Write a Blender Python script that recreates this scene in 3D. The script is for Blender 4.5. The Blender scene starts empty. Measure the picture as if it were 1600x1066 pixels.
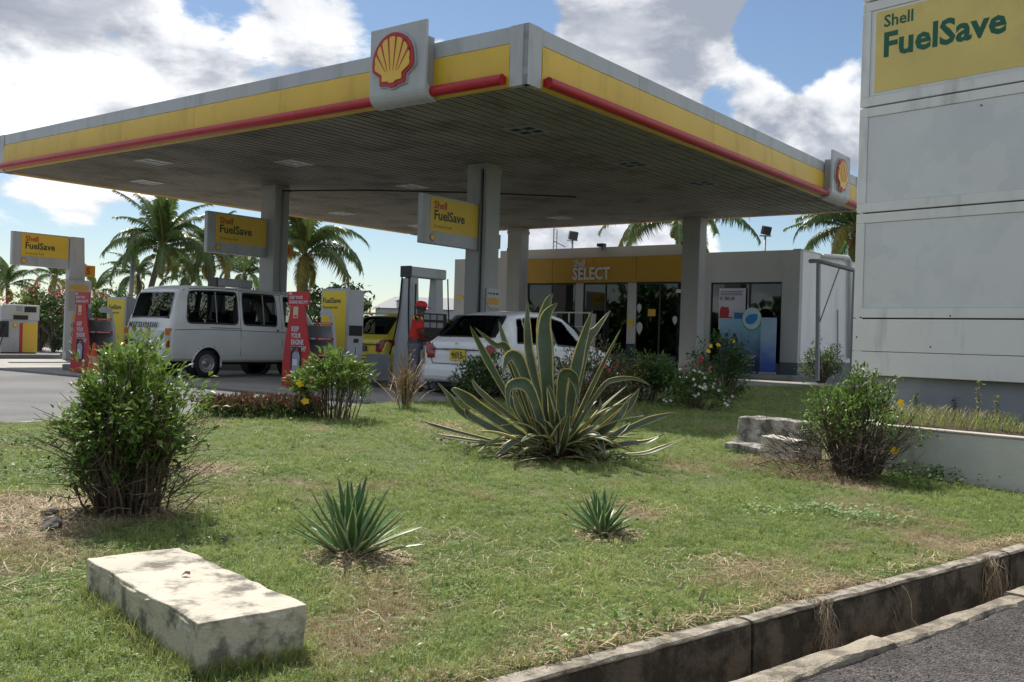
import bpy, bmesh, math, random
import numpy as np
from mathutils import Vector, Matrix, Euler, noise
R = math.radians
sc = bpy.context.scene
col = sc.collection
# ------------------------------------------------------------------ camera
F_PX, ROLL, PITCH, CAMH = 1515.0, R(1.75), R(-0.15), 1.06
fwd = Vector((0, math.cos(PITCH), math.sin(PITCH)))
r0 = Vector((1, 0, 0)); u0 = r0.cross(fwd)
cr = r0 * math.cos(ROLL) + u0 * math.sin(ROLL)
cu = -r0 * math.sin(ROLL) + u0 * math.cos(ROLL)
camd = bpy.data.cameras.new('camera')
cam = bpy.data.objects.new('camera', camd); col.objects.link(cam)
camd.sensor_width = 36; camd.lens = 36 * F_PX / 1600
camd.clip_start = 0.05; camd.clip_end = 6000
m3 = Matrix((cr, cu, -fwd)).transposed()
cam.matrix_world = Matrix.Translation((0, 0, CAMH)) @ m3.to_4x4()
sc.camera = cam
# ------------------------------------------------------------------ world: sky and clouds
SUN_EL, SUN_AZ = R(52), math.atan2(-0.47, 0.88)     # azimuth from +Y towards +X
EXPO = 0.74
world = bpy.data.worlds.new('World'); sc.world = world; world.use_nodes = True
wn = world.node_tree; wn.nodes.clear()
def N(nt, t, **k):
    n = nt.nodes.new(t)
    for a, b in k.items():
        if a == 'inp':
            for i, v in b.items(): n.inputs[i].default_value = v
        else: setattr(n, a, b)
    return n
def build_world():
    L = wn.links.new
    out = N(wn, 'ShaderNodeOutputWorld')
    sky = N(wn, 'ShaderNodeTexSky', sky_type='NISHITA', sun_disc=False, sun_elevation=SUN_EL, sun_rotation=SUN_AZ)
    sky.air_density = 1.0; sky.dust_density = 0.25; sky.ozone_density = 2.5
    tc = N(wn, 'ShaderNodeTexCoord')
    sep = N(wn, 'ShaderNodeSeparateXYZ'); L(tc.outputs['Generated'], sep.inputs[0])
    zc = N(wn, 'ShaderNodeMath', operation='ADD', inp={1: 0.16}); L(sep.outputs[2], zc.inputs[0])
    zm = N(wn, 'ShaderNodeMath', operation='MAXIMUM', inp={1: 0.06}); L(zc.outputs[0], zm.inputs[0])
    comb = N(wn, 'ShaderNodeCombineXYZ')
    for i in (0, 1):
        d = N(wn, 'ShaderNodeMath', operation='DIVIDE'); L(sep.outputs[i], d.inputs[0]); L(zm.outputs[0], d.inputs[1]); L(d.outputs[0], comb.inputs[i])
    def noi(scale, detail, rough, off, dist=0.0):
        mp = N(wn, 'ShaderNodeMapping'); mp.inputs['Location'].default_value = off; L(comb.outputs[0], mp.inputs[0])
        n = N(wn, 'ShaderNodeTexNoise', inp={'Scale': scale, 'Detail': detail, 'Roughness': rough, 'Distortion': dist}); L(mp.outputs[0], n.inputs['Vector'])
        return n.outputs['Fac']
    def n3(scale, detail, rough, off):
        mp = N(wn, 'ShaderNodeMapping'); mp.inputs['Location'].default_value = off; mp.inputs['Scale'].default_value = (1, 1, 1.9); L(tc.outputs['Generated'], mp.inputs[0])
        n = N(wn, 'ShaderNodeTexNoise', inp={'Scale': scale, 'Detail': detail, 'Roughness': rough, 'Distortion': 0.25}); L(mp.outputs[0], n.inputs['Vector'])
        return n.outputs['Fac']
    big = n3(4.2, 12, 0.60, (3.1, 1.7, 0.3))
    big_up = n3(4.2, 7, 0.56, (3.1, 1.69, 0.3 + 0.075))
    # where the cloud decks stand and where the sky opens, as directions
    blobs = [((-330, 90), 0.93, 0.20), ((60, 330), 0.94, 0.05), ((1000, 70), 0.986, 0.18), ((1060, 150), 0.993, 0.10), ((1260, 160), 0.9957, 0.24),
             ((1000, 350), 0.985, 0.06), ((640, 5), 0.9988, -0.28), ((790, 35), 0.9972, -0.30), ((1225, 70), 0.9978, -0.36), ((330, 20), 0.9992, -0.14), ((20, 200), 0.9985, -0.16), ((1400, 60), 0.992, -0.26), ((1130, 165), 0.9993, -0.26),
             ((60, 460), 0.988, -0.40), ((560, 430), 0.992, -0.36), ((1240, 365), 0.9965, -0.34), ((330, 480), 0.99, -0.32), ((860, 385), .9985, .12), ((700, 75), 0.9990, 0.14), ((70, 360), 0.9975, 0.14)]
    total = big
    for (px, py), thr, amp in blobs:
        d = (fwd + cr * ((px - 800) / F_PX) + cu * ((533 - py) / F_PX)).normalized()
        dp = N(wn, 'ShaderNodeVectorMath', operation='DOT_PRODUCT'); L(tc.outputs['Generated'], dp.inputs[0]); dp.inputs[1].default_value = d
        mr = N(wn, 'ShaderNodeMapRange', interpolation_type='SMOOTHSTEP', inp={'From Min': thr, 'From Max': 1.0, 'To Min': 0.0, 'To Max': amp}); L(dp.outputs['Value'], mr.inputs['Value'])
        ad = N(wn, 'ShaderNodeMath', operation='ADD'); L(total, ad.inputs[0]); L(mr.outputs[0], ad.inputs[1]); total = ad.outputs[0]
    dens = N(wn, 'ShaderNodeMapRange', interpolation_type='SMOOTHSTEP', inp={'From Min': 0.465, 'From Max': 0.56}); L(total, dens.inputs['Value'])
    # brightness inside the cloud: thick parts grey, edges bright
    dif = N(wn, 'ShaderNodeMath', operation='SUBTRACT'); L(big_up, dif.inputs[0]); L(big, dif.inputs[1])
    thick = N(wn, 'ShaderNodeMapRange', interpolation_type='SMOOTHSTEP', inp={'From Min': -0.10, 'From Max': 0.13, 'To Min': 0.0, 'To Max': 0.62}); L(dif.outputs[0], thick.inputs['Value'])
    sh = n3(3.0, 8, 0.6, (7.4, 3.3, 2.0))
    shr = N(wn, 'ShaderNodeMapRange', interpolation_type='SMOOTHSTEP', inp={'From Min': 0.34, 'From Max': 0.72, 'To Min': 0.0, 'To Max': 0.62}); L(sh, shr.inputs['Value'])
    g = N(wn, 'ShaderNodeMath', operation='ADD', use_clamp=True); L(thick.outputs[0], g.inputs[0]); L(shr.outputs[0], g.inputs[1])
    ccol = N(wn, 'ShaderNodeMixRGB', inp={'Color1': (0.98, 0.98, 0.98, 1), 'Color2': (0.27, 0.30, 0.36, 1)}); L(g.outputs[0], ccol.inputs['Fac'])
    b1 = N(wn, 'ShaderNodeBackground', inp={'Strength': 0.062}); L(sky.outputs[0], b1.inputs['Color'])
    b2 = N(wn, 'ShaderNodeBackground', inp={'Strength': 0.84}); L(ccol.outputs[0], b2.inputs['Color'])
    mx = N(wn, 'ShaderNodeMixShader'); L(dens.outputs[0], mx.inputs[0]); L(b1.outputs[0], mx.inputs[1]); L(b2.outputs[0], mx.inputs[2])
    L(mx.outputs[0], out.inputs[0])
build_world()
sund = bpy.data.lights.new('sun', 'SUN'); sund.energy = 3.6; sund.angle = R(0.53); sund.color = (1.0, 0.95, 0.87)
sun = bpy.data.objects.new('sun', sund); col.objects.link(sun)
SUN_DIR = Vector((math.sin(SUN_AZ) * math.cos(SUN_EL), math.cos(SUN_AZ) * math.cos(SUN_EL), math.sin(SUN_EL)))
sun.rotation_euler = SUN_DIR.to_track_quat('Z', 'Y').to_euler(); sun.location = (-5, 10, 20)
sc.view_settings.view_transform = 'Standard'; sc.view_settings.look = 'None'
sc.view_settings.exposure = EXPO; sc.view_settings.gamma = 1; sc.view_settings.use_curve_mapping = False
sc.cycles.max_bounces = 6; sc.cycles.diffuse_bounces = 3; sc.cycles.glossy_bounces = 3; sc.cycles.transparent_max_bounces = 10
sc.cycles.sample_clamp_indirect = 6

# ------------------------------------------------------------------ measuring helpers
def ray(px, py): return fwd + cr * ((px - 800) / F_PX) + cu * ((533 - py) / F_PX)
CAM = Vector((0, 0, CAMH))
def at(px, py, D):
    d = ray(px, py); return CAM + d * (D / d.y)
def gp(px, py, z=0.0):
    d = ray(px, py); return CAM + d * ((z - CAMH) / d.z)
C0 = at(824, 129, 15.48); C0.z = 0
VV = Vector((.6046, .7965, 0)); UU = Vector((-.7965, .6046, 0)); RZ = math.atan2(.7965, .6046)
def W(u, v, z=0): return C0 + UU * u + VV * v + Vector((0, 0, z))
Z = Vector((0, 0, 1))
# ------------------------------------------------------------------ materials
MATS = {}
def lin(h):
    h = h.lstrip('#'); c = [int(h[i:i+2], 16) / 255 for i in (0, 2, 4)]
    return tuple(x / 12.92 if x <= .04045 else ((x + .055) / 1.055) ** 2.4 for x in c)
def mat(name, c, rough=.5, var=.12, vs=2.0, dirt=None, ds=1.5, damt=.5, dlo=.5, dhi=.7, bump=0, bs=40, metal=0, spec=.5, streak=False, isl=0, trans=0, coat=0, stretch=None, obj=False):
    if name in MATS: return MATS[name]
    m = bpy.data.materials.new(name); m.use_nodes = True; nt = m.node_tree; L = nt.links.new
    bsdf = nt.nodes['Principled BSDF']; out = nt.nodes['Material Output']
    bsdf.inputs['Roughness'].default_value = rough; bsdf.inputs['Metallic'].default_value = metal
    bsdf.inputs['Specular IOR Level'].default_value = spec; bsdf.inputs['Coat Weight'].default_value = coat
    if isinstance(c, str): c = lin(c)
    src = None
    if obj: pos = N(nt, 'ShaderNodeTexCoord').outputs['Object']
    else: pos = N(nt, 'ShaderNodeNewGeometry').outputs['Position']
    def noi(scale, det=5, st=None, ro=.6):
        n = N(nt, 'ShaderNodeTexNoise', inp={'Scale': scale, 'Detail': det, 'Roughness': ro})
        if st:
            mp = N(nt, 'ShaderNodeMapping'); mp.inputs['Scale'].default_value = st; L(pos, mp.inputs[0]); L(mp.outputs[0], n.inputs['Vector'])
        else: L(pos, n.inputs['Vector'])
        return n.outputs['Fac']
    colr = N(nt, 'ShaderNodeRGB'); colr.outputs[0].default_value = (*c, 1); src = colr.outputs[0]
    if var:
        mr = N(nt, 'ShaderNodeMapRange', inp={'From Min': .3, 'From Max': .7, 'To Min': 1 - var, 'To Max': 1 + var}); L(noi(vs, 6, stretch), mr.inputs['Value'])
        hsv = N(nt, 'ShaderNodeHueSaturation'); L(src, hsv.inputs['Color']); L(mr.outputs[0], hsv.inputs['Value']); src = hsv.outputs[0]
    if isl:
        g = N(nt, 'ShaderNodeNewGeometry')
        mr = N(nt, 'ShaderNodeMapRange', inp={'To Min': 1 - isl, 'To Max': 1 + isl}); L(g.outputs['Random Per Island'], mr.inputs['Value'])
        mh = N(nt, 'ShaderNodeMapRange', inp={'To Min': .5 - isl * .05, 'To Max': .5 + isl * .03}); L(g.outputs['Random Per Island'], mh.inputs['Value'])
        hsv = N(nt, 'ShaderNodeHueSaturation'); L(src, hsv.inputs['Color']); L(mr.outputs[0], hsv.inputs['Value']); L(mh.outputs[0], hsv.inputs['Hue']); src = hsv.outputs[0]
    if dirt:
        if isinstance(dirt, str): dirt = lin(dirt)
        mr = N(nt, 'ShaderNodeMapRange', interpolation_type='SMOOTHSTEP', inp={'From Min': dlo, 'From Max': dhi, 'To Max': damt}); L(noi(ds, 9, (1, 1, .22) if streak else None, .65), mr.inputs['Value'])
        mx = N(nt, 'ShaderNodeMixRGB', inp={'Color2': (*dirt, 1)}); L(mr.outputs[0], mx.inputs['Fac']); L(src, mx.inputs['Color1']); src = mx.outputs[0]
        rr = N(nt, 'ShaderNodeMapRange', inp={'To Min': rough, 'To Max': min(1, rough + .25)}); L(mr.outputs[0], rr.inputs['Value']); L(rr.outputs[0], bsdf.inputs['Roughness'])
    L(src, bsdf.inputs['Base Color'])
    if bump:
        b = N(nt, 'ShaderNodeBump', inp={'Strength': min(1, bump), 'Distance': .02}); L(noi(bs, 6), b.inputs['Height']); L(b.outputs[0], bsdf.inputs['Normal'])
    if trans:
        tr = N(nt, 'ShaderNodeBsdfTranslucent'); L(src, tr.inputs['Color']); mxs = N(nt, 'ShaderNodeMixShader', inp={0: trans})
        L(bsdf.outputs[0], mxs.inputs[1]); L(tr.outputs[0], mxs.inputs[2]); L(mxs.outputs[0], out.inputs[0])
    MATS[name] = m; return m
def glassmat(name, tint=(.6, .65, .66), refl=1.0, tr=0.55):
    m = bpy.data.materials.new(name); m.use_nodes = True; nt = m.node_tree; L = nt.links.new
    nt.nodes.remove(nt.nodes['Principled BSDF'])
    t = N(nt, 'ShaderNodeBsdfTransparent', inp={'Color': tuple(x * tr for x in tint) + (1,)})
    g = N(nt, 'ShaderNodeBsdfGlossy', inp={'Roughness': .02, 'Color': (.9, .92, .95, 1)})
    fr = N(nt, 'ShaderNodeFresnel', inp={'IOR': 1.6}); bk = N(nt, 'ShaderNodeNewGeometry'); iv = N(nt, 'ShaderNodeMath', operation='MULTIPLY_ADD', inp={1: -refl, 2: refl}); L(bk.outputs['Backfacing'], iv.inputs[0]); mu = N(nt, 'ShaderNodeMath', operation='MULTIPLY'); L(fr.outputs[0], mu.inputs[0]); L(iv.outputs[0], mu.inputs[1])
    mx = N(nt, 'ShaderNodeMixShader'); L(mu.outputs[0], mx.inputs[0]); L(t.outputs[0], mx.inputs[1]); L(g.outputs[0], mx.inputs[2])
    L(mx.outputs[0], nt.nodes['Material Output'].inputs[0]); MATS[name] = m; return m
M_white = mat('painted_white', (.60, .61, .60), .55, .05, 1.2, dirt=(.33, .32, .29), ds=1.1, damt=.45, streak=True, dlo=.48, dhi=.75)
M_fascia = mat('fascia_white', (.46, .475, .48), .4, .05, .8, dirt=(.27, .27, .25), ds=2.2, damt=.5, streak=True, dlo=.46, dhi=.72)
M_yellow = mat('fascia_yellow', (.72, .47, .045), .42, .08, .7, dirt=(.46, .30, .07), ds=2.0, damt=.4, streak=True)
M_red = mat('gloss_red', (.42, .008, .014), .35, .08, 2, dirt=(.30, .05, .05), ds=1.3, damt=.35)
M_logo_yellow = mat('logo_yellow', (.80, .50, .06), .4, .04)
M_green = mat('letter_green', (.006, .11, .055), .5, .05)
M_dkgreen = mat('letter_dark_green', (.02, .055, .03), .5, .05)
M_letred = mat('letter_red', (.5, .03, .02), .5, .05)
M_black = mat('black_rubber', (.018, .018, .02), .6, .1)
M_blackp = mat('black_plastic', (.025, .025, .027), .4, .1)
M_col = mat('column_paint', (.38, .385, .375), .6, .07, .9, dirt=(.26, .26, .25), ds=1.4, damt=.5, streak=True, dlo=.47, dhi=.72, bump=.1, bs=30)
M_soffit = mat('soffit_metal', (.26, .245, .21), .6, .15, .7, dirt=(.06, .05, .038), ds=.9, damt=.5, dlo=.44, dhi=.70)
M_soffitd = mat('soffit_groove', (.045, .04, .032), .8, .2)
M_metal = mat('galvanised', (.42, .43, .44), .45, .1, metal=.6)
M_grey = mat('grey_paint', (.28, .29, .30), .5, .06)
M_lgrey = mat('light_grey_paint', (.50, .51, .52), .5, .06)
M_dark = mat('dark_void', (.02, .02, .022), .7, .1)
M_glass = glassmat('window_glass', refl=1.3, tr=.4)
M_carglass = glassmat('tinted_glass', refl=.55, tr=.24)
M_vanglass = glassmat('van_glass', refl=.7, tr=.48)
# ------------------------------------------------------------------ object helpers
def tag(o, label=None, cat=None, group=None, kind=None):
    if label: o['label'] = label
    if cat: o['category'] = cat
    if group: o['group'] = group
    if kind: o['kind'] = kind
    return o
def empty(name, loc=(0, 0, 0), rz=0.0, label=None, cat=None, group=None, rot=None):
    o = bpy.data.objects.new(name, None); col.objects.link(o); o.location = loc
    o.rotation_euler = rot if rot else (0, 0, rz); o.empty_display_size = .1
    return tag(o, label, cat, group)
def copy_tree(o, parent=None):
    c = o.copy(); col.objects.link(c); c.parent = parent
    for ch in list(o.children): copy_tree(ch, c)
    return c
def link(name, me, parent=None):
    o = bpy.data.objects.new(name, me); col.objects.link(o); o.parent = parent; return o
class MB:
    def __init__(s): s.v = []; s.f = []; s.mi = []; s.sm = []; s.mats = []
    def m(s, mt):
        if mt not in s.mats: s.mats.append(mt)
        return s.mats.index(mt)
    def add(s, vs, fs, mt, smooth=False, T=None):
        b = len(s.v); k = s.m(mt)
        if T is not None: vs = [T @ Vector(v) for v in vs]
        s.v += [tuple(v) for v in vs]
        for f in fs: s.f.append([b + i for i in f]); s.mi.append(k); s.sm.append(smooth)
        return s
    def box(s, x0, x1, y0, y1, z0, z1, mt, T=None):
        vs = [(x, y, z) for x in (x0, x1) for y in (y0, y1) for z in (z0, z1)]
        return s.add(vs, [(0, 1, 3, 2), (4, 6, 7, 5), (0, 4, 5, 1), (2, 3, 7, 6), (0, 2, 6, 4), (1, 5, 7, 3)], mt, T=T)
    def prism(s, poly, d, mt, T=None, d0=0.0, smooth=False):
        n = len(poly); vs = [(x, y, d0) for x, y in poly] + [(x, y, d0 + d) for x, y in poly]
        fs = [tuple(range(n - 1, -1, -1)), tuple(range(n, 2 * n))]
        s.add(vs, fs, mt, T=T); b = len(s.v) - 2 * n; k = s.m(mt)
        if smooth: b2 = len(s.v); s.v += s.v[b:b + 2 * n]; b = b2
        for i in range(n):
            j = (i + 1) % n; s.f.append([b + i, b + j, b + n + j, b + n + i]); s.mi.append(k); s.sm.append(smooth)
        return s
    def tube(s, pts, rad, mt, n=8, cap=True, T=None):
        pts = [Vector(p) for p in pts]; rs = rad if isinstance(rad, (list, tuple)) else [rad] * len(pts)
        vs = []; up = Vector((0, 0, 1)); prev = None
        for i, p in enumerate(pts):
            t = (pts[min(i + 1, len(pts) - 1)] - pts[max(i - 1, 0)])
            if t.length < 1e-9: t = Vector((0, 0, 1))
            t.normalize()
            if prev is None:
                a = t.cross(up);  a = a if a.length > .05 else t.cross(Vector((1, 0, 0)))
            else: a = prev - t * prev.dot(t)
            a.normalize(); prev = a; b = t.cross(a)
            for k in range(n):
                an = 2 * math.pi * k / n; vs.append(p + (a * math.cos(an) + b * math.sin(an)) * rs[i])
        fs = []
        for i in range(len(pts) - 1):
            for k in range(n):
                k2 = (k + 1) % n; fs.append((i * n + k, i * n + k2, (i + 1) * n + k2, (i + 1) * n + k))
        if cap: fs.append(tuple(range(n - 1, -1, -1))); fs.append(tuple((len(pts) - 1) * n + k for k in range(n)))
        return s.add(vs, fs, mt, n > 4, T)
    def lathe(s, prof, mt, n=20, T=None):      # prof: (r, z)
        vs = [(r * math.cos(2 * math.pi * k / n), r * math.sin(2 * math.pi * k / n), z) for r, z in prof for k in range(n)]
        fs = [(i * n + k, i * n + (k + 1) % n, (i + 1) * n + (k + 1) % n, (i + 1) * n + k) for i in range(len(prof) - 1) for k in range(n)]
        return s.add(vs, fs, mt, True, T)
    def build(s, name, parent=None, bevel=0, kind=None, label=None, seg=2):
        me = bpy.data.meshes.new(name); me.from_pydata(s.v, [], s.f)
        for mt in s.mats: me.materials.append(mt)
        me.polygons.foreach_set('material_index', s.mi); me.polygons.foreach_set('use_smooth', s.sm); me.update()
        o = link(name, me, parent)
        if bevel:
            b = o.modifiers.new('bevel', 'BEVEL'); b.width = bevel; b.segments = seg; b.limit_method = 'ANGLE'; b.angle_limit = R(40)
        if kind: o['kind'] = kind
        if label: o['label'] = label
        return o
def npmesh(name, V, Fc, nper, mats, mi=None, parent=None, smooth=False, kind=None):
    """V (n,3), Fc (m,nper) arrays"""
    me = bpy.data.meshes.new(name); V = np.asarray(V, dtype=np.float32); Fc = np.asarray(Fc, dtype=np.int32)
    me.vertices.add(len(V)); me.vertices.foreach_set('co', V.ravel())
    me.loops.add(Fc.size); me.loops.foreach_set('vertex_index', Fc.ravel())
    me.polygons.add(len(Fc)); me.polygons.foreach_set('loop_start', np.arange(0, Fc.size, nper, dtype=np.int32))
    for mt in mats: me.materials.append(mt)
    if mi is not None: me.polygons.foreach_set('material_index', np.asarray(mi, dtype=np.int32))
    me.polygons.foreach_set('use_smooth', np.full(len(Fc), smooth))
    me.update(calc_edges=True); me.validate()
    o = link(name, me, parent)
    if kind: o['kind'] = kind
    return o
def FM(o, x, y):
    x = Vector(x).normalized(); y = Vector(y).normalized(); n = x.cross(y)
    m = Matrix((x, y, n)).transposed().to_4x4(); m.translation = Vector(o); return m
def text(s, size, mt, parent, M, depth=.004, bold=0.0, xs=1.0, name='lettering', align='LEFT', kern=1.0):
    cu_ = bpy.data.curves.new('txt', 'FONT'); cu_.body = s; cu_.size = size; cu_.extrude = depth; cu_.offset = bold * size
    cu_.align_x = align; cu_.resolution_u = 2; cu_.space_character = kern
    o = bpy.data.objects.new('txt', cu_); col.objects.link(o)
    dg = bpy.context.evaluated_depsgraph_get(); me = bpy.data.meshes.new_from_object(o.evaluated_get(dg))
    bpy.data.objects.remove(o); bpy.data.curves.remove(cu_)
    me.materials.clear(); me.materials.append(mt)
    me.transform(M @ Matrix.Diagonal((xs, 1, 1, 1)))
    return link(name, me, parent)
PX, MX, PZ = (1, 0, 0), (0, -1, 0), (0, 0, 1)
def rbox(w, h, r, n=4):
    p = []
    for cx, cy, a0 in ((w - r, r, -90), (w - r, h - r, 0), (r, h - r, 90), (r, r, 180)):
        for k in range(n + 1):
            a = R(a0 + 90 * k / n); p.append((cx + r * math.cos(a), cy + r * math.sin(a)))
    return p
def scallop(parent, M, w, pre='emblem', detail=True, th=.03):
    """the red and yellow scallop emblem, width w, M at its bottom centre"""
    half = [(.06, -.045), (.12, .0), (.31, .03), (.315, .22), (.49, .38), (.505, .50)]
    arc = [(.5 * math.cos(R(a)), .56 + .66 * math.sin(R(a))) for a in (0, 12, 24, 36, 48, 60, 70, 80)]
    hp = half + arc; poly = hp + [(0, 1.225)] + [(-x, y) for x, y in reversed(hp)]
    S = Matrix.Diagonal((w, w * .76, 1, 1))
    MB().prism([(x * 1.06, (y - .5) * 1.06 + .5) for x, y in poly], th * .5, M_fascia, M @ S).build(pre + '_rim', parent)
    MB().prism(poly, th * .4, M_red, M @ S, d0=th * .5 + .002).build(pre + '_outline', parent)
    inner = [(.05, .055), (.10, .10), (.235, .11), (.235, .26), (.41, .40), (.42, .5)]
    arc2 = []
    nl = 7
    for k in range(48):
        a = R(2 + 176 * k / 47); lob = .035 * abs(math.sin((a / math.pi) * nl * math.pi)) ** .6 - .02
        arc2.append(((.41 + lob) * math.cos(a), .54 + (.57 + lob) * math.sin(a)))
    inner_p = inner + arc2 + [(-x, y) for x, y in reversed(inner)]
    MB().prism(inner_p, th * .3, M_logo_yellow, M @ S, d0=th * .9 + .004).build(pre + '_shell', parent)
    if detail:
        b = MB()
        for k in range(1, nl):
            a = math.pi * k / nl; tip = (.44 * math.cos(a), .54 + .6 * math.sin(a)); base = (.16 * math.cos(a), .30 + .03 * math.sin(a))
            dx, dy = tip[0] - base[0], tip[1] - base[1]; l = math.hypot(dx, dy); nx, ny = -dy / l, dx / l
            b.prism([(base[0] + nx * .003, base[1] + ny * .003), (base[0] - nx * .003, base[1] - ny * .003), (tip[0] - nx * .02, tip[1] - ny * .02), (tip[0] + nx * .02, tip[1] + ny * .02)], .003, M_red, M @ S, d0=th * 1.2 + .006)
        b.build(pre + '_ribs', parent)
rnd = random.Random(7)
rs_ = np.random.RandomState(11)
# ================================================================== GROUND AND SETTING
DV = Vector((.7705, .6374, 0)); NV = Vector((-.6374, .7705, 0))        # along the drain, away from the road
S_KERB, S_ROAD = 2.577, 2.208
def sd(t, s, z=0): return DV * t + NV * s + Vector((0, 0, z))
ROADZ = -.20
def sstep(x): x = max(0, min(1, x)); return x * x * (3 - 2 * x)
def hgt(x, y):
    s = -.6374 * x + .7705 * y - S_KERB
    n = noise.noise(Vector((x * .8, y * .8, 0))) * .022 + noise.noise(Vector((x * 3, y * 3, 4))) * .008
    return -.155 + .205 * sstep(s / 9.0) + n * sstep(s / .8)
def lp(px, py):
    z = -.05
    for _ in range(6): p = gp(px, py, z); z = hgt(p.x, p.y)
    return Vector((p.x, p.y, z))
DRY = [(60, 790, 1.0, .5), (180, 800, .8, .35), (340, 735, .7, .35), (300, 790, .4, .3), (30, 830, .6, .3), (1215, 705, 1.0, .5), (1270, 745, .8, .35), (1180, 690, .5, .4), (548, 880, .42, .22),
       (945, 845, .38, .16), (1250, 915, .22, .4), (1080, 985, .3, .3), (920, 1010, .25, .3), (700, 665, .6, .5), (640, 930, .15, .5), (1000, 800, .3, .4), (1130, 890, .25, .4), (230, 810, .5, .3), (330, 660, .6, .4), (1330, 760, .7, .3), (880, 900, .15, .6), (700, 860, .15, .6), (60, 900, .25, .6)]
DRYW = [(lp(a, b), c, d) for a, b, c, d in DRY]
def dryness(x, y):
    d = .5 + .9 * noise.noise(Vector((x * .9, y * .9, 2))) + .6 * noise.noise(Vector((x * 2.7, y * 2.7, 9)))
    d = (d - .5) * .8 + .06
    for p, w, r in DRYW:
        q = math.hypot(x - p.x, y - p.y) / r
        if q < 1.6: d += w * math.exp(-q * q * 1.3)
    s = -.6374 * x + .7705 * y - S_KERB
    d += .38 * math.exp(-((s - .15) / .2) ** 2)
    return max(0, min(1, d))
def bumpmat(name, c1, c2, sc1, grain, gscale, rough=.9, bump=.6, extra=None):
    m = bpy.data.materials.new(name); m.use_nodes = True; nt = m.node_tree; L = nt.links.new; b = nt.nodes['Principled BSDF']
    g = N(nt, 'ShaderNodeNewGeometry')
    def noi(s, d=6, r=.6):
        n = N(nt, 'ShaderNodeTexNoise', inp={'Scale': s, 'Detail': d, 'Roughness': r}); L(g.outputs['Position'], n.inputs['Vector']); return n.outputs['Fac']
    mr = N(nt, 'ShaderNodeMapRange', interpolation_type='SMOOTHSTEP', inp={'From Min': .35, 'From Max': .65}); L(noi(sc1), mr.inputs['Value'])
    mx = N(nt, 'ShaderNodeMixRGB', inp={'Color1': (*c1, 1), 'Color2': (*c2, 1)}); L(mr.outputs[0], mx.inputs['Fac'])
    vo = N(nt, 'ShaderNodeTexVoronoi', inp={'Scale': gscale}); L(g.outputs['Position'], vo.inputs['Vector'])
    cr_ = N(nt, 'ShaderNodeMapRange', inp={'To Min': 1 - grain, 'To Max': 1 + grain}); sp = N(nt, 'ShaderNodeSeparateXYZ'); L(vo.outputs['Color'], sp.inputs[0]); L(sp.outputs[0], cr_.inputs['Value'])
    h = N(nt, 'ShaderNodeHueSaturation'); L(mx.outputs[0], h.inputs['Color']); L(cr_.outputs[0], h.inputs['Value'])
    src = h.outputs[0]
    if extra:
        c3, s3, lo, hi, amt = extra
        m3_ = N(nt, 'ShaderNodeMapRange', interpolation_type='SMOOTHSTEP', inp={'From Min': lo, 'From Max': hi, 'To Max': amt}); L(noi(s3, 8, .7), m3_.inputs['Value'])
        x3 = N(nt, 'ShaderNodeMixRGB', inp={'Color2': (*c3, 1)}); L(m3_.outputs[0], x3.inputs['Fac']); L(src, x3.inputs['Color1']); src = x3.outputs[0]
    L(src, b.inputs['Base Color']); b.inputs['Roughness'].default_value = rough
    bp = N(nt, 'ShaderNodeBump', inp={'Strength': bump, 'Distance': .01}); L(vo.outputs['Distance'], bp.inputs['Height']); L(bp.outputs[0], b.inputs['Normal'])
    MATS[name] = m; return m
M_road = bumpmat('road_asphalt', (.045, .040, .038), (.090, .078, .072), 2.2, .75, 95, .92, 1.0, ((.19, .16, .13), 9, .56, .72, .6))
M_apron = bumpmat('forecourt_asphalt', (.085, .086, .088), (.135, .134, .132), .5, .2, 60, .85, .3, ((.06, .06, .06), .8, .55, .75, .5))
M_slab = bumpmat('forecourt_concrete', (.27, .255, .225), (.36, .34, .30), .6, .06, 80, .8, .15, ((.13, .12, .11), 1.0, .5, .75, .6))
M_kerb = mat('kerb_concrete', (.36, .315, .25), .9, .3, 7, dirt=(.09, .075, .05), ds=8, damt=.8, bump=.6, bs=60, dlo=.42, dhi=.62)
M_drain = mat('drain_concrete', (.19, .155, .11), .95, .45, 5, dirt=(.030, .024, .017), ds=5, damt=.93, bump=1.0, bs=34, dlo=.34, dhi=.58)
M_soil = mat('dark_soil', (.055, .043, .03), .95, .3, 6, bump=.8, bs=50)
M_far = mat('far_ground', (.10, .11, .05), .95, .3, .05)
def poly_sheet(name, pts, z, mt, thick=0, kind='structure'):
    b = MB()
    if thick: b.prism([(p[0], p[1]) for p in pts], thick, mt, d0=z - thick)
    else: b.add([(p[0], p[1], z) for p in pts], [tuple(range(len(pts)))], mt)
    return b.build(name, kind=kind)
# far ground: everything beyond the roadside drain, and everything on the near side of the road
a, b_, c_, d_ = sd(-900, S_KERB + .3), sd(900, S_KERB + .3), sd(900, 3000), sd(-900, 3000)
poly_sheet('ground', [(p.x, p.y) for p in (a, b_, c_, d_)], -.42, M_far)
poly_sheet('road', [(p.x, p.y) for p in (sd(-60, -8), sd(60, -8), sd(60, S_ROAD - .11), sd(-60, S_ROAD - .11))], ROADZ, M_road, thick=.5)
poly_sheet('ground', [(p.x, p.y) for p in (sd(-900, -900), sd(900, -900), sd(900, -8.2), sd(-900, -8.2))], -.3, M_far)
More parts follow.
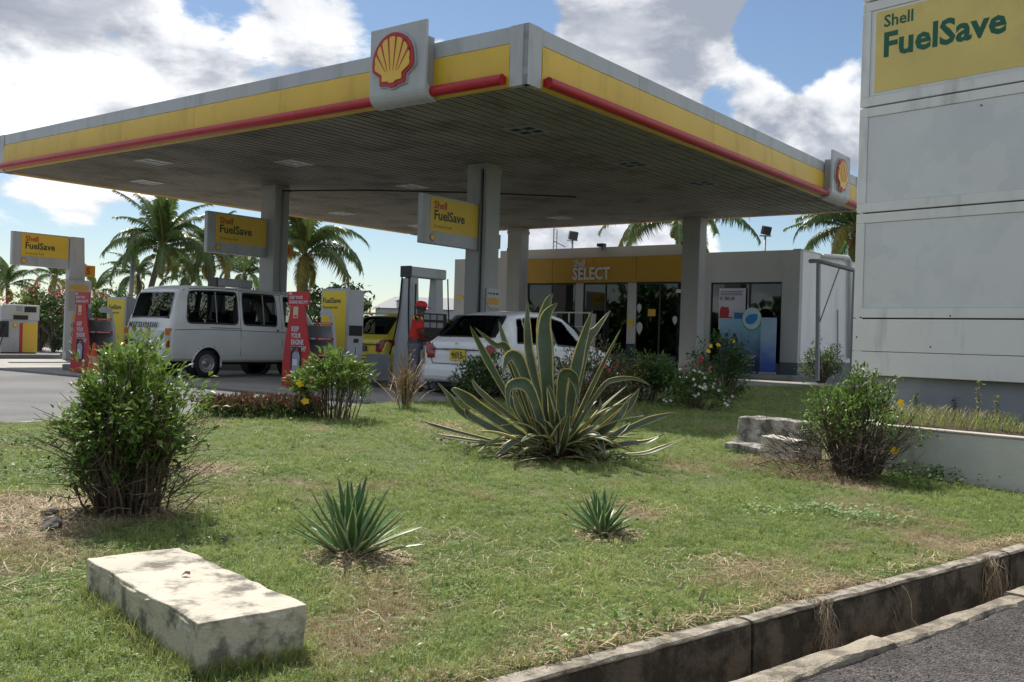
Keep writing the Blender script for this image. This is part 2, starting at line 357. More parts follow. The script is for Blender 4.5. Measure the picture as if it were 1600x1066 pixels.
# drain: channel floor, road side wall with broken edging, lawn side wall with a kerb top, in cast lengths
poly_sheet('drain_floor', [(p.x, p.y) for p in (sd(-60, S_ROAD - .02), sd(60, S_ROAD - .02), sd(60, S_KERB + .02), sd(-60, S_KERB + .02))], -.88, M_soil)
def rough_bar(name, t0, t1, s0, s1, z0, z1, mt, amp=.012, step=.06, top_amp=.008, seed=0, rows=5, parent=None):
    """a cast concrete length whose edges are worn: grid skin on its front, top and back"""
    nt_ = max(2, int((t1 - t0) / step)); prof = [(s0, z0)] + [(s0, z0 + (z1 - z0) * k / rows) for k in range(1, rows)] + [(s0 + .004, z1 - .012), (s0 + .014, z1), ((s0 + s1) / 2, z1 + .003), (s1 - .014, z1), (s1 - .004, z1 - .012), (s1, z0)]
    V = []; n = len(prof)
    for i in range(nt_ + 1):
        t = t0 + (t1 - t0) * i / nt_
        for k, (s, z) in enumerate(prof):
            w = noise.noise(Vector((t * 4, s * 9 + z * 5, seed))) + .5 * noise.noise(Vector((t * 14, s * 30 + z * 14, seed + 5)))
            e = 2.2 if rows <= k <= rows + 1 else 1.0
            ds = w * amp * (e if k <= rows + 1 else .5)
            dz = noise.noise(Vector((t * 5, s * 20, seed + 9))) * top_amp * (1.8 if rows <= k <= rows + 1 else 1) if k >= rows else 0
            V.append(sd(t, s + ds, z + dz))
    Fc = [(i * n + k, i * n + k + 1, (i + 1) * n + k + 1, (i + 1) * n + k) for i in range(nt_) for k in range(n - 1)]
    b = MB(); b.add(V, Fc, mt); b.add([V[k] for k in range(n)], [tuple(range(n))], mt); b.add([V[nt_ * n + k] for k in range(n)], [tuple(range(n - 1, -1, -1))], mt)
    return b.build(name, parent)
kerbroot = empty('drain_wall', (0, 0, 0), label='stained dark concrete side wall of the roadside drain below the lawn edge', cat='drain wall')
edges = [-14, -9, -4.4, -1.2, 1.32, 3.55, 6.1, 9, 13, 20, 30]
for i in range(len(edges) - 1):
    rough_bar('wall_length', edges[i] + (.012 if i != 4 else .03), edges[i + 1] - .006, S_KERB, S_KERB + .13, -.95, -.163, M_drain, .010, .07 if 1 < i < 7 else .3, seed=i * 3, rows=9, parent=kerbroot)
    rough_bar('coping', edges[i] + (.014 if i != 4 else .03), edges[i + 1] - .008, S_KERB + .002, S_KERB + .105, -.161, -.149, M_kerb, .006, .04 if 1 < i < 7 else .3, .005, seed=i * 7 + 1, rows=2, parent=kerbroot)
edg = empty('road_edging', (0, 0, 0), label='worn pale concrete edging strip between the asphalt road and the drain', cat='kerb')
e2 = [-14, -8, -3, -.4, 1.9, 2.9, 3.9, 5.2, 6.6, 8.4, 12, 20, 30]
for i in range(len(e2) - 1):
    off = [0, 0, 0, .008, -.012, .016, -.006, .02, 0, .01, 0, 0][i]
    m_ = mat('edging_concrete', (.36, .31, .235), .92, .25, 4, dirt=(.12, .10, .075), ds=5, damt=.8, bump=.8, bs=50, dlo=.45, dhi=.62)
    rough_bar('edging_length', e2[i] + .006, e2[i + 1] - .006, S_ROAD - .115 + off * .5, S_ROAD + off, -.95, ROADZ + .018 + off * .4, m_, .012, .05 if 2 < i < 9 else .3, .01, seed=i * 11 + 40, rows=6, parent=edg)
# lawn surface
EDGE_U = .72
M_lawn = bpy.data.materials.new('lawn_soil'); M_lawn.use_nodes = True
def lawn_mat():
    nt = M_lawn.node_tree; L = nt.links.new; b = nt.nodes['Principled BSDF']; g = N(nt, 'ShaderNodeNewGeometry')
    at_ = N(nt, 'ShaderNodeAttribute', attribute_name='dry')
    n1 = N(nt, 'ShaderNodeTexNoise', inp={'Scale': 22, 'Detail': 8, 'Roughness': .75}); L(g.outputs['Position'], n1.inputs['Vector'])
    gr = N(nt, 'ShaderNodeMixRGB', inp={'Color1': (.035, .055, .015, 1), 'Color2': (.17, .21, .06, 1)}); L(n1.outputs['Fac'], gr.inputs['Fac'])
    n2 = N(nt, 'ShaderNodeTexNoise', inp={'Scale': 40, 'Detail': 8, 'Roughness': .8}); L(g.outputs['Position'], n2.inputs['Vector'])
    br = N(nt, 'ShaderNodeMixRGB', inp={'Color1': (.07, .05, .03, 1), 'Color2': (.38, .29, .19, 1)}); L(n2.outputs['Fac'], br.inputs['Fac'])
    mr = N(nt, 'ShaderNodeMapRange', interpolation_type='SMOOTHSTEP', inp={'From Min': .25, 'From Max': .7}); L(at_.outputs['Fac'], mr.inputs['Value'])
    mx = N(nt, 'ShaderNodeMixRGB'); L(mr.outputs[0], mx.inputs['Fac']); L(gr.outputs[0], mx.inputs['Color1']); L(br.outputs[0], mx.inputs['Color2']); L(mx.outputs[0], b.inputs['Base Color'])
    b.inputs['Roughness'].default_value = .95
    bp = N(nt, 'ShaderNodeBump', inp={'Strength': .9, 'Distance': .02}); L(n2.outputs['Fac'], bp.inputs['Height']); L(bp.outputs[0], b.inputs['Normal'])
lawn_mat()
def in_lawn(x, y, m=0.0):
    s = -.6374 * x + .7705 * y
    if s < S_KERB + .11 + m: return False
    u = (x - C0.x) * UU.x + (y - C0.y) * UU.y; v = (x - C0.x) * VV.x + (y - C0.y) * VV.y
    if v > 10.6: return u < EDGE_U - m - (v - 10.6) * .9
    if v < -7.6: return u < EDGE_U - m + (-7.6 - v) * .25
    return u < EDGE_U - m
def build_lawn():
    st = .12; T = np.arange(-16, 34, st); S = np.concatenate([[S_KERB + .10], np.arange(S_KERB + .18, 26, st)])
    idx = {}; V = []; Fc = []
    def vid(i, j):
        k = (i, j)
        if k not in idx:
            p = sd(T[i], S[j]); idx[k] = len(V); V.append((p.x, p.y, hgt(p.x, p.y)))
        return idx[k]
    for i in range(len(T) - 1):
        for j in range(len(S) - 1):
            p = sd(T[i] + st / 2, S[j] + st / 2)
            if p.y > 40 or p.y < -8 or abs(p.x) > p.y * .75 + 6: continue
            u = (p - C0).dot(UU); v = (p - C0).dot(VV)
            if v > 10.6 and u > EDGE_U + .1 - (v - 10.6) * .9: continue
            if u > EDGE_U + .02 + (max(0, -7.6 - v)) * .25: continue
            Fc.append((vid(i, j), vid(i + 1, j), vid(i + 1, j + 1), vid(i, j + 1)))
    o = npmesh('lawn', V, Fc, 4, [M_lawn], smooth=True, kind='structure')
    at_ = o.data.attributes.new('dry', 'FLOAT', 'POINT'); at_.data.foreach_set('value', [dryness(x, y) for x, y, z in V])
build_lawn()
# forecourt: asphalt apron in front of and left of the slab, concrete slab under the canopy, kerb round the lawn
def uvp(u, v): p = W(u, v); return (p.x, p.y)
poly_sheet('forecourt', [uvp(EDGE_U + .11, -1.62), uvp(EDGE_U + .11, -7.6), uvp(4.6, -24), uvp(60, -24), uvp(60, -1.62)], -.008, M_apron, thick=.3)
slabroot = empty('forecourt_slab', (*W(0, 0).xy, 0), RZ); slabroot['kind'] = 'structure'
vs_ = [-1.5, 2.6, 6.8, 11.0, 17.2]; us_ = [EDGE_U + .11, 4.1, 8.0, 12.0, 16.0, 20.0, 25, 32, 60]
for i in range(len(vs_) - 1):
    for j in range(len(us_) - 1):
        MB().box(vs_[i] + .006, vs_[i + 1] - .006, us_[j] + .006, us_[j + 1] - .006, -.25, -.002, M_slab).build('slab', slabroot)
MB().box(-1.515, -1.6, EDGE_U + .11, 60, -.3, -.05, M_dark).build('gutter_channel', slabroot)
MB().box(-1.62, -1.60, EDGE_U + .11, 60, -.25, -.003, M_metal).build('gutter_lip', slabroot)
poly_sheet('forecourt', [uvp(-14, 17.2), uvp(60, 17.2), uvp(60, 60), uvp(-14, 60)], -.02, M_apron, thick=.2)
poly_sheet('pavement', [uvp(-8, 10.9), uvp(EDGE_U + .11, 10.9), uvp(EDGE_U + .11, 17.2), uvp(-8, 17.2)], -.012, M_apron, thick=.2)
kr = empty('lawn_kerb', (*W(0, 0).xy, 0), RZ, 'grey concrete kerb along the lawn in front of the fuel forecourt', 'kerb')
k0 = -7.6
while k0 < 10.6:
    k1 = min(k0 + .98, 10.6); MB().box(k0 + .005, k1 - .005, EDGE_U, EDGE_U + .11, -.25, .05 + rnd.uniform(-.006, .006), M_kerb).build('kerb_stone', kr, .01, seg=1); k0 += .98
# ------------------------------------------------------------------ grass
protos = bpy.data.collections.new('grass_tufts')
def grass_mat():
    m = bpy.data.materials.new('grass_blades'); m.use_nodes = True; nt = m.node_tree; L = nt.links.new; b = nt.nodes['Principled BSDF']
    a_ = N(nt, 'ShaderNodeAttribute', attribute_name='dry', attribute_type='INSTANCER')
    g = N(nt, 'ShaderNodeNewGeometry'); oi = N(nt, 'ShaderNodeObjectInfo')
    n1 = N(nt, 'ShaderNodeTexNoise', inp={'Scale': 2.2, 'Detail': 4}); L(g.outputs['Position'], n1.inputs['Vector'])
    mixf = N(nt, 'ShaderNodeMath', operation='MULTIPLY_ADD', inp={1: .5}); L(oi.outputs['Random'], mixf.inputs[0]); L(n1.outputs['Fac'], mixf.inputs[2])
    sub = N(nt, 'ShaderNodeMath', operation='SUBTRACT', inp={1: .25}); L(mixf.outputs[0], sub.inputs[0])
    gr = N(nt, 'ShaderNodeMixRGB', inp={'Color1': (.125, .225, .045, 1), 'Color2': (.50, .55, .19, 1)}); L(sub.outputs[0], gr.inputs['Fac'])
    ra = N(nt, 'ShaderNodeMath', operation='MULTIPLY_ADD', inp={1: .55}); L(g.outputs['Random Per Island'], ra.inputs[0]); L(a_.outputs['Fac'], ra.inputs[2])
    mr = N(nt, 'ShaderNodeMapRange', inp={'From Min': .66, 'From Max': 1.05}); L(ra.outputs[0], mr.inputs['Value'])
    st = N(nt, 'ShaderNodeMixRGB', inp={'Color1': (.52, .45, .25, 1), 'Color2': (.34, .25, .15, 1)}); L(oi.outputs['Random'], st.inputs['Fac'])
    mx = N(nt, 'ShaderNodeMixRGB'); L(mr.outputs[0], mx.inputs['Fac']); L(gr.outputs[0], mx.inputs['Color1']); L(st.outputs[0], mx.inputs['Color2'])
    L(mx.outputs[0], b.inputs['Base Color']); b.inputs['Roughness'].default_value = .55; b.inputs['Specular IOR Level'].default_value = .35
    tr = N(nt, 'ShaderNodeBsdfTranslucent'); L(mx.outputs[0], tr.inputs['Color']); ms = N(nt, 'ShaderNodeMixShader', inp={0: .35}); L(b.outputs[0], ms.inputs[1]); L(tr.outputs[0], ms.inputs[2]); L(ms.outputs[0], nt.nodes['Material Output'].inputs[0])
    return m
M_grass = grass_mat()
M_clover = mat('clover_leaf', (.14, .24, .05), .7, .2, 2, isl=.35, trans=.3)
def tuft(i, n, h, spread, lean, w):
    V = []; Fc = []; r_ = random.Random(i + 50)
    for k in range(n):
        a = r_.uniform(0, 6.28); q = r_.uniform(0, spread); x, y = q * math.cos(a), q * math.sin(a); th = r_.uniform(0, 6.28); hh = h * r_.uniform(.5, 1.1); ln = lean * r_.uniform(.3, 1.3)
        dx, dy = math.cos(th), math.sin(th); wx, wy = -dy * w, dx * w; b = len(V)
        V += [(x - wx, y - wy, -.01), (x + wx, y + wy, -.01), (x + dx * ln * .35 - wx * .8, y + dy * ln * .35 - wy * .8, hh * .62), (x + dx * ln * .35 + wx * .8, y + dy * ln * .35 + wy * .8, hh * .62), (x + dx * ln, y + dy * ln, hh * r_.uniform(.7, 1))]
        Fc += [(b, b + 1, b + 3), (b, b + 3, b + 2), (b + 2, b + 3, b + 4)]
    me = bpy.data.meshes.new('tuft'); me.from_pydata(V, [], Fc); me.materials.append(M_grass); o = bpy.data.objects.new('tuft%02d' % i, me); protos.objects.link(o)
for i, a_ in enumerate([(14, .045, .035, .03, .0018), (16, .035, .045, .04, .0018), (12, .065, .03, .035, .0018), (18, .028, .05, .045, .0016), (10, .022, .05, .06, .0018), (9, .10, .02, .05, .0016)]): tuft(i, *a_)
def clover(i):
    V = []; Fc = []; r_ = random.Random(i)
    for k in range(9):
        x, y = r_.uniform(-.05, .05), r_.uniform(-.05, .05); h = r_.uniform(.012, .04); th = r_.uniform(0, 6.28); L_ = r_.uniform(.005, .011); t = r_.uniform(-.6, .6)
        b = len(V); dx, dy = math.cos(th) * L_, math.sin(th) * L_
        V += [(x - dx, y - dy, h), (x - dy * .7, y + dx * .7, h + t * L_), (x + dx, y + dy, h), (x + dy * .7, y - dx * .7, h - t * L_)]; Fc.append((b, b + 1, b + 2, b + 3))
    me = bpy.data.meshes.new('clover'); me.from_pydata(V, [], Fc); me.materials.append(M_clover); o = bpy.data.objects.new('tuft%02d' % i, me); protos.objects.link(o)
clover(6); clover(7)
def instancer(name, P, rot, scl, idx, dry):
    me = bpy.data.meshes.new(name); me.vertices.add(len(P)); me.vertices.foreach_set('co', np.asarray(P, dtype=np.float32).ravel())
    me.attributes.new('rot', 'FLOAT_VECTOR', 'POINT').data.foreach_set('vector', np.asarray(rot, dtype=np.float32).ravel())
    me.attributes.new('scl', 'FLOAT', 'POINT').data.foreach_set('value', np.asarray(scl, dtype=np.float32))
    me.attributes.new('idx', 'INT', 'POINT').data.foreach_set('value', np.asarray(idx, dtype=np.int32))
    me.attributes.new('dry', 'FLOAT', 'POINT').data.foreach_set('value', np.asarray(dry, dtype=np.float32))
    o = link(name, me)
    ng = bpy.data.node_groups.new('scatter', 'GeometryNodeTree')
    ng.interface.new_socket('Geometry', in_out='INPUT', socket_type='NodeSocketGeometry'); ng.interface.new_socket('Geometry', in_out='OUTPUT', socket_type='NodeSocketGeometry')
    gi = ng.nodes.new('NodeGroupInput'); go = ng.nodes.new('NodeGroupOutput'); ip = ng.nodes.new('GeometryNodeInstanceOnPoints'); ci = ng.nodes.new('GeometryNodeCollectionInfo')
    ci.inputs['Collection'].default_value = protos; ci.inputs['Separate Children'].default_value = True; ci.inputs['Reset Children'].default_value = True
    def na(nm, t):
        n = ng.nodes.new('GeometryNodeInputNamedAttribute'); n.data_type = t; n.inputs['Name'].default_value = nm; return [q for q in n.outputs if q.enabled and q.name == 'Attribute'][0]
    L = ng.links.new; L(gi.outputs[0], ip.inputs['Points']); L(ci.outputs[0], ip.inputs['Instance']); ip.inputs['Pick Instance'].default_value = True
    L(na('idx', 'INT'), ip.inputs['Instance Index']); L(na('rot', 'FLOAT_VECTOR'), ip.inputs['Rotation']); L(na('scl', 'FLOAT'), ip.inputs['Scale']); L(ip.outputs[0], go.inputs[0])
    md = o.modifiers.new('scatter', 'NODES'); md.node_group = ng
    return o
NOGRASS = []       # (x, y, r) footprints kept clear
def in_block(x, y, e=.0):
    p = Vector((x, y, 0)) - BLK; a_ = p.dot(BLX); b2 = p.dot(BLY); return -e < a_ < BLW + e and -e < b2 < BLL + e
_a, _b, _c = gp(310, 975, .045), gp(480, 945, .045), gp(133, 873, .045)
BLK = Vector((_a.x, _a.y, 0)); BLX = (_b - _a); BLX.z = 0; BLW = BLX.length; BLX.normalize(); BLY = Vector((-BLX.y, BLX.x, 0)); BLL = (_c - _a).dot(BLY)
SG0 = at(1333, 500, 11.0); SGX = Vector((.661, -.750, 0)); SGY = Vector((.750, .661, 0))
WL0 = gp(1398, 665.6, .33); WLT = .33
def beyond_wall(x, y):
    p = Vector((x, y, 0)) - Vector((WL0.x, WL0.y, 0)); return p.dot(SGY) > -.02 and p.dot(SGX) > -1.65 and p.dot(SGY) < 4
def build_grass():
    P = []; rot = []; scl = []; idx = []; dr = []; cnt = 0
    for lo, hi, dens in ((3.0, 5.2, 1900), (5.2, 8, 950), (8, 12, 420), (12, 17, 180), (17, 34, 50)):
        area = (hi - lo) * (hi + lo) * .62 + 2 * (hi - lo)
        for _ in range(int(area * dens)):
            y = lo + (hi - lo) * rnd.random(); x = rnd.uniform(-1, 1) * (y * .6 + .8)
            if not in_lawn(x, y) or in_block(x, y, -.005) or beyond_wall(x, y): continue
            d = dryness(x, y)
            if d > .68 and rnd.random() < (d - .6) * 1.7: continue
            P.append((x, y, hgt(x, y))); rot.append((rnd.gauss(0, .14), rnd.gauss(0, .14), rnd.uniform(0, 6.28)))
            nn = noise.noise(Vector((x * 1.6, y * 1.6, 5)))
            k = rnd.choices(range(8), (5, 5, 3 + 6 * max(0, nn), 5, 3, .5 + 2 * max(0, nn), 1.2 + 4 * max(0, -nn), 1.2 + 4 * max(0, -nn)))[0]
            idx.append(k); scl.append(rnd.uniform(.42, .98) * (1 + .35 * nn) * (1.0 + max(0, y - 8) * .06)); dr.append(d)
    for _ in range(1500):      # longer grass standing against the block
        t = rnd.random() * 2 * (BLW + BLL); e = abs(rnd.gauss(.012, .018))
        if t < BLW: q = BLX * t - BLY * e
        elif t < BLW + BLL: q = BLX * (BLW + e) + BLY * (t - BLW)
        elif t < 2 * BLW + BLL: q = BLX * (t - BLW - BLL) + BLY * (BLL + e)
        else: q = BLY * (t - 2 * BLW - BLL) - BLX * e
        q = BLK + q; P.append((q.x, q.y, hgt(q.x, q.y))); rot.append((rnd.gauss(0, .2), rnd.gauss(0, .2), rnd.uniform(0, 6.28))); idx.append(rnd.choice((0, 1, 2, 2, 5))); scl.append(rnd.uniform(.6, 1.1)); dr.append(rnd.uniform(.1, .5))
    o = instancer('grass', P, rot, scl, idx, dr); tag(o, 'short green and straw-coloured grass covering the roadside lawn', 'grass', kind='stuff'); print('tufts', len(P))
build_grass()
# dead grass litter: thin lying straws
M_straw = mat('straw', (.46, .36, .22), .8, .2, 8, isl=.45)
def litter(name, spots, label, lo=.05, hi=.16, w=.0016, up=.03, mt=None):
    V = []; Fc = []
    for (cx, cy, r, n) in spots:
        for _ in range(n):
            q = r * math.sqrt(rnd.random()) ; a = rnd.uniform(0, 6.28); x, y = cx + q * math.cos(a), cy + q * math.sin(a)
            if in_block(x, y, .03) or not in_lawn(x, y): continue
            z = hgt(x, y) + rnd.uniform(.006, up * (1.2 - q / r)); L_ = rnd.uniform(lo, hi); t = rnd.uniform(0, 6.28); dz = rnd.uniform(-.012, .02); dx, dy = math.cos(t) * L_ / 2, math.sin(t) * L_ / 2; c = rnd.uniform(-.25, .25)
            b = len(V); wx, wy = -math.sin(t) * w, math.cos(t) * w; mx_, my_ = -dy * c, dx * c
            V += [(x - dx - wx, y - dy - wy, z - dz), (x - dx + wx, y - dy + wy, z - dz), (x + mx_ - wx, y + my_ - wy, z + w), (x + mx_ + wx, y + my_ + wy, z + w), (x + dx - wx, y + dy - wy, z + dz), (x + dx + wx, y + dy + wy, z + dz)]
            Fc += [(b, b + 1, b + 3, b + 2), (b + 2, b + 3, b + 5, b + 4)]
    return tag(npmesh(name, V, Fc, 4, [mt or M_straw], kind='stuff'), label, 'dry grass')
sp = []
for p, w, r in DRYW: sp.append((p.x, p.y, r * 1.15, int(1500 * w * r * r * 4 / max(1, p.y / 6))))
litter('dead_grass', sp, 'thin dead grass and straw lying in dry patches of the lawn')
a1, a2 = lp(550, 872), lp(945, 836)
litter('straw_mulch', [(a1.x + .04, a1.y - .05, .27, 900)], 'brown straw heaped round the larger small agave', .06, .2, .002, .07)
litter('straw_mulch', [(a2.x + .02, a2.y - .02, .2, 480)], 'brown straw heaped round the smallest agave', .05, .15, .002, .05)
# ================================================================== CANOPY
CU_, CV_, SZ, TZ = 17.80, 16.6, 5.15, 6.10
can = empty('fuel_canopy', (*W(0, 0).xy, 0), RZ, 'large flat white, yellow and red canopy on four columns over the fuel pumps', 'canopy')
# fascia: local X = v, Y = u
def fascia(side):
    Lf = CU_ if side in ('f', 'b') else CV_
    if side == 'f': M = FM((0, Lf, 0), (0, -1, 0), PZ)      # x runs from far left end to the near corner
    elif side == 'r': M = FM((0, 0, 0), (1, 0, 0), PZ)
    elif side == 'l': M = FM((Lf, CU_, 0), (-1, 0, 0), PZ)
    else: M = FM((CV_, 0, 0), (0, 1, 0), PZ)
    ends = (.36, .36); x = ends[0]; seams = [x]
    wdt = (Lf - .72) / (6 if side in 'fb' else 5)
    for k in range(6 if side in 'fb' else 5): seams.append(x + wdt * (k + 1))
    def prof(pts, x0, x1, mt, name, smooth=False):
        # pts: (out, z) profile extruded along x
        b = MB(); Mx = M @ Matrix(((0, 0, 1, 0), (0, 1, 0, 0), (1, 0, 0, 0), (0, 0, 0, 1)))
        b.prism(pts, x1 - x0, mt, Mx, d0=x0, smooth=smooth); b.build(name, can)
    for k in range(len(seams) - 1):
        s0, s1 = seams[k] + .004, seams[k + 1] - .004
        prof([(-.10, 5.835), (0, 5.835), (-.004, TZ), (-.10, TZ)], s0, s1, M_fascia, 'white_panel')
        prof([(-.10, 5.14), (-.02, 5.14), (-.005, 5.2), (.012, 5.35), (.02, 5.5), (.018, 5.66), (.004, 5.8), (-.004, 5.83), (-.10, 5.83)], s0 + (.0 if k else .01), s1, M_yellow, 'yellow_panel', True)
    for e0, e1 in ((0.0, ends[0]), (Lf - ends[1], Lf)):
        prof([(-.10, 5.125), (.012, 5.125), (.012, TZ + .005), (-.10, TZ + .005)], e0 + (-.012 if e0 == 0 else .003), e1 - .003 + (.012 if e1 == Lf else 0), M_fascia, 'corner_cover')
    # red bullnose tube in lengths, with a flat end
    tb = [(s, min(s + 3.0, Lf - .42)) for s in np.arange(.42, Lf - .5, 3.0)]
    for s0, s1 in tb:
        p = [(.105 + .088 * math.cos(R(a)), 5.235 + .088 * math.sin(R(a))) for a in range(-130, 131, 20)] + [(.015, 5.30), (.015, 5.17)]
        prof(p, s0 + .003, s1 - .003, M_red, 'red_tube', True)
for s_ in 'frlb': fascia(s_)
MB().box(.02, CV_ - .02, .02, CU_ - .02, 5.30, 6.02, M_lgrey).build('roof_deck', can)
b = MB(); k = 0; pitch = .25; y = .12
me_s = None
nst = int((CU_ - .24) / pitch)
for k in range(nst):
    if me_s is None:
        b = MB(); x0, x1 = .115, CV_ - .115; wv = pitch
        pr = [(0.008, .07), (.014, .0), (.085, .0), (.092, .022), (.112, .022), (.119, .0), (.190, .0), (.196, .07)]
        b.prism(pr, x1 - x0, M_soffit, Matrix(((0, 0, 1, 0), (1, 0, 0, 0), (0, 1, 0, 0), (0, 0, 0, 1))), d0=x0)
        o = b.build('soffit_panel', can); me_s = o.data
    else: o = link('soffit_panel', me_s, can)
    o.location = (0, .12 + k * pitch, SZ + .0)
MB().box(.11, CV_ - .11, .11, CU_ - .11, SZ + .075, SZ + .09, M_soffitd).build('soffit_backing', can)
# columns
def column(v, u, name='column'):
    b = MB(); b.box(v, v + .5, u, u + .62, 0, SZ, M_col)
    return b.build('column', can, .015)
cols = [(5.2, 4.95), (5.05, 12.40), (16.0, 4.85), (16.1, 12.1)]
for v_, u_ in cols:
    c = column(v_, u_)
    MB().box(v_ - .02, v_ + .52, u_ - .02, u_ + .64, SZ - .22, SZ - .10, M_col).build('column_head', can, .01)
    MB().box(v_ - .012, v_ + .512, u_ - .012, u_ + .632, .15, .42, M_grey).build('column_plinth', can)
MB().tube([(5.17, 5.12, .4), (5.17, 5.12, 5.0)], .022, M_grey).tube([(5.17, 5.06, 1.6), (5.17, 5.06, 5.0)], .012, M_dark).build('downpipe', can)
MB().tube([(5.3, 12.37, .4), (5.3, 12.37, 5.0)], .025, M_grey).build('downpipe', can)
MB().tube([(5.2, 12.3, 4.98), (6.5, 10.5, 5.06), (8.5, 8.0, 5.1), (10.5, 6.0, 5.12)], .02, M_black).build('cable', can)
# recessed lights
for (u_, v_) in [(15.48, 3.02), (9.2, 3.01), (15.38, 10.31), (9.08, 7.05), (2.08, 2.82), (2.09, 6.91), (1.87, 10.03), (9.16, 14.31), (15.4, 14.2), (12.3, 1.2)]:
    fr = MB()
    for (a0, a1_, b0, b1) in ((-.34, .34, -.34, -.28), (-.34, .34, .28, .34), (-.34, -.28, -.28, .28), (.28, .34, -.28, .28), (-.02, .02, -.28, .28), (-.28, .28, -.02, .02)):
        fr.box(v_ + a0, v_ + a1_, u_ + b0, u_ + b1, SZ - .025, SZ + .02, M_lgrey if u_ > 5 else M_grey)
    f_ = fr.build('light_frame', can)
    b = MB(); b.box(v_ - .279, v_ + .279, u_ - .279, u_ + .279, SZ - .008, SZ + .004, mat('light_lens', (.55, .56, .55), .3, .1) if u_ > 5 else M_dark); b.build('lens', f_)
# emblem boards
def board(side, c0, w, zb, zt, out):
    if side == 'f': M = FM((-out, c0 + w, 0), (0, -1, 0), PZ)
    else: M = FM((c0, -out, 0), (1, 0, 0), PZ)
    b = MB(); prof = [(.02, zt)] + [(.0, zt - .02), (.0, zb + .22)] + [(-.22 + .22 * math.cos(R(a)), zb + .22 + .22 * math.sin(R(a))) for a in (-10, -25, -40, -55, -70, -90)] + [(-.30, zb), (-.30, zb + .02), (-.06, zb + .3), (-.06, zt)]
    prof = [(o_, z_) for o_, z_ in prof[1:]]; prof[0] = (0, zt)
    b.prism(prof, w, M_fascia, M @ Matrix(((0, 0, 1, 0), (0, 1, 0, 0), (1, 0, 0, 0), (0, 0, 0, 1))))
    o = b.build('emblem_board', can, .008)
    MB().box(.06, w - .06, 5.3, zt - .25, -out + .02, -.07, M_grey, M @ Matrix.Identity(4)).build('board_box', o)
    scallop(o, M @ Matrix.Translation((w * .46, zb + .30, .005)), w * .74 if side == 'f' else w * .66, th=.06)
board('f', 1.94, 1.33, 5.08, 6.43, .30)
board('r', 13.45, 1.42, 5.08, 6.40, .26)
# ================================================================== HANGING FUEL SIGNS
def fuel_sign(name_, loc, z0, label, group, post=None, Lx=1.95, H=1.09):
    r = empty('hanging_sign' if not post else 'fuel_sign', loc, RZ, label, 'sign', group)
    MB().box(-Lx, 0, -.075, .075, z0, z0 + H, M_fascia).build('sign_box', r, .02)
    for sgn in ((0, -1), (1, 1)):
        M = FM((-Lx, -.078, z0), PX, PZ) if sgn[1] < 0 else FM((0, .078, z0), (-1, 0, 0), PZ)
        o = MB().box(.25, Lx - (.04 if sgn[1] < 0 else .3), .29, H - .05, 0, .006, mat('sign_yellow', (.78, .52, .06), .5, .05), M).build('yellow_face', r)
        k_ = H / 1.09
        text('Shell', .235 * k_, M_letred, o, M @ Matrix.Translation((.36, .80 * k_, .007)), .002, .02)
        text('FuelSave', .30 * k_, M_dkgreen, o, M @ Matrix.Translation((.36, .555 * k_, .007)), .002, .022, 1.02 * (.93 if H < 1.05 else 1))
        text('Economy Fuel', .105 * k_, mat('small_print', (.30, .19, .04), .6, 0), o, M @ Matrix.Translation((.38, .375 * k_, .007)), .002, .004)
        scallop(r, M @ Matrix.Translation((.33, .07, .003)), .16, 'small_emblem', False, .01)
    return r
G_sign = 'yellow and white fuel name signs hung over the pump islands'
fuel_sign('s', W(5.25, 5.2), 3.1, 'yellow and white hanging sign on the nearest column, above the white hatchback', G_sign)
fuel_sign('s', W(12.72, 5.0), 3.1, 'yellow and white hanging sign on the left column, above the white minibus', G_sign)
p3 = W(19.9, 3.9)
fs = fuel_sign('s', W(19.7, 3.05), 2.78, 'yellow and white sign on its own white post at the far left island', G_sign, post=True, Lx=1.72, H=1.0)
MB().add([(-.04, -.11, 0), (.62, -.11, 0), (.62, .11, 0), (-.04, .11, 0), (.02, -.11, 3.78), (.46, -.11, 3.78), (.46, .11, 3.78), (.02, .11, 3.78)], [(0, 1, 5, 4), (1, 2, 6, 5), (2, 3, 7, 6), (3, 0, 4, 7), (4, 5, 6, 7)], M_fascia).build('post', fs, .015)
pb = MB().box(-.12, .70, -.16, -.12, .25, 2.45, M_fascia).build('notice_board', fs)
MB().box(-.02, .6, -.166, -.161, 1.5, 2.1, mat('board_grey', (.34, .34, .33), .6, .1)).build('panel', pb)
MB().box(-.02, .6, -.168, -.161, 2.14, 2.28, mat('orange_print', (.62, .33, .04), .5, .1)).build('header_strip', pb)
b = MB(); M_tri = mat('warn_yellow', (.6, .42, .03), .5, 0)
b.prism([(.08, 1.22), (.28, 1.22), (.18, 1.40)], .004, M_tri, FM((0, -.165, 0), PX, PZ)); b.build('warning_triangle', pb)
def ring(b, cx, cz, r, w, mt, M):
    n = 20; vs = [(cx + rr * math.cos(2 * math.pi * k / n), cz + rr * math.sin(2 * math.pi * k / n), .004) for rr in (r - w, r) for k in range(n)]
    b.add(vs, [(k, (k + 1) % n, n + (k + 1) % n, n + k) for k in range(n)], mt, T=M)
b = MB(); Mf = FM((0, -.162, 0), PX, PZ)
for i, (cx, cz, c_) in enumerate([(.44, 1.3, 0), (.17, 1.05, 0), (.44, 1.05, 0), (.17, .78, 0), (.44, .78, 0), (.17, .5, 1), (.44, .5, 1)]):
    ring(b, cx, cz, .10, .022, M_letred if not c_ else mat('print_blue', (.02, .04, .16), .5, 0), Mf); b.box(cx - .035, cx + .035, cz - .045, cz + .045, .001, .005, M_blackp, Mf)
b.build('safety_symbols', pb)
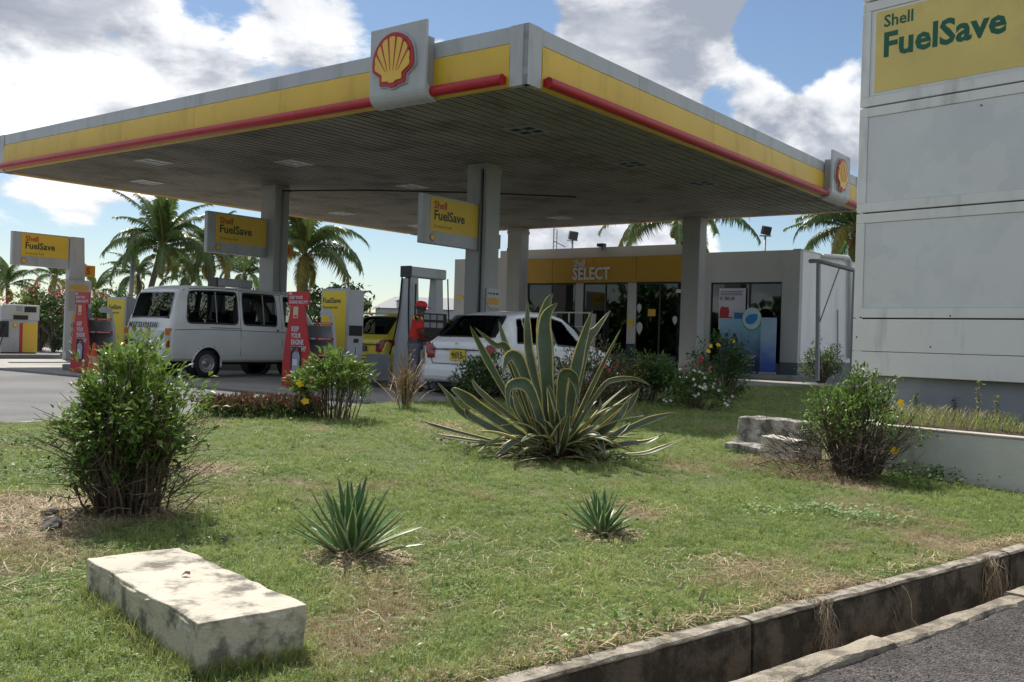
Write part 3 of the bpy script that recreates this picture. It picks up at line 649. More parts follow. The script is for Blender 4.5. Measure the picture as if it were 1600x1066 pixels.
def number_sign(u, v, z, s, label):
    r = empty('number_sign', W(u, v, z), RZ, label, 'number sign', 'orange pump number signs')
    MB().box(-.02, .42, -.02, .02, 0, .34, mat('number_orange', (.60, .30, .02), .5, .05)).build('plate', r, .008)
    text(s, .30, M_letred, r, FM((.12, -.024, .06), PX, PZ), .002, .03)
number_sign(5.26, 5.71, 3.22, '1', 'small orange sign reading 1 beside the nearest column')
number_sign(12.7, 5.56, 3.22, '3', 'small orange sign reading 3 beside the left column')
number_sign(19.7, 3.52, 2.6, '5', 'small orange number sign on the freestanding far left post')
# notice board and hatch on the nearest column
nb = empty('notice_board', W(4.95, 5.22), RZ, 'white framed notice board with an orange strip on the nearest column', 'notice board')
MB().box(0.02, .50, -.05, -.014, .6, 2.22, M_fascia).build('frame', nb)
MB().box(.06, .47, -.056, -.051, 1.0, 1.78, mat('board_beige', (.36, .36, .30), .6, .1)).build('panel', nb)
MB().box(.06, .47, -.058, -.051, 1.84, 2.0, MATS['orange_print']).build('header_strip', nb)
b = MB(); 
for k in range(7): b.box(.05 + k * .06, .05 + k * .06 + rnd.uniform(.02, .05), -.058, -.051, 2.08, 2.12, M_blackp)
b.build('printed_line', nb)
nb2 = empty('notice_plate', W(12.40, 5.15), RZ, 'small white notice plate on the left column just above the minibus roof', 'notice board')
MB().box(.05, .46, -.03, -.014, 1.98, 2.18, M_fascia).build('plate', nb2); b = MB(); b.box(.08, .43, -.034, -.031, 2.05, 2.09, M_grey); b.build('printed_line', nb2)
# ================================================================== TOTEM PRICE SIGN
tot = empty('price_sign', (SG0.x, SG0.y, 0), math.atan2(-.750, .661), 'tall white roadside sign of stacked panels, its top panel yellow with green letters', 'road sign')
TW = 1.96; M_tot = mat('sign_white', (.80, .79, .77), .42, .06, .8, dirt=(.36, .355, .33), ds=2.6, damt=.55, streak=True, dlo=.5, dhi=.72, bump=.35, bs=1.6)
M_face = mat('panel_face', (.68, .69, .695), .30, .08, .9, dirt=(.76, .76, .755), ds=1.3, damt=.6, dlo=.52, dhi=.57, coat=.15, bump=.5, bs=1.2)
M_gap = mat('joint_black', (.02, .02, .02), .8, 0)
def zs(px, py): 
    d = ray(px, py); n = SGY; t = (SG0 - CAM).dot(n) / d.dot(n); return (CAM + d * t)
zb = [zs(1335, y).z for y in (584.8, 497.5, 334.7, 171.5, 9)]
zb += [zb[-1] + 1.19, zb[-1] + 2.38, zb[-1] + 3.3]
print('sign z', zb, 'x', [(zs(x, 150) - SG0).dot(SGX) for x in (1335, 1349, 1357, 1587, 1600)])
MB().box(.06, TW - .06, .09, .50, zb[0] + .03, zb[-1] - .03, M_gap).build('inner_frame', tot)
MB().box(.10, TW - .10, .12, .46, .1, zb[0] + .03, mat('plinth_grey', (.27, .29, .32), .7, .1, dirt=(.18, .18, .18), damt=.4)).build('plinth', tot, .01)
for k in range(1, len(zb) - 1):
    z0, z1 = zb[k] + .008, zb[k + 1] - .008
    fr = MB(); fr.box(0, TW, 0, .08, z0, z0 + .105, M_tot).box(0, TW, 0, .08, z1 - .105, z1, M_tot).box(0, .105, 0, .08, z0 + .105, z1 - .105, M_tot).box(TW - .105, TW, 0, .08, z0 + .105, z1 - .105, M_tot)
    fr.box(0, .05, .08, .5, z0, z1, M_tot).box(TW - .05, TW, .08, .5, z0, z1, M_tot)
    f_ = fr.build('panel_frame', tot, .006)
    MB().box(.108, TW - .108, .012, .05, z0 + .108, z1 - .108, M_face).build('panel_face', f_)
    MB().box(.02, TW - .02, .5, .54, z0, z1, M_tot).build('back_panel', f_)
    if k == 3:
        M = FM((0, .010, z0), PX, PZ); my = mat('totem_yellow', (.78, .59, .17), .38, .08, 1.2, dirt=(.5, .40, .16), ds=1.1, damt=.4, coat=.2)
        yb = MB().box(.165, TW - .165, .145, z1 - z0 - .135, .001, .006, my, M).build('yellow_print', tot)
        text('Shell', .185, M_green, yb, M @ Matrix.Translation((.255, .86, .007)), .001, .018)
        text('FuelSave', .375, M_green, yb, M @ Matrix.Translation((.248, .53, .007)), .001, .030, 1.0, kern=1.02)
        MB().box(.135, TW - .135, .118, z1 - z0 - .112, -.001, .0005, M_tot, M).build('print_border', yb)
hm = (zb[0] + zb[1]) / 2 - .0
for z0, z1 in ((zb[0], zb[0] + .26), (zb[0] + .266, zb[1] - .008)):
    o = MB().box(0, TW, 0, .08, z0, z1, M_tot).build('skirt_panel', tot, .005)
    MB().box(0, .05, .082, .5, z0, z1, M_tot).box(TW - .05, TW, .082, .5, z0, z1, M_tot).build('side_panel', o)
b = MB()
for x_, z_ in ((.05, .15), (.05, .42), (.9, .33), (1.1, zb[1] - zb[0] + .03), (.04, .05), (1.35, zb[1] - zb[0] + 2.2), (.09, zb[1] - zb[0] + .01)): b.lathe([(0, .004), (.007, .003), (.010, 0)], M_gap, 8, FM((x_, -.001, zb[0] + z_), PX, PZ))
b.build('rivets', tot)
# ================================================================== PLANTER
wl = empty('planter', (WL0.x, WL0.y, 0), math.atan2(-.750, .661), 'low rendered planter wall with a whitish coping under the tall roadside sign', 'wall')
M_render = mat('planter_render', (.62, .60, .56), .85, .1, 2, dirt=(.17, .165, .155), ds=2.2, damt=.6, bump=.3, bs=30, dlo=.5, dhi=.72)
M_cop = mat('planter_coping', (.55, .49, .42), .85, .12, 4, bump=.3, bs=50)
MB().box(-.55, 4.6, 0, .12, -.4, WLT - .022, M_render).build('front_wall', wl, .006)
MB().box(-.56, 4.6, -.008, .13, WLT - .02, WLT + .002, M_cop).build('coping', wl, .006)
MB().box(-.55, -.43, .124, 2.2, -.4, WLT - .002, M_render).build('end_wall', wl, .006)
def soil():
    V = []; Fc = []; nx, ny = 60, 22
    for i in range(nx + 1):
        for j in range(ny + 1):
            x = -.43 + 5.0 * i / nx; y = .125 + 2.1 * j / ny; V.append((x, y, WLT - .03 + .05 * sstep((y - .15) / .6) + .03 * noise.noise(Vector((x * 3, y * 3, 1)))))
    for i in range(nx):
        for j in range(ny): a = i * (ny + 1) + j; Fc.append((a, a + ny + 1, a + ny + 2, a + 1))
    npmesh('soil_bed', V, Fc, 4, [M_soil], parent=wl, smooth=True)
soil()
# broken end of the wall and loose pieces
def rubble(name, verts_px, label, size, rot, cat='rubble', mt=None, seed=0, sub=2, amp=.03, group=None):
    bm = bmesh.new(); bmesh.ops.create_cube(bm, size=1.0); bmesh.ops.scale(bm, vec=size, verts=bm.verts)
    bmesh.ops.subdivide_edges(bm, edges=bm.edges, cuts=sub, use_grid_fill=True)
    for v in bm.verts:
        n = Vector((noise.noise(v.co * 7 + Vector((seed, 0, 0))), noise.noise(v.co * 7 + Vector((0, seed, 3))), noise.noise(v.co * 7 + Vector((5, 0, seed))))); v.co += n * amp; v.co += Vector((noise.noise(v.co * 24), noise.noise(v.co * 24 + Vector((3, 1, seed))), .6 * noise.noise(v.co * 30 + Vector((7, seed, 0))))) * amp * .4
    me = bpy.data.meshes.new(name); bm.to_mesh(me); bm.free(); me.materials.append(mt or M_kerb)
    o = link(name, me); o.location = verts_px; o.rotation_euler = rot; bv = o.modifiers.new('b', 'BEVEL'); bv.width = .008; bv.segments = 1
    return tag(o, label, cat, group)
WA = math.atan2(-.750, .661)
M_old = mat('old_concrete', (.42, .40, .36), .92, .3, 8, dirt=(.10, .095, .08), ds=6, damt=.85, dlo=.42, dhi=.6, bump=.8, bs=30)
q = Vector((WL0.x, WL0.y, 0)) - SGX * 1.28
rubble('broken_wall', (q.x, q.y, .06), 'broken grey concrete wall stub at the left end of the planter', (.90, .22, .46), (.02, 0, WA), 'wall', M_old, 3, 14, .016)
q2 = q - SGX * .22 - SGY * .28; rubble('rubble_slab', (q2.x, q2.y, -.02), 'flat broken slab lying in front of the wall stub', (.35, .25, .08), (.05, .1, WA + .2), 'rubble', M_old, 9, 9, .03)
q3 = q + SGX * .25 - SGY * .30; rubble('rubble_block', (q3.x, q3.y, .02), 'pale broken concrete block leaning in front of the wall stub', (.42, .2, .22), (.0, .05, WA - .1), 'rubble', M_cop, 13, 9, .016)
# ================================================================== SITTING BLOCK AND STONES
def concrete_block():
    M_blk = mat('block_paint', (.56, .51, .41), .85, .12, 3, dirt=(.13, .12, .10), ds=7, damt=.9, bump=.5, bs=60, dlo=.46, dhi=.64)
    nx, ny, nz = 16, 40, 8; bm = bmesh.new(); bmesh.ops.create_cube(bm, size=1.0); bmesh.ops.subdivide_edges(bm, edges=bm.edges, cuts=26, use_grid_fill=True)
    for v in bm.verts:
        v.co = Vector(((v.co.x + .5) * BLW, (v.co.y + .5) * BLL, (v.co.z + .5) * .30 - .255))
        ex = sum((abs(v.co.x - BLW / 2) > BLW / 2 - .012, abs(v.co.y - BLL / 2) > BLL / 2 - .03, v.co.z > .03))
        if ex >= 2: ch = max(0, noise.noise(v.co * 11) + .15) * .022; v.co -= Vector((v.co.x - BLW / 2, v.co.y - BLL / 2, v.co.z + .1)).normalized() * ch
        n = noise.noise(v.co * 6) * .007 + noise.noise(v.co * 25) * .002; v.co += Vector((n, n, noise.noise(v.co * 5 + Vector((9, 0, 0))) * .006))
        if v.co.z > 0: v.co.x += .004 * math.sin(v.co.y * 9)
    me = bpy.data.meshes.new('concrete_block'); bm.to_mesh(me); bm.free(); me.materials.append(M_blk); me.polygons.foreach_set('use_smooth', [False] * len(me.polygons))
    o = link('concrete_block', me); o.location = BLK; o.rotation_euler = (0, 0, math.atan2(BLX.y, BLX.x)); bv = o.modifiers.new('b', 'BEVEL'); bv.width = .008; bv.segments = 2; bv.limit_method = 'ANGLE'; bv.angle_limit = R(40)
    tag(o, 'long white-painted concrete block with grey stains lying in the grass at the lower left', 'concrete block')
concrete_block()
p = gp(290, 899, .05); b = MB(); b.add([(-.018, -.008, 0), (.0, -.014, .012), (.02, -.004, .004), (.016, .01, .014), (-.006, .012, .003), (0, 0, .018)], [(0, 1, 5), (1, 2, 5), (2, 3, 5), (3, 4, 5), (4, 0, 5)], mat('dead_leaf', (.16, .035, .015), .6, .2))
tag(b.build('fallen_leaf'), 'curled red-brown fallen leaf on top of the concrete block', 'leaf').location = p
M_rock = mat('dark_rock', (.085, .08, .07), .9, .3, 9, bump=.8, bs=40)
for (px, py, s, lab, sd_) in ((78, 806, .05, 'dark rounded stone half buried in soil, the rear one of two by the left bush', 1), (80, 826, .06, 'dark flat stone in dry soil, the front one of two by the left bush', 5), (350, 845, .03, 'small dark stone in grass between the left bush and the concrete block', 8)):
    p = lp(px, py); rubble('stone', (p.x, p.y, p.z + s * .12), lab, (s * 2.2, s * 1.6, s * 1.0), (.1, .05, sd_), 'stone', M_rock, sd_, 5, s * .45)
p = lp(1091, 943); b = MB(); b.box(-.012, .012, -.002, .002, -.01, .085, mat('stick_pale', (.55, .45, .28), .7, .1)); o = b.build('paper_scrap'); o.location = p; o.rotation_euler = (.3, .25, .3); tag(o, 'pale upright scrap of wood in the grass near the drain', 'scrap')
# ================================================================== STORE
SV = 17.8
store = empty('shop_building', (*W(0, SV).xy, 0), RZ, 'long low grey-white flat-roofed shop with an amber fascia behind the canopy', 'shop')
UR, UL, SH, ST = 2.2, 16.72, 4.18, .16
M_wall = mat('shop_wall', (.42, .435, .435), .75, .06, .8, dirt=(.36, .35, .32), ds=1.0, damt=.35, streak=True, bump=.1, bs=20)
M_pl = mat('shop_plinth', (.10, .13, .14), .7, .1)
def wl_(name, x0, x1, y0, y1, z0, z1, mt=M_wall, bev=0): return MB().box(x0, x1, y0, y1, z0, z1, mt).build(name, store, bev)
wl_('step', -1.25, 4, UR - .35, UL + .5, -.05, ST, mat('step_concrete', (.16, .17, .18), .8, .1), .02)
wl_('wall', 0, .25, UR, 2.78, .56, SH); wl_('wall', 0, .25, 2.782, 5.28, 3.16, SH); wl_('wall', 0, .25, 5.282, 6.3, .56, SH)
wl_('wall', -.02, .25, 6.302, 13.56, 4.13, 4.5); wl_('wall', -.02, .25, 13.562, 14.35, .16, 4.5); wl_('wall', 0, .25, 14.352, UL, 3.0, 4.23)
wl_('wall', 0, .25, 15.9, UL, .16, 2.998); wl_('wall', 0, .25, 14.352, 15.2, .16, 2.998)
wl_('side_wall', .252, 7.6, UR, UR + .22, .56, SH, mat('shop_wall_lit_side', (.76, .76, .74), .75, .05, .8, dirt=(.45, .44, .40), ds=1.0, damt=.4, streak=True)); wl_('rear_wall', 7.602, 7.8, UR, UL, .1, 4.2); wl_('side_wall', .252, 7.6, UL - .22, UL, .16, 4.22)  # right side wall: its brighter light is put into a paler wall colour
wl_('plinth', -.012, .24, UR - .012, 2.77, ST, .558, M_pl); wl_('plinth', -.012, .24, 5.29, 6.3, ST, .558, M_pl); wl_('plinth', .262, 7.61, UR - .012, UR + .21, .1, .558, mat('side_plinth', (.17, .18, .19), .8, .15))
wl_('roof', .1, 7.7, UR + .05, UL - .05, 4.0, 4.1, M_grey); wl_('roof_edge', -.01, 7.75, UR - .02, UR + .24, SH + .002, SH + .03, M_lgrey)
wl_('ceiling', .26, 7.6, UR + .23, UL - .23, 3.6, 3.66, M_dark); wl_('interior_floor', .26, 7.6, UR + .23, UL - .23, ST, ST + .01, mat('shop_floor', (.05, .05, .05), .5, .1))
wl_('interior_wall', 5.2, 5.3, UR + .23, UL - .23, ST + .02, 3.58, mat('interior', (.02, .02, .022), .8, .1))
fz = MB(); M_amber = mat('amber_fascia', (.33, .195, .010), .5, .08, .6)
for k in range(4): MB().box(-.14, -.022, 6.31 + k * 1.81, 6.31 + (k + 1) * 1.81 - .012, 3.2, 4.11, M_amber).build('fascia_panel', store, .006)
MF = FM((-.145, 10.80, 3.32), (0, -1, 0), PZ); M_lt = mat('raised_letters', (.50, .50, .48), .4, .05); M_lsh = mat('letter_sides', (.10, .08, .05), .6, 0)
text('SELECT', .62, M_lt, store, MF, .03, .02, .80); text('Shell', .36, M_lt, store, MF @ Matrix.Translation((0.02, .47, 0)), .025, .012, .75)
# glazing
def glaze(y0, y1, z0, z1, divs, name='window', door=False):
    f = MB(); t = .05
    f.box(.06, .13, y0, y1, z1 - t, z1, M_blackp).box(.06, .13, y0, y1, z0, z0 + t, M_blackp)
    ys = [y0] + divs + [y1]
    for y in ys: f.box(.055, .125, max(y0, y - t / 2), min(y1, y + t / 2), z0 + t, z1 - t, M_blackp)
    fo = f.build(name, store)
    for a, b2 in zip(ys[:-1], ys[1:]): MB().box(.085, .095, a + t / 2, b2 - t / 2, z0 + t, z1 - t, M_glass).build('pane', fo)
    return fo
glaze(2.79, 5.27, .5, 3.15, [3.9]); wl_('sill', 0, .26, 2.79, 5.27, ST, .498, M_pl)
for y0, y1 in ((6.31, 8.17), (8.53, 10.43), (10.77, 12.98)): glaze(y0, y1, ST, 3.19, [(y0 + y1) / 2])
wl_('pier', .02, .2, 8.175, 8.525, ST, 3.195); wl_('pier', .02, .2, 10.435, 10.765, ST, 3.195); wl_('pier', .02, .2, 12.985, 13.558, ST, 3.195, M_pl)
wl_('pier_base', .0, .018, 8.17, 8.53, ST, 1.0, mat('navy', (.012, .018, .07), .6, .1))
wl_('door_recess', .3, .34, 15.21, 15.89, ST, 2.99, M_dark); wl_('yellow_plate', -.02, -.002, 16.2, 16.6, 2.62, 2.74, M_tri)
wl_('meter_box', -.2, -.002, 13.75, 14.15, 1.0, 2.2, M_wall, .01)
# parapet gap slit: the pale column piece beside the near column
for i, (y, z0, z1, c_) in enumerate([(7.0, .2, 1.9, (.30, .30, .32)), (7.9, .2, 1.4, (.2, .2, .22)), (9.3, .2, 1.6, (.25, .25, .27)), (11.6, .2, 1.5, (.3, .3, .3)), (12.4, .2, 1.7, (.12, .2, .18))]):
    sh = empty('shop_shelf', (0, 0, 0)); sh.parent = store; m_ = mat('shelf%d' % i, c_, .6, .1)
    b = MB(); b.box(1.6, 2.0, y - .35, y + .35, z0, z0 + .06, m_)
    for k in range(1, 5): b.box(1.6, 2.0, y - .35, y + .35, z0 + (z1 - z0) * k / 4 - .02, z0 + (z1 - z0) * k / 4, m_)
    b.box(2.0, 2.03, y - .35, y + .35, z0, z1, m_); b.build('rack', sh)
    g = MB(); cc = [mat('goods_%s' % n_, c2, .5, .1) for n_, c2 in (('red', (.3, .03, .03)), ('white', (.6, .6, .58)), ('blue', (.03, .1, .3)), ('green', (.04, .2, .1)), ('amber', (.5, .3, .04)))]
    for k in range(4):
        yy = y - .33
        while yy < y + .27:
            w_ = rnd.uniform(.04, .1); h_ = rnd.uniform(.12, .26); zz = z0 + (z1 - z0) * k / 4 + .062 * (k == 0) + .001; g.box(1.62, 1.85, yy, yy + w_, zz, zz + h_, rnd.choice(cc)); yy += w_ + .012
    g.build('goods', sh, kind='stuff')
def flat(name, y, z, w, h, mt, parent=store, x=.04, d=.01): return MB().box(x, x + d, y - w, y, z, z + h, mt).build(name, parent)
drop = [(0, 0), (.09, .13), (.13, .27), (.10, .40), (.0, .46), (-.10, .40), (-.13, .27), (-.09, .13)]
for (y, z, s, rot) in ((8.02, 1.33, 1.0, 0), (8.05, 2.1, .75, 0), (6.62, 1.7, .7, .6)):
    MB().prism([(a * s, b2 * s) for a, b2 in drop], .008, mat('sticker_pale', (.42, .47, .48), .5, .05), FM((.05, y, z), (0, -1, 0), PZ)).build('window_sticker', store)
flat('yellow_notice', 8.47, 1.62, .22, .28, M_tri, x=-.0); flat('window_poster', 7.7, 2.0, .3, .25, MATS['goods_amber'], x=.06); flat('window_poster', 7.3, 2.1, .45, .35, MATS['goods_white'], x=.3); flat('window_poster', 12.7, 1.9, .6, .7, mat('poster_teal', (.03, .16, .13), .6, .1), x=.3); flat('window_poster', 6.62, 2.82, .3, .12, MATS['goods_white'], x=.06)
def white_frame(y0, y1, z0, z1):
    f = MB()
    for y in (y0, (y0 + y1) / 2, y1): f.box(-.6, -.56, y - .025, y + .025, z0, z1, M_white)
    f.box(-.6, -.56, y0 - .025, y1 + .025, z1, z1 + .05, M_white).box(-.58, -.15, y0 - .02, y0 + .02, z0, z1, M_white).box(-.58, -.15, y1 - .02, y1 + .02, z0, z1, M_white).box(-.6, -.15, y0, y1, z1 - .5, z1 - .47, M_white)
    return f.build('cage_frame')
o = white_frame(0, 1.75, ST, 2.05); o.location = W(9.75, SV); o.rotation_euler = (0, 0, RZ); tag(o, 'white framed gas cylinder cage in front of the shop windows', 'cage')
# posters, standees at the right window
po = empty('poster', W(4.97, SV + .03), RZ, 'white poster with large price, red and blue products in the right shop window', 'poster')
Mp = FM((-.0, 0, 1.58), (0, -1, 0), PZ)
MB().box(0, .95, 0, 1.38, 0, .012, mat('poster_white', (.50, .50, .56), .5, .05), Mp).build('sheet', po)
text('R 785.00', .17, mat('print_navy', (.02, .02, .08), .5, 0), po, Mp @ Matrix.Translation((.04, .98, .014)), .002, .02, .85)
b = MB()
for k in range(3):
    x = .06
    while x < .8: w_ = rnd.uniform(.04, .12); b.box(x, x + w_, 1.26 - k * .055, 1.285 - k * .055, .013, .016, MATS['print_navy'], Mp); x += w_ + .02
b.build('printed_lines', po)
b = MB(); b.prism([(.04, .42), (.36, .42), (.38, .62), (.34, .76), (.24, .74), (.12, .78), (.05, .7)], .01, mat('poster_red', (.35, .02, .03), .5, .1), Mp, d0=.013).box(.02, .5, .38, .42, .013, .018, MATS['poster_red'], Mp); b.build('red_picture', po)
b = MB(); b.prism([(.56, .35), (.92, .35), (.92, .56), (.56, .58)], .01, mat('poster_blue', (.02, .16, .40), .5, .1), Mp, d0=.013); b.build('blue_picture', po)
M_stand = bpy.data.materials.new('standee_print'); M_stand.use_nodes = True
def grad_print(m, c1, c2, z0, z1, swirl=True):
    nt = m.node_tree; L = nt.links.new; b = nt.nodes['Principled BSDF']; tc = N(nt, 'ShaderNodeTexCoord'); sp_ = N(nt, 'ShaderNodeSeparateXYZ'); L(tc.outputs['Object'], sp_.inputs[0])
    n = N(nt, 'ShaderNodeTexNoise', inp={'Scale': 1.6, 'Detail': 3, 'Distortion': 1.5}); L(tc.outputs['Object'], n.inputs['Vector'])
    ad = N(nt, 'ShaderNodeMath', operation='MULTIPLY_ADD', inp={1: .7}); L(n.outputs['Fac'], ad.inputs[0]); L(sp_.outputs[2], ad.inputs[2])
    mr = N(nt, 'ShaderNodeMapRange', inp={'From Min': z0 + .35, 'From Max': z1 + .35}); L(ad.outputs[0], mr.inputs['Value'])
    mx = N(nt, 'ShaderNodeMixRGB', inp={'Color1': (*c1, 1), 'Color2': (*c2, 1)}); L(mr.outputs[0], mx.inputs['Fac']); L(mx.outputs[0], b.inputs['Base Color']); b.inputs['Roughness'].default_value = .35
grad_print(M_stand, (.008, .015, .09), (.22, .42, .60), .5, 1.75)
sb = empty('advertising_board', W(4.70, SV - .42), RZ, 'dark blue advertising board with a round leaf logo in front of the right shop window', 'advertising board')
MB().box(-.02, .02, -1.45, 0, .24, 1.93, M_stand).build('board', sb, .006); MB().box(-.1, .1, -1.3, -1.25, .16, .24, M_metal).box(-.1, .1, -.2, -.15, .16, .24, M_metal).build('feet', sb)
Mq = FM((-.024, -1.12, 1.93), (0, -1, 0), PZ)
def disc(cx, cz, r, n=28): return [(cx + r * math.cos(2 * math.pi * k / n), cz + r * 1.12 * math.sin(2 * math.pi * k / n)) for k in range(n)]
b = MB(); b.prism(disc(0, 0, .34), .012, mat('logo_green', (.08, .30, .12), .5, .1), Mq).prism(disc(-.0, .015, .315), .012, mat('logo_pale', (.45, .62, .68), .5, .05), Mq, d0=.013).build('round_logo', sb)
b = MB(); b.prism([(-.2, -.1), (-.08, -.18), (.08, -.15), (.19, -.02), (.2, .16), (.05, .17), (-.12, .12), (-.21, .02)], .01, mat('logo_blue', (.02, .22, .52), .5, .1), Mq, d0=.027).build('leaf_shape', sb)
b = MB(); mw = mat('print_white', (.6, .65, .7), .5, 0); Mr = FM((-.024, 0, 0), (0, -1, 0), PZ)
for (x, z, w_) in ((.85, .72, .42), (.9, .66, .3), (.9, .55, .12), (.9, .5, .12), (.9, .42, .3), (.12, .62, .25), (.12, .55, .25)):
    xx = x
    while xx < x + w_: ww = rnd.uniform(.025, .06); b.box(xx, xx + ww, z, z + .028, 0, .003, mw, Mr); xx += ww + .012
for z in (.42, .53): b.prism(disc(.84, z + .015, .025, 12), .003, mw, Mr)
for x in (.2, .48): b.box(x, x + .1, 1.35, 1.45, 0, .003, MATS['print_navy'], Mr)
b.build('printed_text', sb)
sb2 = empty('advertising_banner', W(3.24, SV - .5), RZ, 'narrow pale-to-blue roll-up banner right of the dark blue board', 'banner')
M_st2 = bpy.data.materials.new('banner_print'); M_st2.use_nodes = True; grad_print(M_st2, (.03, .10, .42), (.30, .45, .60), .5, 1.5)
MB().box(-.01, .01, -.52, 0, .26, 1.98, M_st2).build('banner', sb2); MB().box(-.07, .07, -.53, .01, .16, .24, M_metal).build('base', sb2, .01); MB().tube([(.03, -.26, .2), (.03, -.26, 1.98)], .01, M_metal).build('rod', sb2)
tr_ = empty('hand_trolley', W(5.35, SV - .9), RZ, 'blue bin and steel trolley frame beside the right rear column', 'trolley')
MB().tube([(0, 0, .2), (0, 0, 1.5), (0, .1, 1.62), (0, .3, 1.62), (0, .4, 1.5), (0, .4, .2)], .018, M_metal).build('frame', tr_); MB().lathe([(.0, .2), (.2, .2), (.22, .9), (.2, 1.02), (.0, 1.05)], MATS['navy'], 16, Matrix.Translation((-.3, .2, 0))).build('bin', tr_)
# wiring, lamps and pipes on the shop
def thing_mb(mb, name, loc, rz, label, cat, bev=0): o = mb.build(name, None, bev); o.location = loc; o.rotation_euler = (0, 0, rz); return tag(o, label, cat)
for (px, py, lab) in ((800, 393, 'small dark camera at the left end of the shop parapet'), (941, 386, 'small dark lamp on top of the amber fascia parapet'), (1073, 383, 'small dark floodlight on the parapet beside the right rear column')):
    d = ray(px, py); t = ((C0 - CAM).dot(VV) + SV - .1) / d.dot(VV); P_ = CAM + d * t
    thing_mb(MB().box(-.16, .06, -.14, .14, .0, .12, M_blackp).tube([(0, 0, -.12), (0, 0, .02)], .025, M_blackp), 'wall_lamp', P_, RZ, lab, 'lamp', .01)
def flood(px, ptop, pbase, D, w, lab, arm=False):
    p = at(px, pbase, D); pt = at(px, ptop, D); r = empty('floodlight', p, 0, lab, 'floodlight'); h = pt.z - p.z
    MB().tube([(0, 0, -3.0), (0, 0, h * .55)], .05, M_metal).build('pole', r); MB().box(-.25, .25, -.04, .04, h * .5, h * .56, M_metal).build('bracket', r)
    b = MB(); b.box(-w, w, -.12, .12, 0, w * 1.9, M_blackp, Matrix.Translation((0, 0, h * .58)) @ Euler((.25, .1, .2)).to_matrix().to_4x4()); b.build('lamp_head', r, .02)
flood(894, 365, 388, 44, .2, 'square black floodlight on a short pole behind the amber fascia roof')
flood(1195, 349, 391, 42, .19, 'black floodlight on a white pole behind the right part of the shop roof')
p = at(867, 392, 60); an = empty('antenna_mast', p, 0, 'thin lattice antenna mast with a side arm behind the shop roof', 'antenna')
b = MB(); b.tube([(-.1, 0, -4), (-.1, 0, 1.3), (0, 0, 1.9)], .035, M_grey, 4).tube([(.1, 0, -4), (.1, 0, 1.3)], .03, M_grey, 4).tube([(-.1, 0, .6), (.65, 0, .25)], .03, M_grey, 4)
for k in range(8): b.tube([(-.1, 0, k * .25 - .5), (.1, 0, k * .25 - .38)], .015, M_grey, 4)
b.build('lattice', an)
# side yard: pipe, steel frame, cupboard line
def onside(px, py, off=0.0):      # point on the shop's right side wall, off metres in front of it
    d = ray(px, py); t = ((C0 - CAM).dot(UU) + UR - off) / d.dot(UU); return CAM + d * t
pp = [onside(1287, 400, .1), onside(1314, 401.5, .1), onside(1325, 403, .1), onside(1328, 409, .1), onside(1327, 560, .1)]
b = MB(); b.tube(pp, .075, M_white, 10); o = b.build('drain_pipe', None); tag(o, 'white plastic pipe bending down at the far end of the shop side wall', 'pipe')
fr_ = empty('steel_frame', (0, 0, 0), 0, 'dark galvanised steel frame with a diagonal brace at the right side of the shop', 'steel frame')
A, B_, C_, D_, E_ = at(1277, 595, 25), at(1279, 408, 25), at(1265, 408, 25.3), at(1336, 423, 24), at(1281, 503, 25)
MB().tube([A, B_], .06, M_grey, 4).build('upright', fr_); MB().tube([C_, B_ + Vector((0, 0, .0)), D_], .055, M_metal, 4).build('top_rail', fr_); MB().tube([E_, at(1311, 420, 24.4)], .022, M_grey, 4).build('brace', fr_)
MB().tube([D_, Vector((D_.x, D_.y, 0))], .06, M_grey, 4).build('upright', fr_)
sl = MB(); sl.tube([onside(1309, 484, .03), onside(1309, 562, .03)], .02, M_grey, 4); tag(sl.build('wall_pipe'), 'thin vertical conduit on the shop side wall', 'conduit')

def gravel():
    rg = np.random.RandomState(5); V = []; Fc = []; M_gr = mat('gravel_stone', (.16, .14, .12), .9, .3, 30, isl=.6)
    for i in range(3400):
        t = rg.uniform(-3.0, 7.5); s = S_ROAD - .13 - abs(rg.exponential(.22)) if i % 3 else S_ROAD - rg.uniform(.14, 1.6)
        if s < .4: continue
        p = sd(t, s, ROADZ); r_ = rg.uniform(.0018, .0055) * (1.6 if rg.rand() < .06 else 1); b = len(V); q = rg.normal(0, .3, (6, 3)) * r_
        for k, d in enumerate(((1, 0, 0), (0, 1, 0), (-1, 0, 0), (0, -1, 0), (0, 0, .8), (0, 0, -.6))): V.append((p.x + d[0] * r_ + q[k][0], p.y + d[1] * r_ + q[k][1], p.z + .35 * r_ + d[2] * r_ + q[k][2]))
        Fc += [(b, b + 1, b + 4), (b + 1, b + 2, b + 4), (b + 2, b + 3, b + 4), (b + 3, b, b + 4)]
    tag(npmesh('gravel', V, Fc, 3, [M_gr], kind='stuff'), 'loose grit lying on the asphalt road along its edging', 'gravel')
gravel()
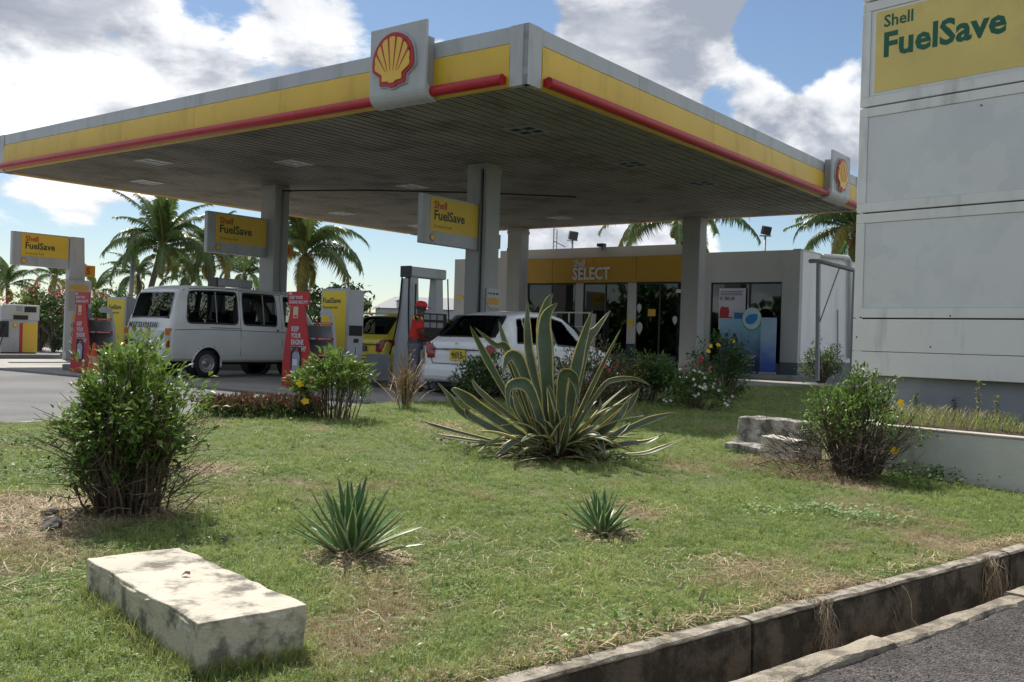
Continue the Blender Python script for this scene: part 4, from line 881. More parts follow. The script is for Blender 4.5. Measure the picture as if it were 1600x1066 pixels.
# ================================================================== PUMP ISLANDS
M_isl = mat('island_concrete', (.20, .20, .20), .85, .15, 3, dirt=(.08, .08, .08), ds=3, damt=.5)
for (u_, v0, v1, lab) in ((4.72, .55, 6.6, 'low grey concrete pump island under the nearest column'), (12.2, -.6, 6.6, 'low concrete pump island under the left column, behind the minibus'), (20.1, -.4, 6.6, 'low dark pump island of the far left fuel sign')):
    r = empty('pump_island', W(u_, v0), RZ, lab, 'pump island'); MB().prism([(a, b - .0) for a, b in rbox(v1 - v0, 1.0, .3)], .13, M_isl).build('plinth', r, .015)
def hose(b, pts, r=.017, n=24):
    P = [Vector(p) for p in pts]; out = []
    for i in range(n + 1):
        t = i / n * (len(P) - 1); k = min(int(t), len(P) - 2); f = t - k
        p0, p1, p2, p3 = P[max(k - 1, 0)], P[k], P[k + 1], P[min(k + 2, len(P) - 1)]
        out.append(.5 * ((2 * p1) + (p2 - p0) * f + (2 * p0 - 5 * p1 + 4 * p2 - p3) * f * f + (3 * p1 - p0 - 3 * p2 + p3) * f ** 3))
    b.tube(out, r, M_black, 7); return out
def portal_pump(u, v, label, extra=True, tall=2.52, L_=1.08):
    """tall pump with two uprights carrying a hose beam; local X along v, Y along u"""
    r = empty('fuel_pump', W(u, v, .13), RZ, label, 'fuel pump', 'portal fuel pumps'); H = tall - .13
    MB().box(-.02, L_ + .02, .05, .34, H - .22, H, M_fascia).build('hose_beam', r, .03)
    MB().box(-.07, -.022, .045, .345, H - .23, H + .01, M_blackp).build('beam_end', r, .01)
    for x0, x1 in ((.02, .25), (L_ - .27, L_ - .04)):
        MB().add([(x0, -.02, 0), (x1, -.02, 0), (x1, .44, 0), (x0, .44, 0), (x0, .10, H - .22), (x1, .10, H - .22), (x1, .29, H - .22), (x0, .29, H - .22)], [(0, 1, 5, 4), (1, 2, 6, 5), (2, 3, 7, 6), (3, 0, 4, 7)], M_lgrey).build('upright', r, .02)
    MB().box(.26, L_ - .28, .04, .36, 0, 1.45, M_lgrey).build('body', r, .02)
    d_ = MB().box(.27, L_ - .02, -.025, .035, .80, 1.42, M_dark).build('display_panel', r, .01)
    b = MB()
    for k in range(3):
        for j in range(2): b.box(.31 + k * .22, .49 + k * .22, -.030, -.026, 1.28 - j * .17, 1.39 - j * .17, M_grey)
    b.build('price_window', d_)
    MB().box(.27, L_ - .02, -.022, .03, .1, .77, M_blackp).build('lower_door', r, .01)
    MB().add([(-.03, -.10, 0), (-.03, .52, 0), (-.03, .34, H - .26), (-.03, .06, H - .26), (.015, -.10, 0), (.015, .52, 0), (.015, .34, H - .26), (.015, .06, H - .26)], [(0, 1, 2, 3), (4, 5, 6, 7), (0, 1, 5, 4), (1, 2, 6, 5), (2, 3, 7, 6), (3, 0, 4, 7)], M_lgrey).build('end_panel', r, .01)
    b = MB(); hose(b, [(-.05, .10, H - .2), (-.06, .08, 1.4), (-.07, .02, .7), (-.08, 0, .35), (-.07, .0, .6), (-.04, -.02, .9)])
    hose(b, [(-.05, .30, H - .2), (-.06, .36, 1.4), (-.09, .50, .7), (-.12, .62, .3), (-.14, .7, .1)]); hose(b, [(L_ + .02, .02, H - .2), (L_ + .03, -.02, 1.5), (L_ + .05, -.08, .8), (L_ + .03, -.05, 1.0)], .015); b.build('hose', r)
    return r
portal_pump(4.78, 2.62, 'tall grey portal fuel pump behind the attendant, between the yellow car and the white hatchback')
portal_pump(12.25, 3.2, 'grey portal fuel pump seen only above the minibus roof', tall=2.42)
# kiosk on the near island
ki = empty('payment_kiosk', W(4.9, .85, .0), RZ, 'grey cabinet with a yellow poster side standing behind the red shelf stand', 'cabinet')
MB().box(.03, .46, -.0, .74, .14, 1.93, M_lgrey).build('body', ki, .02)
MB().box(.0, .029, -.02, .76, .72, 1.95, M_fascia).build('poster_frame', ki, .01)
kp = MB().box(-.006, -.001, .03, .72, .75, 1.90, mat('poster_yellow', (.78, .58, .03), .45, .05)).build('poster', ki)
text('FuelSave', .15, M_dkgreen, kp, FM((-.008, .70, 1.66), (0, -1, 0), PZ), .001, .02); text('Economy Fuel', .075, M_dkgreen, kp, FM((-.008, .70, 1.55), (0, -1, 0), PZ), .001, .01)
MB().box(.07, .42, -.012, -.001, 1.02, 1.22, M_dark).build('screen', ki); MB().box(.2, .32, -.015, -.001, .88, .96, M_blackp).box(.2, .3, -.006, -.001, .62, .82, MATS['goods_white']).box(.24, .26, -.009, -.007, .64, .8, M_dark).build('card_slot', ki)
bn = empty('island_box', W(4.55, 1.35, 0), RZ, 'small plain grey box low on the island right of the grey cabinet', 'box'); MB().box(0, .4, 0, .3, .13, .66, M_grey).build('body', bn, .01)
# left kiosk poster
k2 = empty('payment_kiosk', W(11.6, .15, 0), RZ, 'white cabinet with a yellow poster just left of the minibus rear', 'cabinet')
MB().box(.03, .46, 0, .78, .14, 1.73, M_lgrey).build('body', k2, .02); MB().box(0, .029, -.02, .80, .5, 1.75, M_fascia).build('poster_frame', k2, .01)
kp = MB().box(-.006, -.001, .03, .76, .6, 1.70, MATS['poster_yellow']).build('poster', k2)
text('FuelSave', .15, M_dkgreen, kp, FM((-.008, .70, 1.47), (0, -1, 0), PZ), .001, .02); text('Economy Fuel', .075, M_dkgreen, kp, FM((-.008, .70, 1.36), (0, -1, 0), PZ), .001, .01)
# red oil display stands: local X along v (shelf depth side), Y along u; front face at x=0 is the red one
def oil_stand(loc, rz, label, s=1.0):
    r = empty('display_stand', loc, rz, label, 'display stand', 'red oil display stands'); r.scale = (s, s, s)
    MB().prism([(0, 0), (.90, 0), (.82, .55), (.70, 1.05), (.60, 1.55), (.22, 1.55), (.10, 1.0), (.02, .5)], .03, mat('stand_red', (.46, .012, .018), .5, .08, 2), FM((-.0, .90, 0.02), (0, -1, 0), PZ)).build('front_panel', r, .006)
    side = [(.03, 0), (.58, 0), (.56, .5), (.50, 1.05), (.42, 1.42), (.30, 1.5), (.18, 1.5), (.10, 1.42), (.06, 1.05), (.03, .5)]
    MB().prism([(x, z) for x, z in side], .02, M_grey, FM((0.02, .88, .02), PX, PZ)).build('back_side', r)
    MB().prism([(.40, 0), (.58, 0), (.56, .5), (.50, 1.05), (.42, 1.42), (.30, 1.5), (.18, 1.5), (.10, 1.42), (.14, 1.36), (.36, 1.36), (.44, 1.0), (.50, .5), (.51, .06), (.40, .06)], .03, M_lgrey, FM((0.03, .05, .02), PX, PZ)).build('side_frame', r)
    MB().box(.50, .53, .08, .84, .05, 1.2, M_lgrey).build('back_board', r)
    for z in (.30, .62, .93, 1.22):
        x1 = .58 - z * .10; o = MB().box(.04, x1, .06, .84, z, z + .02, M_lgrey).build('shelf', r)
        MB().box(.05, x1 - .02, .012, .03, z - .012, z + .035, MATS['stand_red']).build('shelf_strip', o)
        b = MB(); [b.box(.10 + k * .045, .13 + k * .045, .008, .0115, z + .002, z + .02, MATS['print_white']) for k in range(7)]; b.build('printed_line', o)
    MB().tube([(.1, .45, 1.4), (.1, .45, 1.7)], .015, M_grey).build('header_post', r)
    hd = MB().box(-.01, .01, .18, .80, 1.56, 1.83, MATS['stand_red']).build('header_board', r, .004)
    text('KEEP YOUR', .082, MATS['print_white'], hd, FM((-.013, .75, 1.69), (0, -1, 0), PZ), .001, .015, .9); text('ENGINE HEALTHY', .082, MATS['print_white'], hd, FM((-.013, .75, 1.60), (0, -1, 0), PZ), .001, .015, .8)
    MB().box(-.014, -.011, .68, .77, 1.77, 1.82, mat('strip_cream', (.6, .45, .3), .5, 0)).build('mark', hd)
    T = FM((-.032, .90, 0.02), (0, -1, 0), PZ)
    f_ = [o for o in r.children if o.name.startswith('front_panel')][0]
    for i, t_ in enumerate(('KEEP', 'YOUR', 'ENGINE', 'HEALTHY')): text(t_, .135, MATS['print_white'], f_, T @ Matrix.Translation((.26, 1.05 - i * .125, .003)), .001, .02, .74)
    MB().box(.30, .44, 1.30, 1.52, .001, .004, MATS['strip_cream'], T).box(.33, .41, 1.32, 1.36, .005, .006, M_letred, T).build('price_tag', f_)
    b = MB(); b.box(.26, .56, .26, .76, .001, .004, M_dark, T); b.prism([(.31, .30), (.50, .30), (.53, .58), (.49, .66), (.42, .70), (.32, .62)], .006, mat('bottle_grey', (.30, .33, .42), .4, .1), T, d0=.005).prism([(.40, .66), (.46, .64), (.48, .72), (.41, .73)], .006, M_letred, T, d0=.006).box(.33, .46, .40, .52, .012, .014, MATS['print_white'], T); b.build('bottle_picture', f_)
    return r
MATS.setdefault('print_white', mw)
oil_stand(W(4.66, -.16), RZ, 'larger red oil display stand right of the minibus, before the grey cabinet')
oil_stand(W(10.85, -1.05), RZ, 'red oil display stand left of the minibus, with a traffic cone beside it', .98)
def cone(loc, label):
    r = empty('traffic_cone', loc, 0, label, 'traffic cone'); mo = mat('cone_orange', (.62, .10, .02), .5, .1)
    MB().prism([(x - .19, y - .19) for x, y in rbox(.38, .38, .05)], .035, M_black).build('base', r); MB().lathe([(.14, .035), (.10, .27)], mo, 20).lathe([(.072, .42), (.03, .68), (.028, .70), (0, .70)], mo, 20).build('body', r); MB().lathe([(.10, .27), (.072, .42)], mat('cone_band', (.7, .3, .2), .4, .1), 20).build('band', r)
cone(gp(146, 588, 0), 'orange traffic cone standing against the left red display stand')
# far left pump
fp = empty('fuel_pump', W(21.6, 2.0, .0), RZ, 'white fuel pump with red and yellow stripes at the far left edge', 'fuel pump')
MB().box(0, 1.15, 0, .55, .14, 1.60, M_fascia).build('body', fp, .03); MB().box(.03, 1.12, .02, .53, 0, .14, M_dark).build('foot', fp)
MB().box(-.0, 1.17, -.035, .0, 1.16, 1.65, M_fascia).build('head', fp, .02)
M = FM((0, -.036, 0), PX, PZ)
b = MB(); b.box(.42, .62, 1.44, 1.60, .001, .006, M_grey, M).box(.68, 1.06, 1.42, 1.60, .001, .006, M_dark, M).build('display', fp); MB().box(.34, .80, 1.18, 1.32, .001, .006, M_dark, M).box(.34, .85, 1.35, 1.39, .001, .006, M_tri, M).build('keypad', fp)
M = FM((0, -.001, 0), PX, PZ); MB().box(.56, .66, .15, 1.08, .001, .005, mat('stripe_red', (.42, .03, .03), .4, .05), M).build('red_stripe', fp); MB().box(.665, 1.13, .15, 1.08, .001, .005, mat('stripe_yellow', (.68, .43, .05), .4, .05), M).build('yellow_stripe', fp)
scallop(fp, M @ Matrix.Translation((.42, .94, .002)), .15, 'small_emblem', False, .01)
MB().box(-.05, .22, -.02, .0, .62, 1.12, M_blackp).build('nozzle_holder', fp)
b = MB(); hose(b, [(.1, -.03, 1.05), (.0, -.12, .7), (-.15, -.2, .3), (-.3, -.2, .1), (-.1, -.3, .04), (.3, -.3, .03)]); hose(b, [(-.02, .1, 1.0), (-.14, .1, .5), (-.05, .1, .2), (-.1, .2, .9)]); b.build('hose', fp)
hz = MB(); hose(hz, [(0, 0, .02), (.5, -.1, .02), (1.0, .15, .03), (1.3, 0, .02), (1.1, -.25, .02), (.7, -.2, .06), (1.5, .1, .02)], .02, 40); o = hz.build('air_hose'); o.location = W(19.9, 3.0, .131); o.rotation_euler = (0, 0, RZ); tag(o, 'loose black hose lying on the far left pump island', 'hose')
# ================================================================== VEHICLES
def lerp(a, b, t): return a + (b - a) * t
class Shell:
    """stations: (x, z_bottom, z_belt, z_roof, w_low, w_belt, w_roof)"""
    def __init__(s, st): s.st = st
    def par(s, x):
        st = s.st
        if x <= st[0][0]: return st[0]
        for a, b in zip(st[:-1], st[1:]):
            if x <= b[0]:
                t = (x - a[0]) / (b[0] - a[0]); return tuple(lerp(p, q, t) for p, q in zip(a, b))
        return st[-1]
    def cs(s, x):
        _, zb, zs_, zt, wl, ws, wt = s.par(x); h = max(zt - zs_, .001); rr = min(.10, h * .35)
        P = [(0, zb), (wl * .90, zb), (wl * .985, zb + .05), (wl + .012, zb + .22 * (zs_ - zb)), (wl + .02, (zb + zs_) * .5), (lerp(wl, ws, .85) + .012, zs_ - .10 * (zs_ - zb)), (ws, zs_),
             (lerp(ws, wt, .33) + .006, zs_ + (h - rr) * .33), (lerp(ws, wt, .67) + .004, zs_ + (h - rr) * .67), (wt, zt - rr), (wt - rr * .35, zt - rr * .30), (wt - rr * 1.1, zt - .004), (wt * .45, zt + .012 * min(1, h * 5)), (0, zt + .018 * min(1, h * 5))]
        return P
    def S(s, x, j):
        P = s.cs(x); k = min(int(j), len(P) - 2); f = j - k; return Vector((x, lerp(P[k][0], P[k + 1][0], f), lerp(P[k][1], P[k + 1][1], f)))
    def nrm(s, x, j):
        e = .02; a = s.S(x + e, j) - s.S(x - e, j); b = s.S(x, min(13, j + .05)) - s.S(x, max(0, j - .05)); n = b.cross(a)
        if n.length < 1e-9: return Vector((0, 1, 0))
        n.normalize(); c = s.S(x, j) - Vector((x, 0, s.par(x)[2]))
        return n if n.dot(Vector((0, c.y, c.z)) + Vector((-.3 if x < s.st[len(s.st)//2][0] else .3, 0, 0))) > 0 else -n
    def body(s, L_, wheels, wr, holes, step=.025):
        xs = sorted(set([round(s.st[0][0] + i * step, 4) for i in range(int((s.st[-1][0] - s.st[0][0]) / step) + 1)] + [p[0] for p in s.st])); b = MB(); nj = 13; sub = 4
        js = [k / sub for k in range(nj * sub + 1)]
        for sg in (1, -1):
            V = []; Fc = []
            for x in xs:
                for j in js:
                    p = s.S(x, j); V.append(Vector((p.x, p.y * sg, p.z)))
            n = len(js)
            # round the wheel arches by pulling nearby points on to the arch circle
            dele = set()
            for wx in wheels:
                for i, x in enumerate(xs):
                    for q, j in enumerate(js):
                        if j > 6.2: continue
                        v = V[i * n + q]; dx, dz = v.x - wx, v.z - wr; rr = math.hypot(dx, dz); ra = wr * 1.16
                        if rr < ra - .5 * step and abs(v.y) > .3: dele.add(i * n + q)
                        elif rr < ra + .55 * step and abs(v.y) > .3 and j >= 2: v.x = wx + dx / rr * ra; v.z = wr + dz / rr * ra
            for i in range(len(xs) - 1):
                for q in range(n - 1):
                    f = (i * n + q, i * n + q + 1, (i + 1) * n + q + 1, (i + 1) * n + q)
                    if any(k in dele for k in f): continue
                    cx, cj = (xs[i] + xs[i + 1]) / 2, (js[q] + js[q + 1]) / 2
                    if any(h(cx, cj, sg) for h in holes): continue
                    Fc.append(f)
            b.add(V, Fc, s.paint, True)
            for wx in wheels:      # rolled lip round each arch
                arc = []
                for a in range(-14, 195, 8):
                    ax, az = wx + wr * 1.16 * math.cos(R(a)), wr + wr * 1.16 * math.sin(R(a)); best = min((s.S(ax, j) for j in js if 1.5 < j < 6.2), key=lambda p: abs(p.z - az)); arc.append((ax, (best.y + .002) * sg, az))
                b.tube(arc, .022, s.paint, 6)
        for i, x in ((0, xs[0]), (1, xs[-1])):
            P = s.cs(x); poly = [(x, y, z) for y, z in P] + [(x, -y, z) for y, z in reversed(P[1:-1])]; b.add(poly, [tuple(range(len(poly)))], s.paint)
        return b
    def patch(s, b, quad, mt, sg=1, off=.004, nx=8, nj=5, rnd_=.0, thick=0):
        """quad: x as function of j at both ends (x0b,x0t,x1b,x1t, j0,j1)"""
        x0b, x0t, x1b, x1t, j0, j1 = quad; V = []
        for a in range(nx + 1):
            for c in range(nj + 1):
                t = c / nj; j = lerp(j0, j1, t); x = lerp(lerp(x0b, x0t, t), lerp(x1b, x1t, t), a / nx); p = s.S(x, j) + s.nrm(x, j) * off; V.append((p.x, p.y * sg, p.z))
        b.add(V, [(a * (nj + 1) + c, a * (nj + 1) + c + 1, (a + 1) * (nj + 1) + c + 1, (a + 1) * (nj + 1) + c) for a in range(nx) for c in range(nj)], mt, True)
    def ring(s, b, fn, mt, rs=.06, rt=.16, ws=.03, wt=.07, n=6):
        def loop(e):
            out = []; a_, b2 = rs + e * ws, rt + e * wt
            for cs_, ct_, a0 in ((1 + e * ws - a_, -e * wt + b2, -90), (1 + e * ws - a_, 1 + e * wt - b2, 0), (-e * ws + a_, 1 + e * wt - b2, 90), (-e * ws + a_, -e * wt + b2, 180)):
                for k in range(n + 1): a = R(a0 + 90 * k / n); out.append((cs_ + a_ * math.cos(a), ct_ + b2 * math.sin(a)))
            return out
        def dens(lp_):
            o = []
            for i, p in enumerate(lp_):
                q = lp_[(i + 1) % len(lp_)]; m_ = 8 if math.hypot(p[0] - q[0], (p[1] - q[1])) > .3 else 1
                for k in range(m_): o.append((lerp(p[0], q[0], k / m_), lerp(p[1], q[1], k / m_)))
            return o
        li, lo_ = dens(loop(0)), dens(loop(1))
        if len(li) != len(lo_): li = loop(0); lo_ = loop(1)
        m = len(li); V = [fn(*p) for p in li] + [fn(*p) for p in lo_]
        b.add(V, [(k, (k + 1) % m, m + (k + 1) % m, m + k) for k in range(m)], mt, True)
    def line(s, b, pts, mt, w=.008, sg=1, off=.004):
        P = [];
        for x, j in pts: p = s.S(x, j) + s.nrm(x, j) * off; P.append((p.x, p.y * sg, p.z))
        b.tube(P, w, mt, 4)
def wheel(parent, x, y, r, w, sg, rim_mt, steel=False):
    T = Matrix.Translation((x, y, r)) @ Matrix.Rotation(R(90) * -sg, 4, 'X')
    t = MB(); t.lathe([(r * .62, w), (r * .66, w + .004), (r * .90, w), (r * .985, w - .03), (r, w * .5), (r, -w * .5), (r * .98, -w + .02), (r * .6, -w)], M_black, 28, T); o = t.build('wheel', parent)
    m = MB(); m.lathe([(0, w - .02), (r * .16, w - .018), (r * .18, w - .035), (r * .42, w - .04), (r * .5, w - .012), (r * .56, w - .03), (r * .60, w - .005), (r * .64, w + .003)], rim_mt, 28, T)
    if steel:
        for k in range(8): a = k * math.pi / 4; m.add([(r * .44 * math.cos(a) + r * .035 * math.cos(q * math.pi / 3), r * .44 * math.sin(a) + r * .035 * math.sin(q * math.pi / 3), w - .024) for q in range(6)], [tuple(range(6))], M_dark, T=T)
    else:
        for k in range(5):
            a = k * 2 * math.pi / 5; m.add([(r * .28 * math.cos(a - .25), r * .28 * math.sin(a - .25), w - .014), (r * .52 * math.cos(a - .3), r * .52 * math.sin(a - .3), w - .010), (r * .52 * math.cos(a + .3), r * .52 * math.sin(a + .3), w - .010), (r * .28 * math.cos(a + .25), r * .28 * math.sin(a + .25), w - .014)], [(0, 1, 2, 3)], M_dark, T=T)
    m.build('rim', o)
def interior(root, L0, L1, hw, z0, zb, seats, steer=None):
    m_ = mat('car_interior', (.05, .05, .055), .8, .2); MB().box(L0, L1, -hw, hw, z0, z0 + .05, m_).build('cabin_floor', root)
    for x in seats:
        o = MB()
        for y in (-hw * .5, hw * .5): o.box(x, x + .45, y - hw * .38, y + hw * .38, z0 + .05, z0 + .38, m_).box(x - .1, x + .02, y - hw * .38, y + hw * .38, z0 + .3, zb + .12, m_).box(x - .08, x, y - .12, y + .12, zb + .13, zb + .30, m_)
        o.build('seat', root, .03)
M_paintw = mat('paint_white', (.74, .75, .75), .28, .03, .8, coat=.6)
M_vanw = mat('van_white', (.68, .69, .67), .35, .05, 1.0, dirt=(.34, .34, .32), ds=1.2, damt=.25, coat=.4)
M_payel = mat('paint_yellow', (.74, .62, .06), .28, .03, .8, coat=.6)
M_seam = mat('panel_gap', (.03, .03, .03), .8, 0); M_lampr = mat('lamp_red', (.26, .004, .008), .2, .05, coat=.3); M_lampa = mat('lamp_amber', (.6, .2, .04), .15, .05, coat=1); M_lampc = mat('lamp_clear', (.5, .5, .5), .15, .05, coat=1)
M_plate = mat('plate_yellow', (.68, .50, .04), .4, .03); M_rim = mat('rim_silver', (.38, .38, .39), .35, .1, metal=.6); M_chrome = mat('chrome', (.6, .6, .6), .15, 0, metal=1)
M_mask = mat('window_edge', (.015, .015, .017), .35, 0)
MBACK = lambda x, y, z: FM((x, y, z), (0, -1, 0), PZ)
def plate(parent, x, yc, zc, s, w=.52, h=.14, bg=None, fg=None, two=False):
    o = MB().box(x - .008, x, yc - w / 2, yc + w / 2, zc - h / 2, zc + h / 2, bg or M_plate).build('number_plate', parent, .004)
    text(s, h * .95, fg or M_blackp, o, MBACK(x - .010, yc, zc - h * .33), .001, .004, .85 * min(1, w / .5) , align='CENTER')
    return o
# ---- minibus
def minibus():
    r = empty('minibus', W(9.60, -.55), RZ, 'white minibus parked left under the canopy with its rear towards the lawn', 'minibus')
    hw = .855
    st = [(0.0, .42, .98, 1.00, hw - .05, hw - .05, hw - .06), (.02, .38, 1.0, 1.06, hw - .02, hw - .02, hw - .05), (.09, .36, 1.08, 1.32, hw, hw, hw - .06), (.17, .36, 1.12, 1.66, hw, hw, hw - .09), (.22, .36, 1.13, 1.80, hw, hw, hw - .105), (.30, .36, 1.13, 1.90, hw, hw, hw - .11), (.45, .36, 1.13, 1.965, hw, hw, hw - .115), (.7, .36, 1.13, 1.99, hw, hw, hw - .12),
          (1.2, .34, 1.13, 2.01, hw, hw, hw - .12), (2.6, .34, 1.12, 2.0, hw, hw, hw - .12), (3.3, .34, 1.10, 1.96, hw, hw, hw - .12), (3.6, .36, 1.06, 1.82, hw, hw, hw - .12), (4.05, .38, .98, 1.25, hw, hw - .02, hw - .1), (4.3, .40, .88, .95, hw - .05, hw - .08, hw - .12), (4.42, .45, .70, .74, hw - .12, hw - .15, hw - .2)]
    s = Shell(st); s.paint = M_vanw
    win = [(.42, .50, 1.72, 1.72), (1.88, 1.88, 3.0 - .18, 3.0 - .2), (3.06, 3.04, 3.72, 3.34)]
    def hole(x, j, sg):
        if 6.3 < j < 8.9:
            t = (j - 6.3) / 2.6
            for a, a2, b_, b2 in win:
                if lerp(a, a2, t) < x < lerp(b_, b2, t): return True
        if j > 10.9 and .080 < x < .225: return True
        if j > 10.9 and 3.64 < x < 4.02: return True
        return False
    o = s.body(4.42, [.95, 3.45], .315, [hole]).build('body', r)
    for sg in (1, -1):
        for i, (a, a2, b_, b2) in enumerate(win):
            def fn(s_, t_, a=a, a2=a2, b_=b_, b2=b2):
                j = 6.3 + 2.6 * t_; x = lerp(lerp(a, a2, t_), lerp(b_, b2, t_), s_); p = s.S(x, j) + s.nrm(x, j) * .006; return Vector((p.x, p.y * sg, p.z))
            m = MB(); s.ring(m, fn, M_mask, .075, .20, .022, .06); f = m.build('window_frame', r)
            g = MB(); s.patch(g, (a, a2, b_, b2, 6.3, 8.9), M_vanglass, sg, -.004); g.build('pane', f)
            if i < 2: m = MB(); xm = (a + b_) / 2 + .1; s.patch(m, (xm - .015, xm - .015, xm + .015, xm + .015, 6.3, 8.9), M_grey, sg, .002, 1); m.build('divider', f)
        m = MB()
        for pts in ([(1.80, 1.2), (1.80, 3), (1.80, 5), (1.80, 6.3), (1.80, 8.9), (1.80, 9.2)], [(2.97, 1.2), (2.97, 4), (2.97, 6.2), (2.95, 9)], [(1.8, 9.25), (2.5, 9.25), (2.97, 9.2)], [(.12, 5.05), (.8, 5.05), (1.8, 5.05), (3.0, 5.05), (4, 5.0)]): s.line(m, pts, M_seam, .006, sg, .001)
        m.build('door_gap', r)
        m = MB(); s.patch(m, (1.0, 1.0, 1.8, 1.8, 5.45, 5.62), mat('rail_brown', (.07, .045, .04), .6, .1), sg, .012); m.build('slide_rail', r)
        m = MB(); s.patch(m, (2.80, 2.80, 2.86, 2.86, 5.2, 5.75), M_blackp, sg, .014, 2); m.build('door_handle', r)
        m = MB(); s.patch(m, (.36, .40, 3.2, 3.2, 9.62, 9.82), M_seam, sg, .004, 12, 1); m.build('roof_gutter', r)
    # rear window over the sloped top zone
    m = MB(); V = []; zz = [(.095, 1.29), (.12, 1.40), (.2, 1.66), (.262, 1.80), (.29, 1.86)]
    def back(x, y): P = s.cs(x); return Vector((x, y, P[-1][1]))
    def bquad(mb, x0, x1, w0, w1, mt, off, nx=8, ny=8):
        V = []
        for i in range(nx + 1):
            x = lerp(x0, x1, i / nx); w = lerp(w0, w1, i / nx); e = .01; n = Vector((-(back(x + e, 0).z - back(x - e, 0).z), 0, 2 * e)).normalized()
            for k in range(ny + 1): V.append(back(x, lerp(-w, w, k / ny)) + n * off)
        mb.add(V, [(i * (ny + 1) + k, i * (ny + 1) + k + 1, (i + 1) * (ny + 1) + k + 1, (i + 1) * (ny + 1) + k) for i in range(nx) for k in range(ny)], mt, True)
    s.ring(m, lambda s_, t_: back(lerp(.080, .225, t_), lerp(-lerp(.70, .655, t_), lerp(.70, .655, t_), s_)) + Vector((-.008, 0, .003)), M_mask, .06, .18, .018, .05)
    f = m.build('rear_window_frame', r); g = MB(); bquad(g, .078, .226, .70, .66, M_vanglass, -.002); g.build('pane', f)
    text('MITSUBISHI', .165, M_blackp, r, FM((.012, .68, 1.06), (0, -1, 0), (.22, 0, .97)) @ Matrix.Translation((0, 0, .028)), .004, .018, 1.06, kern=1.25, name='rear_lettering')
    b = MB(); b.prism([(-.05, .02), (0, .12), (.05, .02), (.0, -.06)], .01, M_logo_yellow, MBACK(-.012, -.05, .93)).build('yellow_sticker', r)
    for sg in (1, -1):
        m = MB()
        for z0, z1, mt in ((.62, .80, M_lampr), (.80, .90, M_lampc), (.90, 1.06, M_lampa)):
            m.box(-.014, .10, .70, .845, z0, z1 - .003, mt, Matrix.Diagonal((1, sg, 1, 1)))
        m.build('rear_lamp', r, .008)
    MB().box(-.10, .06, -.84, .84, .38, .60, M_vanw).box(-.112, -.085, -.80, .80, .36, .385, M_blackp).build('rear_bumper', r, .03)
    MB().box(-.03, 0, -.36, .36, .60, .67, M_blackp).build('step_pad', r, .01); MB().box(-.03, .01, -.76, -.40, .605, .68, M_vanw).box(-.03, .01, .40, .76, .605, .68, M_vanw).build('bumper_corner', r, .02)
    plate(r, -.104, .05, .50, '3718 JN 07', .50, .15, fg=M_blackp)
    for x in (.95, 3.45):
        for sg in (1, -1):
            wheel(r, x, sg * .72, .315, .10, sg, M_rim, True); MB().box(x - .38, x + .38, sg * .35 - .02, sg * .35 + .02, .3, .75, M_dark).lathe([(.37, -.28), (.37, .0)], M_dark, 24, Matrix.Translation((x, sg * (.83), .315)) @ Matrix.Rotation(R(90) * -sg, 4, 'X')).build('wheel_well', r)
    interior(r, .35, 4.0, .78, .55, 1.15, (.7, 1.5, 2.3, 3.1)); MB().box(.2, 4.2, -.6, .6, .28, .36, M_dark).build('underside', r)
    return r
minibus()
